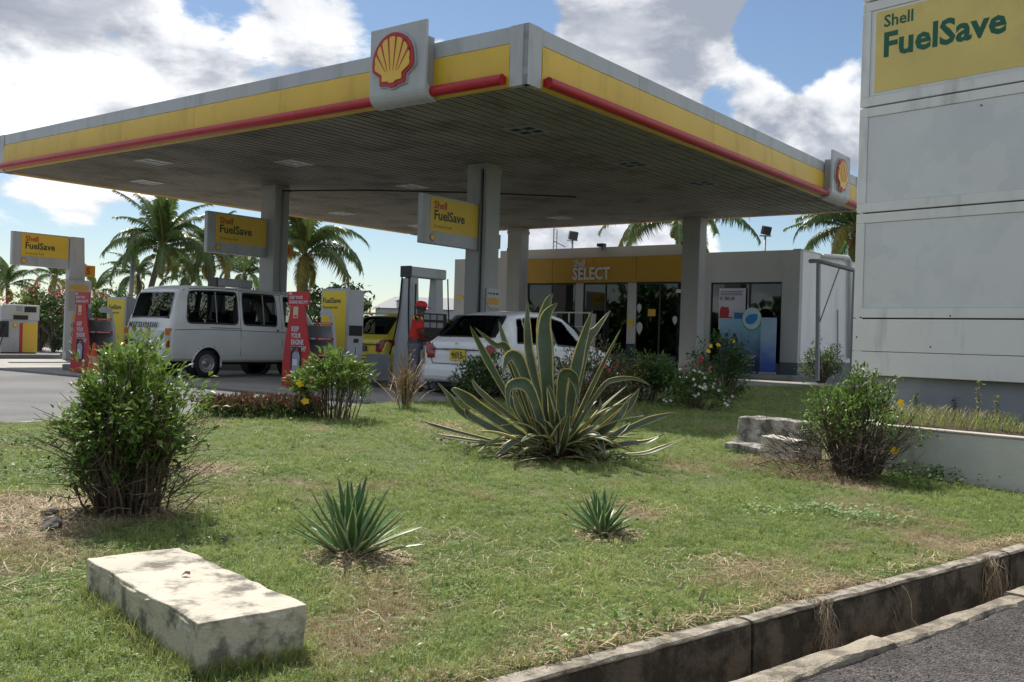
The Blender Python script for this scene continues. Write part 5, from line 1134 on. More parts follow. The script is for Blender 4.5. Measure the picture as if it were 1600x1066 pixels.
# ---- hatchbacks (white and yellow)
def hatch(loc, paint, label, L_=4.25, hw=.845, H=1.46, plate_s='8618', plate_bg=None, plate_fg=None, rear='A'):
    r = empty('hatchback_car', loc, RZ, label, 'car')
    st = [(0.0, .34, .72, .74, hw - .10, hw - .09, hw - .12), (.03, .30, .86, .90, hw - .05, hw - .04, hw - .10), (.07, .28, .92, .97, hw - .02, hw - .02, hw - .12), (.16, .25, .95, 1.03, hw, hw, hw - .14), (.30, .23, .96, 1.16, hw, hw, hw - .19), (.48, .22, .96, 1.32, hw, hw, hw - .22), (.60, .22, .955, H - .13, hw, hw, hw - .235), (.72, .22, .955, H - .085, hw, hw, hw - .24), (.95, .22, .95, H - .045, hw, hw, hw - .245), (1.2, .2, .94, H - .015, hw, hw, hw - .25),
          (1.55, .20, .94, H, hw, hw, hw - .25), (2.0, .20, .92, H - .01, hw, hw, hw - .24), (2.35, .20, .91, H - .07, hw, hw, hw - .24), (2.75, .20, .90, H - .26, hw, hw, hw - .22), (3.10, .20, .89, 1.0, hw, hw, hw - .16), (3.3, .20, .87, .93, hw, hw - .01, hw - .10), (3.8, .22, .76, .84, hw - .02, hw - .05, hw - .16), (4.1, .25, .66, .70, hw - .10, hw - .14, hw - .25), (L_, .32, .50, .52, hw - .22, hw - .26, hw - .35)]
    s = Shell(st); s.paint = paint
    win = [(.62, .86, .93, 1.0), (1.0, 1.05, 1.78, 1.80), (1.84, 1.86, 2.78, 2.32)]
    def hole(x, j, sg):
        if 6.25 < j < 8.9:
            t = (j - 6.25) / 2.65
            for a, a2, b_, b2 in win:
                if lerp(a, a2, t) < x < lerp(b_, b2, t): return True
        if j > 11.2 and (.20 < x < .62 or 2.42 < x < 3.02): return True
        return False
    s.body(L_, [.72, 3.38], .30, [hole]).build('body', r)
    def back(x, y): P = s.cs(x); return Vector((x, y, P[-1][1]))
    def bq(mb, x0, x1, w0, w1, mt, off, nx=6, ny=8, ylo=None):
        V = []
        for i in range(nx + 1):
            x = lerp(x0, x1, i / nx); w = lerp(w0, w1, i / nx); e = .01; n = Vector((-(back(x + e, 0).z - back(x - e, 0).z), 0, 2 * e)).normalized()
            for k in range(ny + 1):
                y = lerp(-w, w, k / ny); V.append(back(x, y) + n * off)
        mb.add(V, [(i * (ny + 1) + k, i * (ny + 1) + k + 1, (i + 1) * (ny + 1) + k + 1, (i + 1) * (ny + 1) + k) for i in range(nx) for k in range(ny)], mt, True)
    m = MB(); s.ring(m, lambda s_, t_: back(lerp(.20, .62, t_), lerp(-lerp(.67, .575, t_), lerp(.67, .575, t_), s_)) + Vector((-.008, 0, .006)), M_mask, .06, .14, .02, .05); f = m.build('rear_window_frame', r); g = MB(); bq(g, .195, .625, .68, .58, M_carglass, .0); g.build('rear_pane', f)
    m = MB(); bq(m, 2.42, 3.04, .56, .70, M_carglass, .004); m.build('windscreen', r)
    for sg in (1, -1):
        for (a, a2, b_, b2) in win:
            def fn(s_, t_, a=a, a2=a2, b_=b_, b2=b2):
                j = 6.25 + 2.65 * t_; x = lerp(lerp(a, a2, t_), lerp(b_, b2, t_), s_); p = s.S(x, j) + s.nrm(x, j) * .006; return Vector((p.x, p.y * sg, p.z))
            m = MB(); s.ring(m, fn, M_mask, .07, .14, .04, .07); f = m.build('window_frame', r)
            g = MB(); s.patch(g, (a, a2, b_, b2, 6.25, 8.9), M_carglass, sg, -.002); g.build('pane', f)
        m = MB()
        for pts in ([(.98, 1.8), (.99, 4), (1.0, 6.0)], [(1.81, 1.2), (1.81, 4), (1.81, 6.1)], [(2.80, 1.2), (2.84, 4), (2.82, 6.0)]): s.line(m, pts, M_seam, .005, sg, .0)
        m.build('door_gap', r)
        m = MB(); s.patch(m, (1.05, 1.05, 1.22, 1.22, 5.15, 5.4), paint, sg, .02, 2, 2); s.patch(m, (1.92, 1.92, 2.08, 2.08, 5.15, 5.4), paint, sg, .02, 2, 2); m.build('door_handle', r)
        m = MB(); p = s.S(2.62, 6.1); m.box(-.06, .06, -.09, .09, -.06, .07, paint, Matrix.Translation((p.x, (p.y + .12) * sg, p.z + .04))); m.build('wing_mirror', r, .03)
        # rear lamp: wraps the corner beside the tailgate
        m = MB(); V_ = []
        prof_ = [(hw - .30, -.012), (hw - .20, -.012), (hw - .13, -.006), (hw - .075, .01), (hw - .03, .05), (hw + .010, .14), (hw + .020, .26)]; zz_ = ((.68, .86), (.67, .92), (.67, .95), (.68, .955), (.70, .955), (.74, .95), (.84, .93))
        for (y_, x_), (za, zb_) in zip(prof_, zz_):
            for q_ in range(5):
                z_ = lerp(za, zb_, q_ / 4); rx_ = 0 if z_ < .74 else (lerp(0, .03, (z_ - .74) / .16) if z_ < .9 else lerp(.03, .07, (z_ - .9) / .07)); V_.append((max(x_, rx_ - .012) if x_ < .05 else x_, y_ * sg, z_))
        m.add(V_, [(i_ * 5 + q_, i_ * 5 + q_ + 1, i_ * 5 + q_ + 6, i_ * 5 + q_ + 5) for i_ in range(6) for q_ in range(4)], M_lampr, True)
        m.build('rear_lamp', r)
        wheel(r, .72, sg * .73, .30, .09, sg, M_rim); wheel(r, 3.38, sg * .73, .30, .09, sg, M_rim)
        for x in (.72, 3.38): MB().box(x - .36, x + .36, sg * .36 - .02, sg * .36 + .02, .2, .7, M_dark).lathe([(.35, -.3), (.35, .0)], M_dark, 24, Matrix.Translation((x, sg * .82, .30)) @ Matrix.Rotation(R(90) * -sg, 4, 'X')).build('wheel_well', r)
    b = MB(); pr = [(-.085, .30), (-.11, .36), (-.11, .47), (-.095, .545), (-.06, .56), (.12, .56), (.12, .26), (-.02, .26)]
    V = []; ws = [(-hw - .005, .16), (-hw + .03, .08), (-hw + .14, .02), (0, -.01), (hw - .14, .02), (hw - .03, .08), (hw + .005, .16)]
    for y, dx in ws: V += [(x + dx if x < .1 else x + dx * .3, y, z) for x, z in pr]
    n = len(pr); b.add(V, [(i * n + k, i * n + (k + 1) % n, (i + 1) * n + (k + 1) % n, (i + 1) * n + k) for i in range(len(ws) - 1) for k in range(n)], paint, False); b.build('rear_bumper', r, .012)
    MB().tube([(-.02, -.60, .83), (-.028, 0, .845), (-.02, .60, .83)], .010, M_seam, 4).build('tailgate_crease', r)
    MB().box(-.028, 0, -.36, .36, .84, .875, paint).build('tailgate_handle', r, .01)
    b = MB(); b.tube([(0.0, -.60, .58), (-.012, -.62, .66), (.03, -.64, .95)], .006, M_seam, 4).tube([(0.0, .60, .58), (-.012, .62, .66), (.03, .64, .95)], .006, M_seam, 4).tube([(-.012, -.6, .58), (-.012, .6, .58)], .006, M_seam, 4); b.build('tailgate_gap', r)
    b = MB(); b.tube([(-.03, -.05, .93), (-.032, .0, .96), (-.03, .05, .93)], .006, M_chrome, 4).tube([(-.03, .0, .90), (-.03, .0, .96)], .006, M_chrome, 4).build('badge', r)
    plate(r, -.020, .0, .74, plate_s, .36 if rear == 'A' else .5, .20 if rear == 'A' else .12, plate_bg, plate_fg)
    interior(r, .5, 3.1, .70, .35, .95, (1.0, 1.9)); MB().box(.1, 4.0, -.6, .6, .17, .24, M_dark).build('underside', r)
    MB().tube([(.2, -.5, .965), (.14, -.1, 1.02)], .008, M_blackp, 4).build('wiper', r)
    return r
wc = hatch(W(1.80, .62), M_paintw, 'white hatchback with yellow number plate being refuelled beside the attendant', H=1.56)
MB().tube([(.9, 0, 1.56), (.62, 0, 1.78)], .004, M_blackp, 4).build('aerial', wc)
yc = hatch(W(6.65, 2.9), M_payel, 'yellow hatchback with dark number plate behind the left end of the portal pump', L_=4.1 + .15, hw=.82, H=1.56, plate_s='4472 DC 05', plate_bg=M_blackp, plate_fg=M_chrome, rear='B')
MB().box(-.112, -.1, -.74, .74, .40, .52, M_blackp).build('bumper_strip', yc, .005); MB().box(.58, .72, -.58, .58, 1.52, 1.56, M_payel).build('roof_spoiler', yc, .02)
# ================================================================== PERSON
def skin(name, verts, edges, radii, mt, parent, levels=2, root=0):
    me = bpy.data.meshes.new(name); me.from_pydata([tuple(v) for v in verts], edges, []); o = bpy.data.objects.new(name, me); col.objects.link(o)
    md = o.modifiers.new('s', 'SKIN'); md.use_smooth_shade = True
    for i, d in enumerate(me.skin_vertices[0].data): r_ = radii[i]; d.radius = r_ if isinstance(r_, tuple) else (r_, r_); d.use_root = (i == root)
    sb_ = o.modifiers.new('u', 'SUBSURF'); sb_.levels = levels; sb_.render_levels = levels
    dg = bpy.context.evaluated_depsgraph_get(); nm = bpy.data.meshes.new_from_object(o.evaluated_get(dg)); bpy.data.objects.remove(o); nm.materials.clear(); nm.materials.append(mt)
    nm.polygons.foreach_set('use_smooth', [True] * len(nm.polygons)); return link(name, nm, parent)
def attendant():
    # local: +x is where he faces, y to his left, z up
    pe = empty('person', W(3.38, 1.22, 0), math.atan2(.16, 1), 'person in red and yellow shirt, grey trousers and red cap refuelling the white hatchback', 'person')
    pe.scale = (1.04, 1.12, 1.02)
    Ms = mat('skin_dark', (.085, .045, .03), .5, .1); Mr_ = mat('shirt_red', (.60, .03, .012), .8, .12, 9, bump=.4, bs=25); My_ = mat('shirt_yellow', (.75, .42, .04), .8, .1); Mt = mat('trousers_grey', (.15, .155, .185), .85, .25, 14, bump=.4, bs=30); Mcap = mat('cap_red', (.62, .02, .015), .7, .08)
    V = [(0, 0, .93), (.01, 0, 1.08), (.02, 0, 1.25), (.03, 0, 1.37), (.05, 0, 1.43), (.075, 0, 1.50), (.095, 0, 1.56), (.085, 0, 1.60)]; Rr = [(.13, .10), (.12, .095), (.13, .10), (.10, .09), (.055, .055), (.068, .08), (.075, .09), (.065, .08)]
    E_ = [(i, i + 1) for i in range(7)]
    def chain(start, pts, rad):
        k = start
        for p, q in zip(pts, rad): V.append(p); Rr.append(q); E_.append((k, len(V) - 1)); k = len(V) - 1
        return k
    for sg in (1, -1):
        chain(0, [(.0, sg * .095, .86), (.03 if sg > 0 else -.01, sg * .10, .50), (-.01 if sg > 0 else -.05, sg * .105, .12), (.0 if sg > 0 else -.04, sg * .105, .05), (.13 if sg > 0 else .09, sg * .12, .035)], [.085, .055, .038, .04, .032])
        el = (.07, sg * .22, 1.09) if sg < 0 else (.08, .22, 1.10); wr = (.31, sg * .13 + .0, .99) if sg < 0 else (.32, .10, 1.02)
        kw = chain(3, [(.02, sg * .17, 1.36), el, wr, (wr[0] + .05, wr[1] - sg * .01, wr[2] - .005), (wr[0] + .085, wr[1] - sg * .015, wr[2] - .01)], [.055, .042, .028, .026, .022])
        for f in range(4):
            yy = (f - 1.5) * .019; bx = V[kw]
            chain(kw, [(bx[0] + .02, bx[1] + yy, bx[2] - .002), (bx[0] + .045 - abs(f - 1.3) * .004, bx[1] + yy, bx[2] - .012), (bx[0] + .050 - abs(f - 1.3) * .006, bx[1] + yy * .9, bx[2] - .035)], [.0095, .009, .008])
        bx = V[kw - 1]; chain(kw - 1, [(bx[0] + .01, bx[1] - sg * .03, bx[2] + .012), (bx[0] + .04, bx[1] - sg * .036, bx[2] + .008)], [.010, .009])
    body = skin('body', V, E_, Rr, Ms, pe)
    hd = MB(); hd.add([(.165, -.010, 1.555), (.165, .010, 1.555), (.187, 0, 1.535), (.16, 0, 1.53), (.155, 0, 1.575)], [(0, 1, 2), (0, 2, 3), (1, 2, 3), (0, 1, 4)], Ms); 
    for sg in (1, -1): hd.lathe([(0, .012), (.012, .010), (.018, .0), (.016, -.006)], Ms, 10, FM((.09, sg * .078, 1.55), PX, (0, 0, 1)) @ Matrix.Rotation(0 if sg < 0 else math.pi, 4, 'X'))
    hd.box(.158, .168, -.022, .022, 1.498, 1.505, mat('lips', (.06, .02, .018), .5, 0)); hd.build('face', pe)
    e = MB(); [e.lathe([(0, .008), (.006, .006), (.010, 0)], M_dark, 8, FM((.152, sg * .03, 1.565), (0, 1, 0), PZ)) for sg in (1, -1)]; e.build('eyes', pe)
    # hair under the cap, cap
    MB().lathe([(.093, 1.53), (.098, 1.57), (.095, 1.61)], M_blackp, 20, Matrix.Translation((.082, 0, 0)) @ Matrix.Diagonal((1, .87, 1, 1))).build('hair', pe)
    T = Matrix.Translation((.085, 0, 1.585)) @ Matrix.Rotation(R(8), 4, 'Y')
    MB().lathe([(.112, 0), (.112, .025), (.105, .06), (.08, .09), (.04, .105), (0, .108)], Mcap, 22, T @ Matrix.Diagonal((1, .86, 1, 1))).prism([(.06, -.08), (.13, -.085), (.20, -.05), (.215, 0), (.20, .05), (.13, .085), (.06, .08)], .006, Mcap, T).build('cap', pe)
    # trousers
    V = [(0, 0, .95)]; Rr = [(.145, .115)]; E_ = []
    for sg in (1, -1): chain(0, [(.0, sg * .10, .84), (.03 if sg > 0 else -.01, sg * .105, .50), (-.01 if sg > 0 else -.05, sg * .108, .14), (-.01 if sg > 0 else -.05, sg * .108, .09)], [.105, .078, .066, .07])
    skin('trousers', V, E_, Rr, Mt, pe)
    V = [(0.0, 0, .92), (.01, 0, 1.08), (.02, 0, 1.25), (.028, 0, 1.36), (.04, 0, 1.405)]; Rr = [(.165, .15), (.165, .15), (.165, .145), (.135, .12), (.075, .075)]; E_ = [(i, i + 1) for i in range(4)]
    for sg in (1, -1): chain(3, [(.022, sg * .165, 1.36), (.05, sg * .205, 1.20), (.065, sg * .22, 1.14)], [.085, .076, .08])
    sh = skin('shirt', V, E_, Rr, Mr_, pe); sh.data.materials.append(My_)
    for p in sh.data.polygons:
        c = p.center
        if 1.315 + .3 * abs(c.y) * 0 < c.z - .25 * max(0, -c.x) and abs(c.y) > .06 and c.z > 1.335: p.material_index = 1
    b = MB()
    for sg in (1, -1):
        x = 0 if sg > 0 else -.04; b.prism([(x - .09, -.045), (x - .06, -.05), (x + .12, -.05), (x + .17, -.03), (x + .18, 0), (x + .17, .03), (x + .12, .05), (x - .06, .05), (x - .09, .045)], .085, M_black, Matrix.Translation((0, sg * .112, .0)))
    b.build('shoes', pe, .02)
attendant()
# nozzle and its hose from the pump to the car
nz = empty('fuel_nozzle', W(2.62, 1.22, .95), RZ, 'fuel nozzle held by the attendant with its hose sagging from the pump', 'fuel nozzle')
MB().tube([(0, 0, 0), (-.02, .14, .04), (-.03, .26, .05), (-.02, .40, -.02)], [.014, .02, .03, .018], M_blackp).build('spout', nz)
b = MB(); hose(b, [(-.02, .40, -.02), (-.05, .38, -.4), (-.1, .3, -.85), (.1, .2, -.93), (.5, .6, -.93), (1.0, 1.4, -.80), (1.3, 2.0, -.2), (1.4, 2.1, .6), (1.45, 2.15, 1.2)], .02, 50); b.build('hose', nz)
pb_ = gp(673, 592, 0); 
gr = empty('service_bin', W(3.55, 1.75, 0), RZ, 'low pale rounded service bin with an orange round mark behind the attendant', 'bin')
MB().prism(rbox(.45, .75, .18), .04, M_lgrey, FM((-.02, .2, .13), (0, -1, 0), PZ)).build('front', gr); MB().box(-.015, .3, -.22, .18, 0.01, .75, M_grey).build('body', gr, .04)
MB().prism(disc(.22, .55, .09, 20), .01, MATS['number_orange'], FM((-.065, .2, .13), (0, -1, 0), PZ)).build('round_mark', gr)
# ================================================================== VEGETATION
def leaves_np(P, D, Nn, L_, Wd, fold=.18, droop=.15):
    """P base points, D directions, Nn rough normals, all (n,3); returns verts (n*6,3) and tris"""
    n = len(P); D = D / np.linalg.norm(D, axis=1, keepdims=True); S_ = np.cross(D, Nn); S_ /= np.linalg.norm(S_, axis=1, keepdims=True) + 1e-9; U_ = np.cross(S_, D)
    L_ = np.asarray(L_)[:, None]; Wd = np.asarray(Wd)[:, None]
    v0 = P; v1 = P + D * L_ * .42 + S_ * Wd * .5 + U_ * Wd * fold; v2 = P + D * L_ * .42 - S_ * Wd * .5 + U_ * Wd * fold; v3 = P + D * L_ * .48 - U_ * L_ * .02; v4 = P + D * L_ - U_ * L_ * droop
    V = np.stack([v0, v1, v2, v3, v4], 1).reshape(-1, 3); b = (np.arange(n) * 5)[:, None]
    Fc = np.concatenate([b + [0, 1, 3], b + [1, 4, 3], b + [0, 3, 2], b + [3, 4, 2]], 1).reshape(-1, 3); return V, Fc
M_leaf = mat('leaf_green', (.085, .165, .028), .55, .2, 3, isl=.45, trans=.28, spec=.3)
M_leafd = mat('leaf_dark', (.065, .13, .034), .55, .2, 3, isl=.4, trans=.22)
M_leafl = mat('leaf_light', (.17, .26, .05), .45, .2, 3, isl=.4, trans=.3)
M_twig = mat('twig', (.10, .070, .05), .9, .35, 12); M_twigd = mat('twig_dark', (.045, .033, .024), .9, .3, 12); M_twigl = mat('twig_pale', (.26, .21, .16), .9, .3, 12)
M_petaly = mat('petal_yellow', (.80, .50, .02), .5, .1, isl=.1, trans=.2); M_petalw = mat('petal_white', (.72, .72, .70), .5, .05, isl=.1, trans=.2); M_petalr = mat('petal_red', (.55, .03, .05), .5, .1, isl=.2, trans=.2); M_petalp = mat('petal_pink', (.55, .07, .13), .5, .1, isl=.3, trans=.2)
M_tan = mat('leaf_tan', (.34, .24, .12), .7, .2, 5, isl=.45, trans=.15); M_rust = mat('leaf_rust', (.17, .095, .045), .6, .2, 5, isl=.6, trans=.15)
def bush(name, base, rx, ry, h, nl, ls, mt, label, cat='bush', wild=0.0, stems=30, stem_h=.5, lo=.35, flowers=None, group=None, twigmt=None, mix=None, top_bias=1.0, seed=0, clump=5, arch=0.0, lw=.42, low_spread=.5):
    rg = np.random.RandomState(seed + 100); rr = random.Random(seed + 9)
    r = empty(name, base, 0, label, cat, group)
    # stems fan out from the base, each ends in leaf clumps
    b = MB(); tips = []
    for i in range(stems):
        a = rr.uniform(0, 6.28); q = math.sqrt(rr.random()); tx, ty = rx * q * math.cos(a), ry * q * math.sin(a)
        zt = h * (lo + (1 - lo) * rr.random() ** (1 / top_bias)) * (1 - .35 * q * q)
        if wild:
            lump = 1 + wild * (1.6 * noise.noise(Vector((math.cos(a) * 1.5, math.sin(a) * 1.5, zt / h * 2.2 + seed * 7))) + rr.gauss(0, .18)); tx *= lump; ty *= lump; zt *= 1 + wild * .45 * rr.gauss(0, .5)
            zt = min(zt, h * 1.12)
        bx, by = tx * low_spread * .35 + rr.gauss(0, rx * .08), ty * low_spread * .35 + rr.gauss(0, ry * .08)
        m1 = Vector((lerp(bx, tx, .35) + rr.gauss(0, rx * .07), lerp(by, ty, .35) + rr.gauss(0, ry * .07), zt * .4)); m2 = Vector((lerp(bx, tx, .75) + rr.gauss(0, rx * .06), lerp(by, ty, .75) + rr.gauss(0, ry * .06), zt * .75)); t = Vector((tx, ty, zt - arch * q * h))
        b.tube([(bx, by, -.03), m1, m2, t], [.010 * h, .007 * h, .005 * h, .0025 * h], twigmt or (M_twig if rr.random() < .7 else M_twigl), 4, cap=False)
        tips.append((t, m2)); 
        for k in range(2):
            e = t + Vector((rr.gauss(0, rx * .18), rr.gauss(0, ry * .18), rr.uniform(-.10, .10) * h)); b.tube([m2 if rr.random() < .5 else m1, (m2 + e) / 2 + Vector((0, 0, .02 * h)), e], [.004 * h, .003 * h, .0018 * h], twigmt or M_twig, 3, cap=False); tips.append((e, m2))
    b.build('stems', r)
    bare = set(i for i in range(len(tips)) if wild and (rr.random() < .35 * wild or tips[i][0].z < h * .33 and rr.random() < .7)); keep = [t for i, t in enumerate(tips) if i not in bare] or tips
    n = nl; T = np.array([t[0] for t in keep]); wts = rg.rand(len(keep)) ** (1.2 if wild else .3); ti = rg.choice(len(keep), n, p=wts / wts.sum()); P = T[ti] + rg.normal(0, 1, (n, 3)) * np.array([rx, ry, h * .5]) * (.095 if not wild else .115)
    P[:, 2] = np.maximum(P[:, 2], .02)
    C_ = np.array([0, 0, h * .35]); D = (P - C_) / np.array([rx, ry, h * .6]) + rg.normal(0, .75, (n, 3)); D[:, 2] += .25
    Nn = rg.normal(0, .35, (n, 3)) + np.array([0, 0, 1.0]); L_ = ls * rg.uniform(.6, 1.25, n)
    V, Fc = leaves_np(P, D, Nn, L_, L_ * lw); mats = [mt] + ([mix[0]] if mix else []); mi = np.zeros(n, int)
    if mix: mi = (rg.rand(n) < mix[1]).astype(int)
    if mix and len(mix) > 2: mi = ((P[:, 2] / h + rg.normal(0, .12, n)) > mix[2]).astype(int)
    npmesh('foliage', V, Fc, 3, mats, np.repeat(mi, 4), r, False, 'stuff')
    if flowers:
        fm, nf, fs, spots = flowers
        for k in range(nf):
            if spots and k < len(spots): p = Vector(spots[k])
            else:
                t = T[rg.randint(len(T))]; p = Vector(t) + Vector((rr.gauss(0, .03), -abs(rr.gauss(0, .05)), rr.uniform(0, .06)))
            fb = MB(); pn = 5; ax = Vector((rr.gauss(0, .4), -1, .55 + rr.gauss(0, .3))).normalized(); s1 = ax.cross(Z).normalized(); s2 = s1.cross(ax)
            for q in range(pn):
                a = q * 2 * math.pi / pn; d1 = s1 * math.cos(a) + s2 * math.sin(a); d2 = -s1 * math.sin(a) + s2 * math.cos(a)
                fb.add([p, p + d1 * fs * .6 + d2 * fs * .42 + ax * fs * .25, p + d1 * fs * 1.0 + ax * fs * .15, p + d1 * fs * .6 - d2 * fs * .42 + ax * fs * .25], [(0, 1, 2, 3)], fm)
            fb.build('flower', r)
    return r
pb = lp(200, 800)
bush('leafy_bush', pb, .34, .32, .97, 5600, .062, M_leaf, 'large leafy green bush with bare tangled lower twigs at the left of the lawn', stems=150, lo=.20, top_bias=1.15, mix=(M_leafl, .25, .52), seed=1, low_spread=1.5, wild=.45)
# bare tangled twigs round its lower half
def tangle(name, base, rx, h, n, label, mt, parent=None, seed=0, ry=None):
    rr = random.Random(seed); b = MB(); ry = ry or rx
    for _ in range(n):
        a = rr.uniform(0, 6.28); q = rr.uniform(.2, 1); p = Vector((rx * q * math.cos(a), ry * q * math.sin(a), rr.uniform(.02, h * .5))); d = Vector((math.cos(a + rr.gauss(0, .8)), math.sin(a + rr.gauss(0, .8)), rr.uniform(-.1, 1.0))) * rr.uniform(.12, .35) * h
        m = p + d * .5 + Vector((rr.gauss(0, .03), rr.gauss(0, .03), rr.gauss(0, .03))); b.tube([p, m, p + d], [.0035, .0028, .0015], mt if rr.random() < .7 else M_twigl, 3, cap=False)
    o = b.build(name, parent, kind='stuff')
    if parent is None: o.location = base; tag(o, label, 'twigs')
    return o
tw = tangle('twigs', pb, .36, 1.0, 380, 'tangle of bare brown twigs round the foot of the large left bush', M_twig, seed=3)
bush('leafy_bush', lp(1335, 742), .46, .42, .90, 2900, .055, M_leafl, 'sprawling bush with bare brown stems and one yellow flower in front of the planter wall', stems=110, lo=.55, top_bias=1.4, mix=(M_leaf, .5), flowers=(M_petaly, 2, .045, [(.27, -.34, .70), (.22, -.38, .27)]), seed=2, low_spread=1.1, wild=.5)
tangle('twigs', lp(1300, 745), .62, .75, 380, 'dead brown twigs heaped under the sprawling right bush', M_twigd, seed=5, ry=.4)
litter('dead_grass', [(lp(1250, 735).x, lp(1250, 735).y, .7, 2200)], 'brown dead litter under the twigs left of the right bush', .04, .13, .002, .10, mt=M_rust)
bush('small_shrub', lp(522, 655), .36, .32, .74, 1900, .085, M_leafl, 'light green shrub with two yellow flowers in front of the right red stand', stems=60, lo=.62, top_bias=1.6, flowers=(M_petaly, 2, .055, [(-.36, -.28, .42), (-.28, -.34, .22)]), seed=4, low_spread=1.5, wild=.3)
bush('round_bush', lp(752, 628) + Vector((0, .3, 0)), .42, .40, .72, 2600, .075, M_leafd, 'rounded dark green bush in front of the white hatchback bumper', stems=60, lo=.25, seed=6, mix=(M_leaf, .3), wild=.15)
bush('flower_bush', lp(925, 640) + Vector((0, .4, 0)), .85, .6, .88, 3000, .065, M_rust, 'loose reddish bush with a few pink flowers right behind the giant agave', stems=90, lo=.3, flowers=(M_petalr, 9, .032, []), mix=(M_leafd, .55), seed=7, wild=.4)
bush('leafy_bush', lp(1015, 632) + Vector((0, .5, 0)), .62, .55, .78, 3000, .10, M_leafd, 'dark broad-leaved bush left of the white-flowered bush', stems=60, lo=.25, flowers=(M_petalr, 2, .035, []), mix=(M_leaf, .4), seed=8, wild=.35)
bush('flower_bush', lp(1092, 640), .48, .45, .66, 2600, .055, M_leaf, 'green bush dotted with small white flowers in front of the right rear column', stems=60, lo=.2, flowers=(M_petalw, 60, .028, []), seed=9, wild=.3)
bush('flower_spray', lp(1088, 640) + Vector((0, .12, .25)), .25, .2, .62, 260, .05, M_leafd, 'thin red-flowered stems rising from the white-flowered bush', 'flowers', stems=14, lo=.7, flowers=(M_petalr, 9, .03, []), twigmt=M_rust, seed=10)
bush('leafy_bush', lp(1138, 625) + Vector((0, .3, 0)), .50, .45, 1.18, 3200, .07, M_leafd, 'tall dark green bush with yellow flowers before the blue advertising board', stems=60, lo=.2, flowers=(M_petaly, 4, .05, [(-.36, -.3, .98), (-.22, -.32, 1.0), (-.40, -.32, .88), (.05, -.3, 1.08)]), seed=12, wild=.3)
bush('leafy_bush', gp(1284, 597, .05), .50, .45, 1.25, 2600, .085, M_leafd, 'upright leafy shrub at the foot of the steel frame beside the shop', stems=50, lo=.2, mix=(M_leafl, .3), seed=13, flowers=(M_petaly, 3, .05, []))
bush('dry_plant', lp(632, 640) + Vector((0, .1, 0)), .22, .22, .85, 60, .05, M_tan, 'dry upright brown strappy plant in front of the attendant', 'plant', stems=8, lo=.5, seed=14)
def strappy(name, base, n, Lr, wd, mt, label, cat, spread=.5, seed=0, parent=None, r0=.03, el=(35, 85), levels=1, partname='leaf', h0=0.0, droop=(.2, .9)):
    rr = random.Random(seed); b = MB()
    for _ in range(n):
        a = rr.uniform(0, 6.28); e = R(rr.uniform(*el)); L_ = rr.uniform(*Lr); dr = rr.uniform(*droop); p = Vector((rr.gauss(0, r0), rr.gauss(0, r0), rr.uniform(0, h0))); h = Vector((math.cos(a), math.sin(a), 0)); sd_ = Vector((-h.y, h.x, 0)); V = []
        for k in range(6):
            t = k / 5; ee = e - dr * t * 1.4; 
            if k: p = p + (h * math.cos(ee) + Z * math.sin(ee)) * L_ / 5
            w = wd * (1 - t) ** .6 * (.5 + 1.2 * t if t < .4 else 1) ; V += [p - sd_ * w, p + sd_ * w]
        b.add(V, [(2 * k, 2 * k + 1, 2 * k + 3, 2 * k + 2) for k in range(5)], mt)
    o = b.build(name, parent, kind='stuff' if parent else None)
    if parent is None: o.location = base; tag(o, label, cat)
    return o
dp = [o for o in col.objects if o.name.startswith('dry_plant')][0]
strappy('blades', None, 110, (.25, .6), .009, M_tan, '', '', seed=2, parent=dp, r0=.06, h0=.38, droop=(-.1, .8))
strappy('blades', None, 60, (.3, .8), .006, M_twigl, '', '', seed=3, parent=dp, r0=.05, h0=.3, el=(55, 88), droop=(-.1, .3))
# low rusty hedge along the kerb
hd = empty('low_hedge', lp(400, 645), 0, 'low rusty red-brown hedge along the kerb left of the small shrub', 'hedge')
def hedge():
    rg = np.random.RandomState(3); A_ = lp(318, 652); B_ = lp(495, 650); o = Vector(hd.location); V = []; n = 7000; t = rg.rand(n); P = np.outer(1 - t, A_ - o) + np.outer(t, B_ - o)
    ht = .18 + .04 * np.sin(t * 23) + .03 * np.sin(t * 61); q = rg.rand(n) ** .6; P[:, 0] += rg.normal(0, .07, n); P[:, 1] += rg.normal(0, .16, n); P[:, 2] = P[:, 2] * 0 + q * ht + .0
    D = rg.normal(0, .5, (n, 3)); D[:, 2] += 1.1; V, Fc = leaves_np(P, D, rg.normal(0, 1, (n, 3)), .055 * rg.uniform(.6, 1.4, n), .022 * rg.uniform(.6, 1.4, n))
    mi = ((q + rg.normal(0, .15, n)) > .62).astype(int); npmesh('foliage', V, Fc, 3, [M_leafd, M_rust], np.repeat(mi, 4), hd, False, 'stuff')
    b = MB(); rr = random.Random(4)
    for _ in range(90):
        p = A_.lerp(B_, rr.random()) - o + Vector((rr.gauss(0, .05), rr.gauss(0, .1), -.02)); b.tube([p, p + Vector((rr.gauss(0, .05), rr.gauss(0, .05), .16))], .004, M_twigd, 3, cap=False)
    b.build('stems', hd)
hedge()
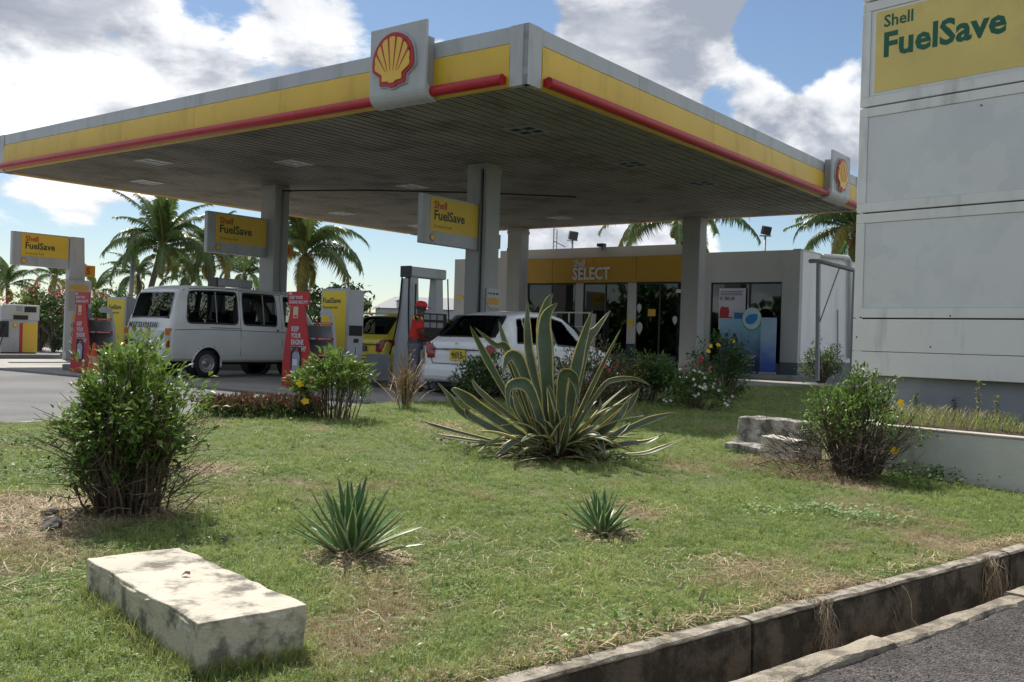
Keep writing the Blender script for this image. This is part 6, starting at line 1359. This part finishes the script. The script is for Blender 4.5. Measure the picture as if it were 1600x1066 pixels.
# creeping ground vine, weeds
def creeper(name, pxs, n, ls, mt, label, sp=.12, up=.06):
    rg = np.random.RandomState(n); P = []
    for i in range(n):
        px, py = pxs[rg.randint(len(pxs))]; c = lp(px, py); x, y = c.x + rg.normal(0, sp), c.y + rg.normal(0, sp)
        if in_lawn(x, y): P.append((x, y, hgt(x, y) + rg.uniform(.01, up)))
    P = np.array(P); m = len(P); V, Fc = leaves_np(P, rg.normal(0, 1, (m, 3)) * [1, 1, .3], rg.normal(0, .3, (m, 3)) + [0, -.25, 1], ls * rg.uniform(.6, 1.3, m), ls * .8 * rg.uniform(.6, 1.3, m), .1, .1)
    tag(npmesh(name, V, Fc, 3, [mt], kind='stuff'), label, 'ground cover')
M_pale = mat('leaf_pale', (.22, .33, .12), .65, .15, 4, isl=.35, trans=.25)
creeper('ground_vine', [(1170 + k * 22, 796 + 6 * math.sin(k * .9) + k * 1.5) for k in range(10)] + [(1360, 808), (1395, 818), (1330, 815), (1370, 800)], 420, .035, M_pale, 'pale-leaved creeping vine on the grass at the right', .09)
creeper('ground_weeds', [(60, 700), (90, 720), (40, 740), (110, 750), (140, 730), (250, 745), (20, 690)], 700, .035, M_leaf, 'broad-leaved weeds in the soil left of the large left bush', .16)
creeper('ground_weeds', [(1440, 745), (1500, 742), (1540, 750), (1420, 760), (1470, 752), (1580, 760)], 900, .04, M_leaf, 'leafy weeds along the foot of the planter wall', .13, .14)
creeper('ground_weeds', [(985, 985), (930, 1000), (1000, 975), (860, 1015)], 90, .04, M_leafl, 'small leafy weeds near the drain edge', .07)
creeper('ground_weeds', [(790, 705), (820, 712), (760, 700), (700, 690), (960, 720)], 420, .04, M_leafd, 'dark weeds round the foot of the giant agave', .14, .07)
def wall_roots(px, py, n, lab, seed):
    rr = random.Random(seed); p = gp(px, py, -.155); b = MB()
    for _ in range(n):
        q = Vector((rr.gauss(0, .035), rr.gauss(0, .02), rr.uniform(-.02, .03))) - NV * .01; P = [q]
        for k in range(4): q = q + Vector((rr.gauss(0, .02), rr.gauss(0, .012), -rr.uniform(.02, .10))) - NV * rr.uniform(0, .018); P.append(q)
        b.tube(P, [.002, .0018, .0015, .0012, .001], M_twigl if rr.random() < .5 else M_straw, 3, cap=False)
    o = b.build('hanging_roots', kind='stuff'); o.location = p; tag(o, lab, 'roots')
wall_roots(1274, 945, 60, 'dry roots hanging from the crack in the drain wall', 1); wall_roots(1545, 876, 60, 'dry grass hanging over the drain wall at the right edge', 2); wall_roots(1380, 912, 14, 'few thin roots over the middle of the drain wall', 3)
litter('dead_grass', [(sd(t, S_KERB + .14).x, sd(t, S_KERB + .14).y, .16, 70) for t in np.arange(1.6, 7, .22)], 'dead grass trimmings along the drain coping', .04, .16, .0016, .03)
# planter weeds
def planter_weeds():
    V = []; b = MB(); rr = random.Random(8)
    def pl(x, y): return Vector((WL0.x, WL0.y, WLT + .02)) + SGX * x + SGY * y
    M_ol = mat('grass_olive', (.27, .32, .09), .6, .2, 5, isl=.4, trans=.3)
    for _ in range(2600):
        x, y = rr.uniform(-.4, 2.2), rr.uniform(.12, .9); p = pl(x, y); a = rr.uniform(0, 6.28); h = rr.uniform(.04, .17) * (1.15 if x < .9 else .7); t = p + Vector((math.cos(a) * h * .7, math.sin(a) * h * .7, h)); m = p.lerp(t, .5) + Vector((0, 0, h * .25)); s_ = Vector((-math.sin(a), math.cos(a), 0)) * .002
        b.add([p - s_, p + s_, m + s_, m - s_, t], [(0, 1, 2, 3), (3, 2, 4)], M_ol if rr.random() < .78 else M_straw)
    tag(b.build('planter_grass', kind='stuff'), 'tangled yellow-green grass growing in the planter under the sign', 'grass')
    for i, (px, py, h, lab) in enumerate(((1527, 665, .42, 'tall spindly weed in the planter with a leafy tip'), (1556, 668, .30, 'second spindly weed in the planter, nearest the right edge'), (1490, 655, .22, 'short dark dry weed in the planter left of the tall one'), (1430, 650, .25, 'thin dry weed at the left end of the planter'))):
        p = gp(px, py, WLT + .03); r = empty('weed', p, 0, lab, 'weed'); b = MB(); stem = [Vector((0, 0, -.02)), Vector((.01, 0, h * .5)), Vector((-.01, 0, h))]; b.tube(stem, [.004, .003, .0015], M_twig, 4); b.build('stem', r)
        n = 90; rg = np.random.RandomState(i); z = rg.rand(n) ** .8 * h; P = np.stack([rg.normal(0, .012, n), rg.normal(0, .012, n), z], 1); D = rg.normal(0, 1, (n, 3)); D[:, 2] = abs(D[:, 2]) * .3; L_ = .045 * rg.uniform(.5, 1.2, n); V, Fc = leaves_np(P, D, rg.normal(0, .2, (n, 3)) + [0, 0, 1], L_, L_ * .5)
        npmesh('foliage', V, Fc, 3, [M_leafl, M_twigd if i == 2 else M_tan], np.repeat((rg.rand(n) < (.45 if i != 2 else .8)).astype(int), 4), r, False, 'stuff')
planter_weeds()
# ------------------------------------------------------------------ agaves
def agave_leaf_mat(name, body, edge):
    return mat(name, body, .38, .2, 5, dirt=(.26, .30, .18), ds=6, damt=.35, trans=.10, isl=.25), mat(name + '_margin', edge, .5, .2, 6, dirt=(.25, .16, .06), ds=9, damt=.5, trans=.3)
MA1, MA1e = agave_leaf_mat('agave_green', (.085, .125, .075), (.78, .66, .28)); MA2, MA2e = agave_leaf_mat('small_agave_green', (.075, .17, .05), (.45, .55, .28))
M_tip = mat('agave_tip', (.06, .035, .02), .6, .1)
def agave_leaf(path, wmax, face, m1, m2, parent, thick=.018, marg=.16, cup=.22, shape=None):
    """path: list of Vectors (Catmull-Rom), face: direction the upper side looks to"""
    P = path; n = 16; C = []
    for i in range(n + 1):
        t = i / n * (len(P) - 1); k = min(int(t), len(P) - 2); f = t - k; p0, p1, p2, p3 = P[max(k - 1, 0)], P[k], P[k + 1], P[min(k + 2, len(P) - 1)]
        C.append(.5 * ((2 * p1) + (p2 - p0) * f + (2 * p0 - 5 * p1 + 4 * p2 - p3) * f * f + (3 * p1 - p0 - 3 * p2 + p3) * f ** 3))
    V = []; prevn = Vector(face)
    for i, c in enumerate(C):
        t = (C[min(i + 1, n)] - C[max(i - 1, 0)]).normalized(); nn = prevn - t * prevn.dot(t)
        if nn.length < .15: nn = Vector((0, 0, 1)) - t * t.z
        nn.normalize(); prevn = nn; s_ = t.cross(nn); q = i / n
        s_ = Matrix.Rotation(math.sin(q * 5 + len(C) + wmax * 90) * .28 * q, 3, t) @ s_; w = wmax * (1 + .05 * math.sin(q * 19 + wmax * 300)) * .5 * ((.72 + .6 * q) if q < .45 else (1.0 * (1 - ((q - .45) / .55) ** 1.35) + .004)) if shape is None else wmax * .5 * shape(q)
        th = thick * (1 - q) ** .7 + .001; u_ = cup * w
        V += [c + s_ * w + nn * u_, c + s_ * w * (1 - marg) + nn * u_ * .75, c + s_ * w * .45 + nn * u_ * .12, c, c - s_ * w * .45 + nn * u_ * .12, c - s_ * w * (1 - marg) + nn * u_ * .75, c - s_ * w + nn * u_, c - s_ * w * .6 - nn * th * .7 + nn * u_ * .3, c - nn * th, c + s_ * w * .6 - nn * th * .7 + nn * u_ * .3]
    b = MB(); m = 10
    for band, mt in (((0, 5), m2), ((1, 2, 3, 4), m1), ((6, 9), m2), ((7, 8), m1)):
        Fc = [(i * m + k, i * m + (k + 1) % m, (i + 1) * m + (k + 1) % m, (i + 1) * m + k) for i in range(n) for k in band]
        b.add(V, Fc, mt, True) if not b.v else None
        if b.v and len(b.v) == len(V) and band != (0, 5):
            kk = b.m(mt)
            for f in Fc: b.f.append(list(f)); b.mi.append(kk); b.sm.append(True)
    tip = C[-1] + (C[-1] - C[-2]).normalized() * .025; base = len(b.v); b.v += [tuple(tip)]; kk = b.m(M_tip)
    for k in range(m): b.f.append([n * m + k, n * m + (k + 1) % m, base]); b.mi.append(kk); b.sm.append(True)
    return b.build('leaf', parent)
ap = lp(872, 712); DA = ap.y + .05
ag = empty('giant_agave', ap, 0, 'giant variegated agave with yellow-edged grey-green leaves in the middle of the lawn', 'agave')
base_c = Vector((ap.x, DA, ap.z))
# (pixel path, depth offsets, width in pixels, facing)
LV = [([(851, 655), (854, 565), (857, 499), (871, 473)], (0, 0, 0, -.05), 34, (0, -1, .15)), ([(839, 645), (830, 550), (824, 466)], (.12, .15, .2), 22, (.3, -1, .1)),
      ([(852, 640), (846, 526), (854, 478), (864, 459)], (.2, .28, .3, .3), 22, (0, -1, .2)), ([(896, 640), (906, 559), (926, 484)], (.05, .05, 0), 25, (.2, -1, .2)),
      ([(905, 640), (920, 544), (938, 511), (954, 485)], (.15, .2, .22, .25), 20, (.35, -1, .2)), ([(911, 640), (936, 580), (970, 514)], (.0, 0, -.05), 14, (.8, -.6, .2)),
      ([(830, 665), (818, 586), (808, 556), (790, 562), (786, 588)], (-.05, -.08, -.10, -.15, -.2), 26, (.2, -1, .3)), ([(836, 670), (828, 616), (814, 598), (799, 605), (797, 650)], (-.15, -.2, -.25, -.3, -.32), 26, (.3, -1, .3)),
      ([(802, 668), (772, 590), (750, 535), (734, 508)], (.0, 0, -.05, -.1), 16, (-.3, -1, .2)), ([(812, 640), (795, 552), (770, 538), (741, 511)], (.1, .12, .1, .05), 17, (-.2, -.8, .6)),
      ([(808, 650), (794, 565), (779, 501)], (.15, .2, .25), 20, (-.2, -1, .2)), ([(878, 645), (875, 594), (889, 584), (902, 603), (905, 633)], (-.1, -.15, -.2, -.25, -.3), 27, (0, -1, .3)),
      ([(912, 655), (938, 608), (968, 593), (995, 595), (1019, 604)], (0, 0, -.05, -.1, -.1), 11, (.2, -.8, .8)), ([(950, 680), (978, 640), (1000, 606)], (.1, .12, .15), 18, (.4, -1, .2)), ([(940, 690), (960, 655), (985, 620)], (0, .0, .05), 18, (.4, -1, .2)),
      ([(950, 702), (995, 668), (1030, 652), (1058, 645)], (.1, .15, .2, .25), 15, (.1, -.7, .8)), ([(944, 716), (995, 712), (1037, 701), (1070, 684)], (-.1, -.1, -.1, 0), 14, (0, -.5, 1)), ([(947, 709), (974, 697), (1010, 691), (1042, 676)], (0, 0, .05, .1), 18, (0, -.5, 1)),
      ([(866, 725), (884, 688), (890, 642)], (-.2, -.35, -.45), 18, (.3, -1, .3)), ([(857, 714), (861, 682), (887, 645)], (-.15, -.3, -.4), 15, (.5, -1, .3)), ([(842, 710), (806, 688), (770, 675), (736, 675)], (-.1, -.25, -.35, -.4), 15, (0, -.6, 1)),
      ([(782, 670), (750, 641), (720, 616), (705, 607)], (0, -.05, -.1, -.1), 24, (-.3, -.8, .6)), ([(746, 672), (725, 646), (705, 620), (683, 597)], (.1, .1, .1, .1), 14, (-.4, -1, .3)), ([(722, 686), (690, 670), (660, 657)], (.1, .1, .1), 11, (0, -.6, 1)),
      ([(740, 690), (700, 686), (674, 676)], (0, 0, 0), 12, (0, -.6, 1)), ([(878, 720), (904, 711), (928, 719), (941, 736)], (-.25, -.35, -.45, -.5), 13, (.2, -.6, 1)), ([(912, 668), (929, 682), (947, 718)], (-.1, -.25, -.4), 22, (.6, -.8, .5)),
      ([(884, 696), (914, 676), (933, 664)], (-.2, -.3, -.35), 13, (.2, -1, .6)), ([(785, 645), (758, 616), (737, 591)], (.2, .2, .25), 12, (-.3, -1, .4)), ([(746, 672), (735, 650), (728, 638)], (.0, -.1, -.15), 18, (-.2, -1, .4)),
      ([(820, 690), (812, 640), (800, 600)], (-.05, -.05, 0), 15, (-.3, -1, .2)), ([(930, 690), (935, 650), (938, 622)], (.0, .05, .1), 12, (.2, -1, .2)), 
      ([(870, 680), (866, 640), (858, 600)], (-.12, -.1, -.05), 20, (.1, -1, .2)), ([(838, 700), (815, 690), (785, 705), (770, 716)], (-.2, -.3, -.4, -.45), 13, (0, -.6, 1)), ([(900, 705), (935, 695), (968, 675), (985, 660)], (-.1, -.1, -.05, 0), 17, (.2, -.8, .8)),
      ]
for pp_, dd, wpx, fc in LV:
    path = [at(x, y, DA + d) for (x, y), d in zip(pp_, dd)]; path[0] = path[0].lerp(base_c + Vector((0, dd[0] * .5, .03)), .45)
    path = [(p - ap) + (Vector((rnd.gauss(0, .018), rnd.gauss(0, .03), rnd.gauss(0, .012))) if 0 < i_ < len(path) - 1 else Vector((0, 0, 0))) for i_, p in enumerate(path)]; fc = Vector(fc) + Vector((rnd.gauss(0, .35), 0, rnd.gauss(0, .15))); agave_leaf(path, wpx * DA / F_PX * .80, fc, MA1, MA1e, ag, .018, .23, .34)
rr = random.Random(21)
for i in range(64):      # shorter inner, rear and dead lower leaves all round
    a = rr.uniform(0, 6.28); el = R(rr.uniform(8, 65) if i % 2 else rr.uniform(5, 30)); L_ = rr.uniform(.45, .85); h = Vector((math.cos(a), math.sin(a) * .8, 0)); p = Vector((h.x * .12, h.y * .12, rr.uniform(.02, .1))); path = [p]; e = el; dr = rr.uniform(.1, .5)
    for k in range(3): p = p + (h * math.cos(e) + Z * math.sin(e)) * L_ / 3; e -= dr; path.append(Vector((p.x, p.y, max(.015, p.z))))
    agave_leaf(path, rr.uniform(.05, .10), -h * .5 + Z * .8, MA1, MA1e, ag, .015, .17, .25)
b = MB(); b.lathe([(.0, .32), (.08, .3), (.15, .12), (.17, -.05)], M_twigd, 16); b.build('core', ag)
strappy('dead_leaves', None, 70, (.2, .6), .02, M_tan, '', '', seed=5, parent=ag, r0=.16, el=(-10, 25), h0=.05, droop=(0, .3)); tangle('dry_debris', None, .5, .35, 120, '', M_twigd, parent=ag, seed=6)
def small_agave(base, n, Lm, wd, label, seed, emin=12):
    r = empty('small_agave', base, 0, label, 'agave', 'small agaves in the lawn'); rr = random.Random(seed); ga = 2.39996
    for i in range(n):
        q = i / (n - 1); el = R(lerp(emin, 84, q ** .8) + rr.gauss(0, 3)); a = i * ga + rr.gauss(0, .12); L_ = Lm * lerp(.92, 1.0, q) * rr.uniform(.9, 1.08) * (1 if q < .9 else .8); h = Vector((math.cos(a), math.sin(a), 0)); p = h * .02 * (1 - q) + Z * (-.015 + .02 * q); path = [p]; e = el
        for k in range(3): p = p + (h * math.cos(e) + Z * math.sin(e)) * L_ / 3; e += rr.uniform(-.10, .06); path.append(p)
        agave_leaf(path, wd * rr.uniform(.85, 1.1), -h * math.sin(el) + Z * math.cos(el), MA2, MA2e, r, .008, .09, .30)
    MB().lathe([(0, .03), (.03, .015), (.04, -.05)], M_twigd, 12).build('core', r)
small_agave(lp(548, 870), 46, .425, .058, 'larger small green agave on straw behind the concrete block', 31, 14)
small_agave(lp(940, 834), 40, .275, .042, 'smallest pale green agave, right of the larger small one', 32, 10)
# ------------------------------------------------------------------ palms
M_frond = mat('palm_leaflet', (.10, .16, .045), .40, .2, 1, isl=.35, trans=.28); M_frondy = mat('palm_leaflet_old', (.22, .20, .045), .5, .2, 1, isl=.3, trans=.35); M_trunk = mat('palm_trunk', (.13, .105, .085), .9, .25, 3, bump=.5, bs=12); M_rach = mat('palm_rachis', (.24, .20, .06), .5, .15)
M_coco = mat('coconut', (.22, .10, .03), .5, .25, 3)
def frond_mesh(L_, bend, seed, mt, hang=.9, npair=64, wl=.70):
    rr = random.Random(seed); V = []; Fc = []; mi = []; n = 14; C = []; p = Vector((0, 0, 0)); e = R(58)
    for i in range(n + 1):
        C.append(p.copy()); p = p + Vector((math.cos(e), 0, math.sin(e))) * L_ / n; e -= bend / n
    for i, c in enumerate(C):
        r_ = .045 * (1 - i / n) + .006
        for y, z in ((-1, 0), (0, -1), (1, 0), (0, 1)): V.append((c.x, y * r_, c.z + z * r_ * .7))
    for i in range(n):
        for k in range(4): Fc.append((i * 4 + k, i * 4 + (k + 1) % 4, (i + 1) * 4 + (k + 1) % 4, (i + 1) * 4 + k)); mi.append(1)
    for i in range(npair):
        t = .12 + .87 * i / npair; k = min(int(t * n), n - 1); f = t * n - k; c = C[k].lerp(C[k + 1], f); d = (C[k + 1] - C[k]).normalized(); ll = wl * (math.sin(min(1, t * 1.25) * math.pi * .78 + .25)) * L_ / 3.4 * rr.uniform(.85, 1.1)
        for sg in (1, -1):
            o = Vector((0, sg, 0)) * .75 + d * .65 + Vector((0, 0, .12)); o.normalize(); w = .030 * L_ / 3.4; q = c.copy(); b = len(V); ws = d * w
            g = hang * rr.uniform(.6, 1.3); pts = [q, q + o * ll * .35, q + o * ll * .65 + Vector((0, 0, -g * ll * .22)), q + o * ll * .82 + Vector((0, 0, -g * ll * .62))]
            for j, pt in enumerate(pts): ww = ws * (1, 1.1, .8, .1)[j]; V += [tuple(pt - ww), tuple(pt + ww)]
            for j in range(3): Fc.append((b + 2 * j, b + 2 * j + 1, b + 2 * j + 3, b + 2 * j + 2)); mi.append(0)
    me = bpy.data.meshes.new('frond'); me.from_pydata(V, [], Fc); me.materials.append(mt); me.materials.append(M_rach); me.polygons.foreach_set('material_index', mi); me.update(); return me
FRONDS = [frond_mesh(3.5, R(b_), s_, M_frond, h_) for b_, s_, h_ in ((75, 1, .9), (105, 2, 1.1), (135, 3, 1.3), (60, 4, .7))]
FRONDY = [frond_mesh(3.2, R(b_), s_, M_frondy, h_) for b_, s_, h_ in ((120, 5, 1.2), (140, 6, 1.4))]
def palm(crown, ground_z, label, nf=20, s=1.0, lean=(.4, 0), seed=0, coco=True, tr=.15, group='coconut palms behind the station', aim=None):
    rr = random.Random(seed); r = empty('coconut_palm', (crown.x - lean[0], crown.y - lean[1], ground_z), 0, label, 'palm tree', group); c = Vector((lean[0], lean[1], crown.z - ground_z)); h = c.z
    pts = [Vector((lean[0] * t ** 1.6, lean[1] * t ** 1.6, h * t)) for t in (0, .15, .3, .45, .6, .75, .9, 1.0)]; rad = [tr * 1.5, tr * 1.15, tr, tr * .95, tr * .9, tr * .9, tr * 1.05, tr * 1.3]
    MB().tube(pts, rad, M_trunk, 12).build('trunk', r)
    k = 0; azs = [i * 2.39996 for i in range(nf)] + ([] if not aim else [])
    for i in range(nf):
        q = i / nf; az = azs[i] + rr.gauss(0, .15); pitch = lerp(-12, 62, q) + rr.gauss(0, 6); m = rr.choice(FRONDS) if q < .82 else rr.choice(FRONDY + FRONDS[1:3])
        o = link('frond', m, r); o.location = c; o.rotation_euler = (rr.gauss(0, .15), R(pitch - 20), az); o.scale = (s * rr.uniform(.9, 1.1),) * 3
    for (az, pitch, old) in (aim or []):
        o = link('frond', (FRONDY if old else FRONDS)[0 if old else 1], r); o.location = c; o.rotation_euler = (0, R(pitch), R(az)); o.scale = (s,) * 3
    if coco:
        b = MB()
        for _ in range(12):
            p = c + Vector((rr.uniform(-.35, .35), rr.uniform(-.35, .35), rr.uniform(-.5, -.1))) * s; b.lathe([(0, .13), (.07, .11), (.11, .04), (.11, -.04), (.07, -.11), (0, -.13)], M_coco, 8, Matrix.Translation(p) @ Matrix.Scale(s, 4))
        b.build('coconuts', r)
    for _ in range(3):
        o = link('dead_sheath', FRONDY[1], r); o.location = c - Vector((0, 0, .2)); o.rotation_euler = (0, R(75), rr.uniform(0, 6.28)); o.scale = (.5 * s,) * 3
    return r
palm(at(254, 388, 46), 0, 'coconut palm with full arching crown above the minibus rear', 26, .96, (.9, 0), 1)
palm(at(476, 402, 44), 0, 'coconut palm right of the left column, its fronds reaching right over the sky', 24, .98, (-.1, 0), 2)
palm(at(1062, 352, 46), 0, 'coconut palm behind the shop, crown showing either side of the right rear column', 26, 1.15, (0, 0), 3)
palm(at(1338, 362, 40), 0, 'coconut palm half hidden behind the tall roadside sign', 24, .9, (0, 0), 4)
palm(at(330, 400, 50), 0, 'coconut palm behind the left hanging sign, mostly hidden by it', 20, .85, (0, 0), 5, coco=False)
palm(at(86, 436, 52), 0, 'small young palm between the far left pump and its sign post', 12, .62, (.2, 0), 6, coco=False, tr=.09)
palm(at(150, 458, 50), 0, 'small young palm just right of the far left sign post', 12, .58, (0, 0), 7, coco=False, tr=.09)
palm(at(12, 446, 60), 0, 'small palm at the extreme left edge behind the white pump', 14, .7, (0, 0), 8, coco=False, tr=.1)
palm(at(216, 432, 70), 0, 'dark distant palm just right of the tall lamp post', 16, .85, (0, 0), 9, coco=False, tr=.1)
palm(at(294, 436, 70), 0, 'dark distant palm between the big palm trunk and the left column', 16, .8, (0, 0), 10, coco=False, tr=.1)
palm(at(383, 432, 62), 0, 'distant palm just left of the left column above the minibus roof', 16, .75, (0, 0), 11, coco=False, tr=.1)
# broadleaf trees and garden shrubs behind the station
def tree(name, base, rx, ry, h, nl, ls, mt, label, cat='tree', group=None, flowers=None, seed=0, trunk=True, mix=None, lo=.3, mf=None, ff=.0):
    rg = np.random.RandomState(seed + 7); rr = random.Random(seed); r = empty(name, base, 0, label, cat, group); b = MB(); cl = []
    for i in range(26):
        a = rr.uniform(0, 6.28); q = math.sqrt(rr.random()); z = h * (lo + (1 - lo) * rr.random()); k = math.sqrt(max(.05, 1 - ((z / h - (lo + 1) / 2) / ((1 - lo) / 2 + .12)) ** 2)); c = Vector((rx * q * k * math.cos(a), ry * q * k * math.sin(a), z)); cl.append(c)
        if trunk: b.tube([(0, 0, -.05), (c.x * .2, c.y * .2, z * .5), c], [.03 * h, .015 * h, .006 * h], M_trunk, 5, cap=False)
    if trunk: b.build('trunk', r)
    T = np.array(cl); ti = rg.randint(0, len(cl), nl); P = T[ti] + rg.normal(0, 1, (nl, 3)) * np.array([rx, ry, h * .35]) * .17; P[:, 2] = np.maximum(P[:, 2], .05); D = rg.normal(0, 1, (nl, 3)); L_ = ls * rg.uniform(.6, 1.3, nl); V, Fc = leaves_np(P, D, rg.normal(0, .5, (nl, 3)) + [0, 0, 1], L_, L_ * .5)
    mats = [mt] + ([mf] if mf else []); mi = np.zeros(nl, int)
    if mf: fl = rg.rand(len(cl)) < ff * 2.2; mi = ((fl[ti]) & (rg.rand(nl) < .55)).astype(int)
    npmesh('crown', V, Fc, 3, mats, np.repeat(mi, 4), r, False, 'stuff'); return r
tree('round_tree', at(528, 470, 42) * 1.0 - Vector((0, 0, at(528, 470, 42).z)), 1.3, 1.2, 3.0, 1500, .26, M_leafd, 'dark leafy tree behind the grey cabinet, in front of the palm', seed=3, lo=.45)
G_hedge = 'flowering garden shrubs behind the far left pumps'
for i, (px, D, rx, h, mt_, mf, lab) in enumerate(((18, 40, 1.6, 2.3, M_leafl, M_petalp, 'light green garden shrub behind the far left white pump'), (62, 38, 1.2, 2.5, M_leaf, M_petalp, 'pink-flowered shrub between the far left pump and the sign post'), (84, 37, 1.0, 2.0, M_leafd, None, 'dark green shrub low beside the far left sign post'), (148, 39, 1.0, 2.0, M_leaf, None, 'green shrub behind the left red display stand'),
        (176, 41, 1.0, 2.2, M_leafd, M_petalp, 'dark shrub with sparse pink flowers just left of the minibus'), (300, 55, 2.2, 3.2, M_leafd, None, 'dark green tree mass low behind the minibus roof'), (225, 60, 2.5, 3.4, M_leafd, None, 'dark tree mass seen between the lamp post and the palm trunk'), (395, 56, 1.8, 3.6, M_leaf, None, 'mid green tree left of the left column above the minibus'), (-30, 42, 2.0, 2.4, M_leafl, M_petalp, 'light shrub at the extreme left edge'),
        (110, 46, 1.6, 2.1, M_leafl, M_petalp, 'paler shrub with red flowers right behind the sign post'), (500, 50, 1.6, 2.6, M_leafd, None, 'low dark tree behind the right red display stand'))):
    p = at(px, 520, D); p.z = 0; tree('garden_shrub', p, rx, rx * .8, h, 2200, .17, mt_, lab, 'shrub', G_hedge, seed=i + 20, lo=.12, mf=mf, ff=.22)
gw = empty('garden_wall', (0, 0, 0), 0, 'low pale garden wall behind the far left pumps', 'wall'); a_, b2 = at(-200, 540, 42), at(420, 540, 50); dd = (b2 - a_); dd.z = 0; Lw = dd.length; o = MB().box(0, Lw, 0, .2, -.3, .45, M_lgrey).build('wall', gw); gw.location = (a_.x, a_.y, 0); gw.rotation_euler = (0, 0, math.atan2(dd.y, dd.x))
# tall lamp post left
p = at(201, 520, 46); p.z = 0; lpz = empty('lamp_post', p, 0, 'tall grey lamp post with a double head left of the big palm', 'lamp post'); top = at(205, 372, 46).z
MB().tube([(0, 0, 0), (.12, 0, top)], [.12, .09], M_grey, 10).build('pole', lpz); MB().box(-.1, .35, -.2, .2, top - .12, top + .06, M_blackp).box(.0, .28, -.2, .2, top + .1, top + .3, M_grey).build('lamp_head', lpz, .02)
# far house roof between the yellow car and the pump
hs = empty('house', (0, 0, 0), 0, 'grey-roofed house with a small dormer far behind the portal pump', 'house'); c = at(632, 500, 62); c.z = 0; hs.location = c
ztop = at(632, 462, 62).z; zev = at(632, 482, 62).z; M_roof = mat('slate_roof', (.22, .23, .25), .7, .1, .5)
MB().add([(-2.1, 0, zev), (5.2, 0, zev), (5.2, 5, zev), (-2.1, 5, zev), (-.9, 2.0, ztop), (4.6, 2.0, ztop)], [(0, 1, 5, 4), (1, 2, 5), (2, 3, 4, 5), (3, 0, 4)], M_roof).build('roof', hs)
MB().box(-1.9, 5.0, .2, 4.8, 0, zev - .01, M_wall).build('wall', hs)
dm = MB().box(-.55, .75, .1, 1.6, zev + .02, zev + .45, M_white).build('dormer', hs); MB().add([(-.65, .0, zev + .452), (.85, .0, zev + .452), (.1, .0, zev + .75), (-.65, 2, zev + .452), (.85, 2, zev + .452), (.1, 2, zev + .75)], [(0, 1, 2), (0, 2, 5, 3), (1, 4, 5, 2)], M_roof).build('dormer_roof', dm); MB().box(-.2, .0, .06, .098, zev + .12, zev + .35, M_dark).box(.15, .35, .06, .098, zev + .12, zev + .35, M_dark).build('dormer_window', dm)
def lawn_bits():
    rg = np.random.RandomState(9); P = []
    for _ in range(900):
        y = rg.uniform(3.2, 13); x = rg.uniform(-1, 1) * (y * .6 + .5)
        if in_lawn(x, y) and not in_block(x, y, .02) and noise.noise(Vector((x * 1.3, y * 1.3, 8))) > -.1:
            for _k in range(5): P.append((x + rg.normal(0, .03), y + rg.normal(0, .03), hgt(x, y) + rg.uniform(.015, .05)))
    P = np.array(P); m = len(P); L_ = rg.uniform(.012, .032, m); V, Fc = leaves_np(P, rg.normal(0, 1, (m, 3)) * [1, 1, .4], rg.normal(0, .3, (m, 3)) + [0, -.2, 1], L_, L_ * .7, .1, .1)
    tag(npmesh('lawn_weeds', V, Fc, 3, [M_leafl, M_leaf], np.repeat((rg.rand(m) < .5).astype(int), 4), kind='stuff'), 'small broad-leaved weeds scattered through the lawn', 'weeds')
    P = []
    for _ in range(420):
        y = rg.uniform(3.2, 12); x = rg.uniform(-1, 1) * (y * .6 + .5)
        if in_lawn(x, y) and not in_block(x, y, .02): P.append((x, y, hgt(x, y) + rg.uniform(.02, .04)))
    P = np.array(P); m = len(P); L_ = rg.uniform(.015, .05, m); V, Fc = leaves_np(P, rg.normal(0, 1, (m, 3)) * [1, 1, .25], rg.normal(0, .5, (m, 3)) + [0, 0, 1], L_, L_ * .45, .3, .2)
    tag(npmesh('leaf_litter', V, Fc, 3, [M_tan, M_rust], np.repeat((rg.rand(m) < .5).astype(int), 4), kind='stuff'), 'dead brown leaves and bits lying in the grass', 'leaf litter')
lawn_bits()
def far_trees():
    rg = np.random.RandomState(77); n = 34000; arc = [(-62, 30), (-48, 8), (-34, -12), (-10, -20), (20, -20), (45, -12), (60, 6)]
    t = rg.rand(n) * (len(arc) - 1); k = t.astype(int); f = t - k; A_ = np.array(arc); P = A_[k] + (A_[np.minimum(k + 1, len(arc) - 1)] - A_[k]) * f[:, None]; h = 4.2 + 1.6 * np.sin(t * 9) + .9 * np.sin(t * 23)
    z = h * rg.rand(n); P = np.concatenate([P + rg.normal(0, 1.2, (n, 2)), z[:, None]], 1); D = rg.normal(0, 1, (n, 3)); L_ = rg.uniform(.7, 1.5, n); V, Fc = leaves_np(P, D, rg.normal(0, .6, (n, 3)) + [0, 0, 1], L_, L_ * .6)
    tag(npmesh('tree_belt', V, Fc, 3, [M_leafd], kind='stuff'), 'belt of dark trees across the road, seen only as reflections in the shop glass', 'trees')
far_trees()
print('objects', len(col.objects), 'tris', sum(len(o.data.polygons) for o in col.objects if o.type == 'MESH'))
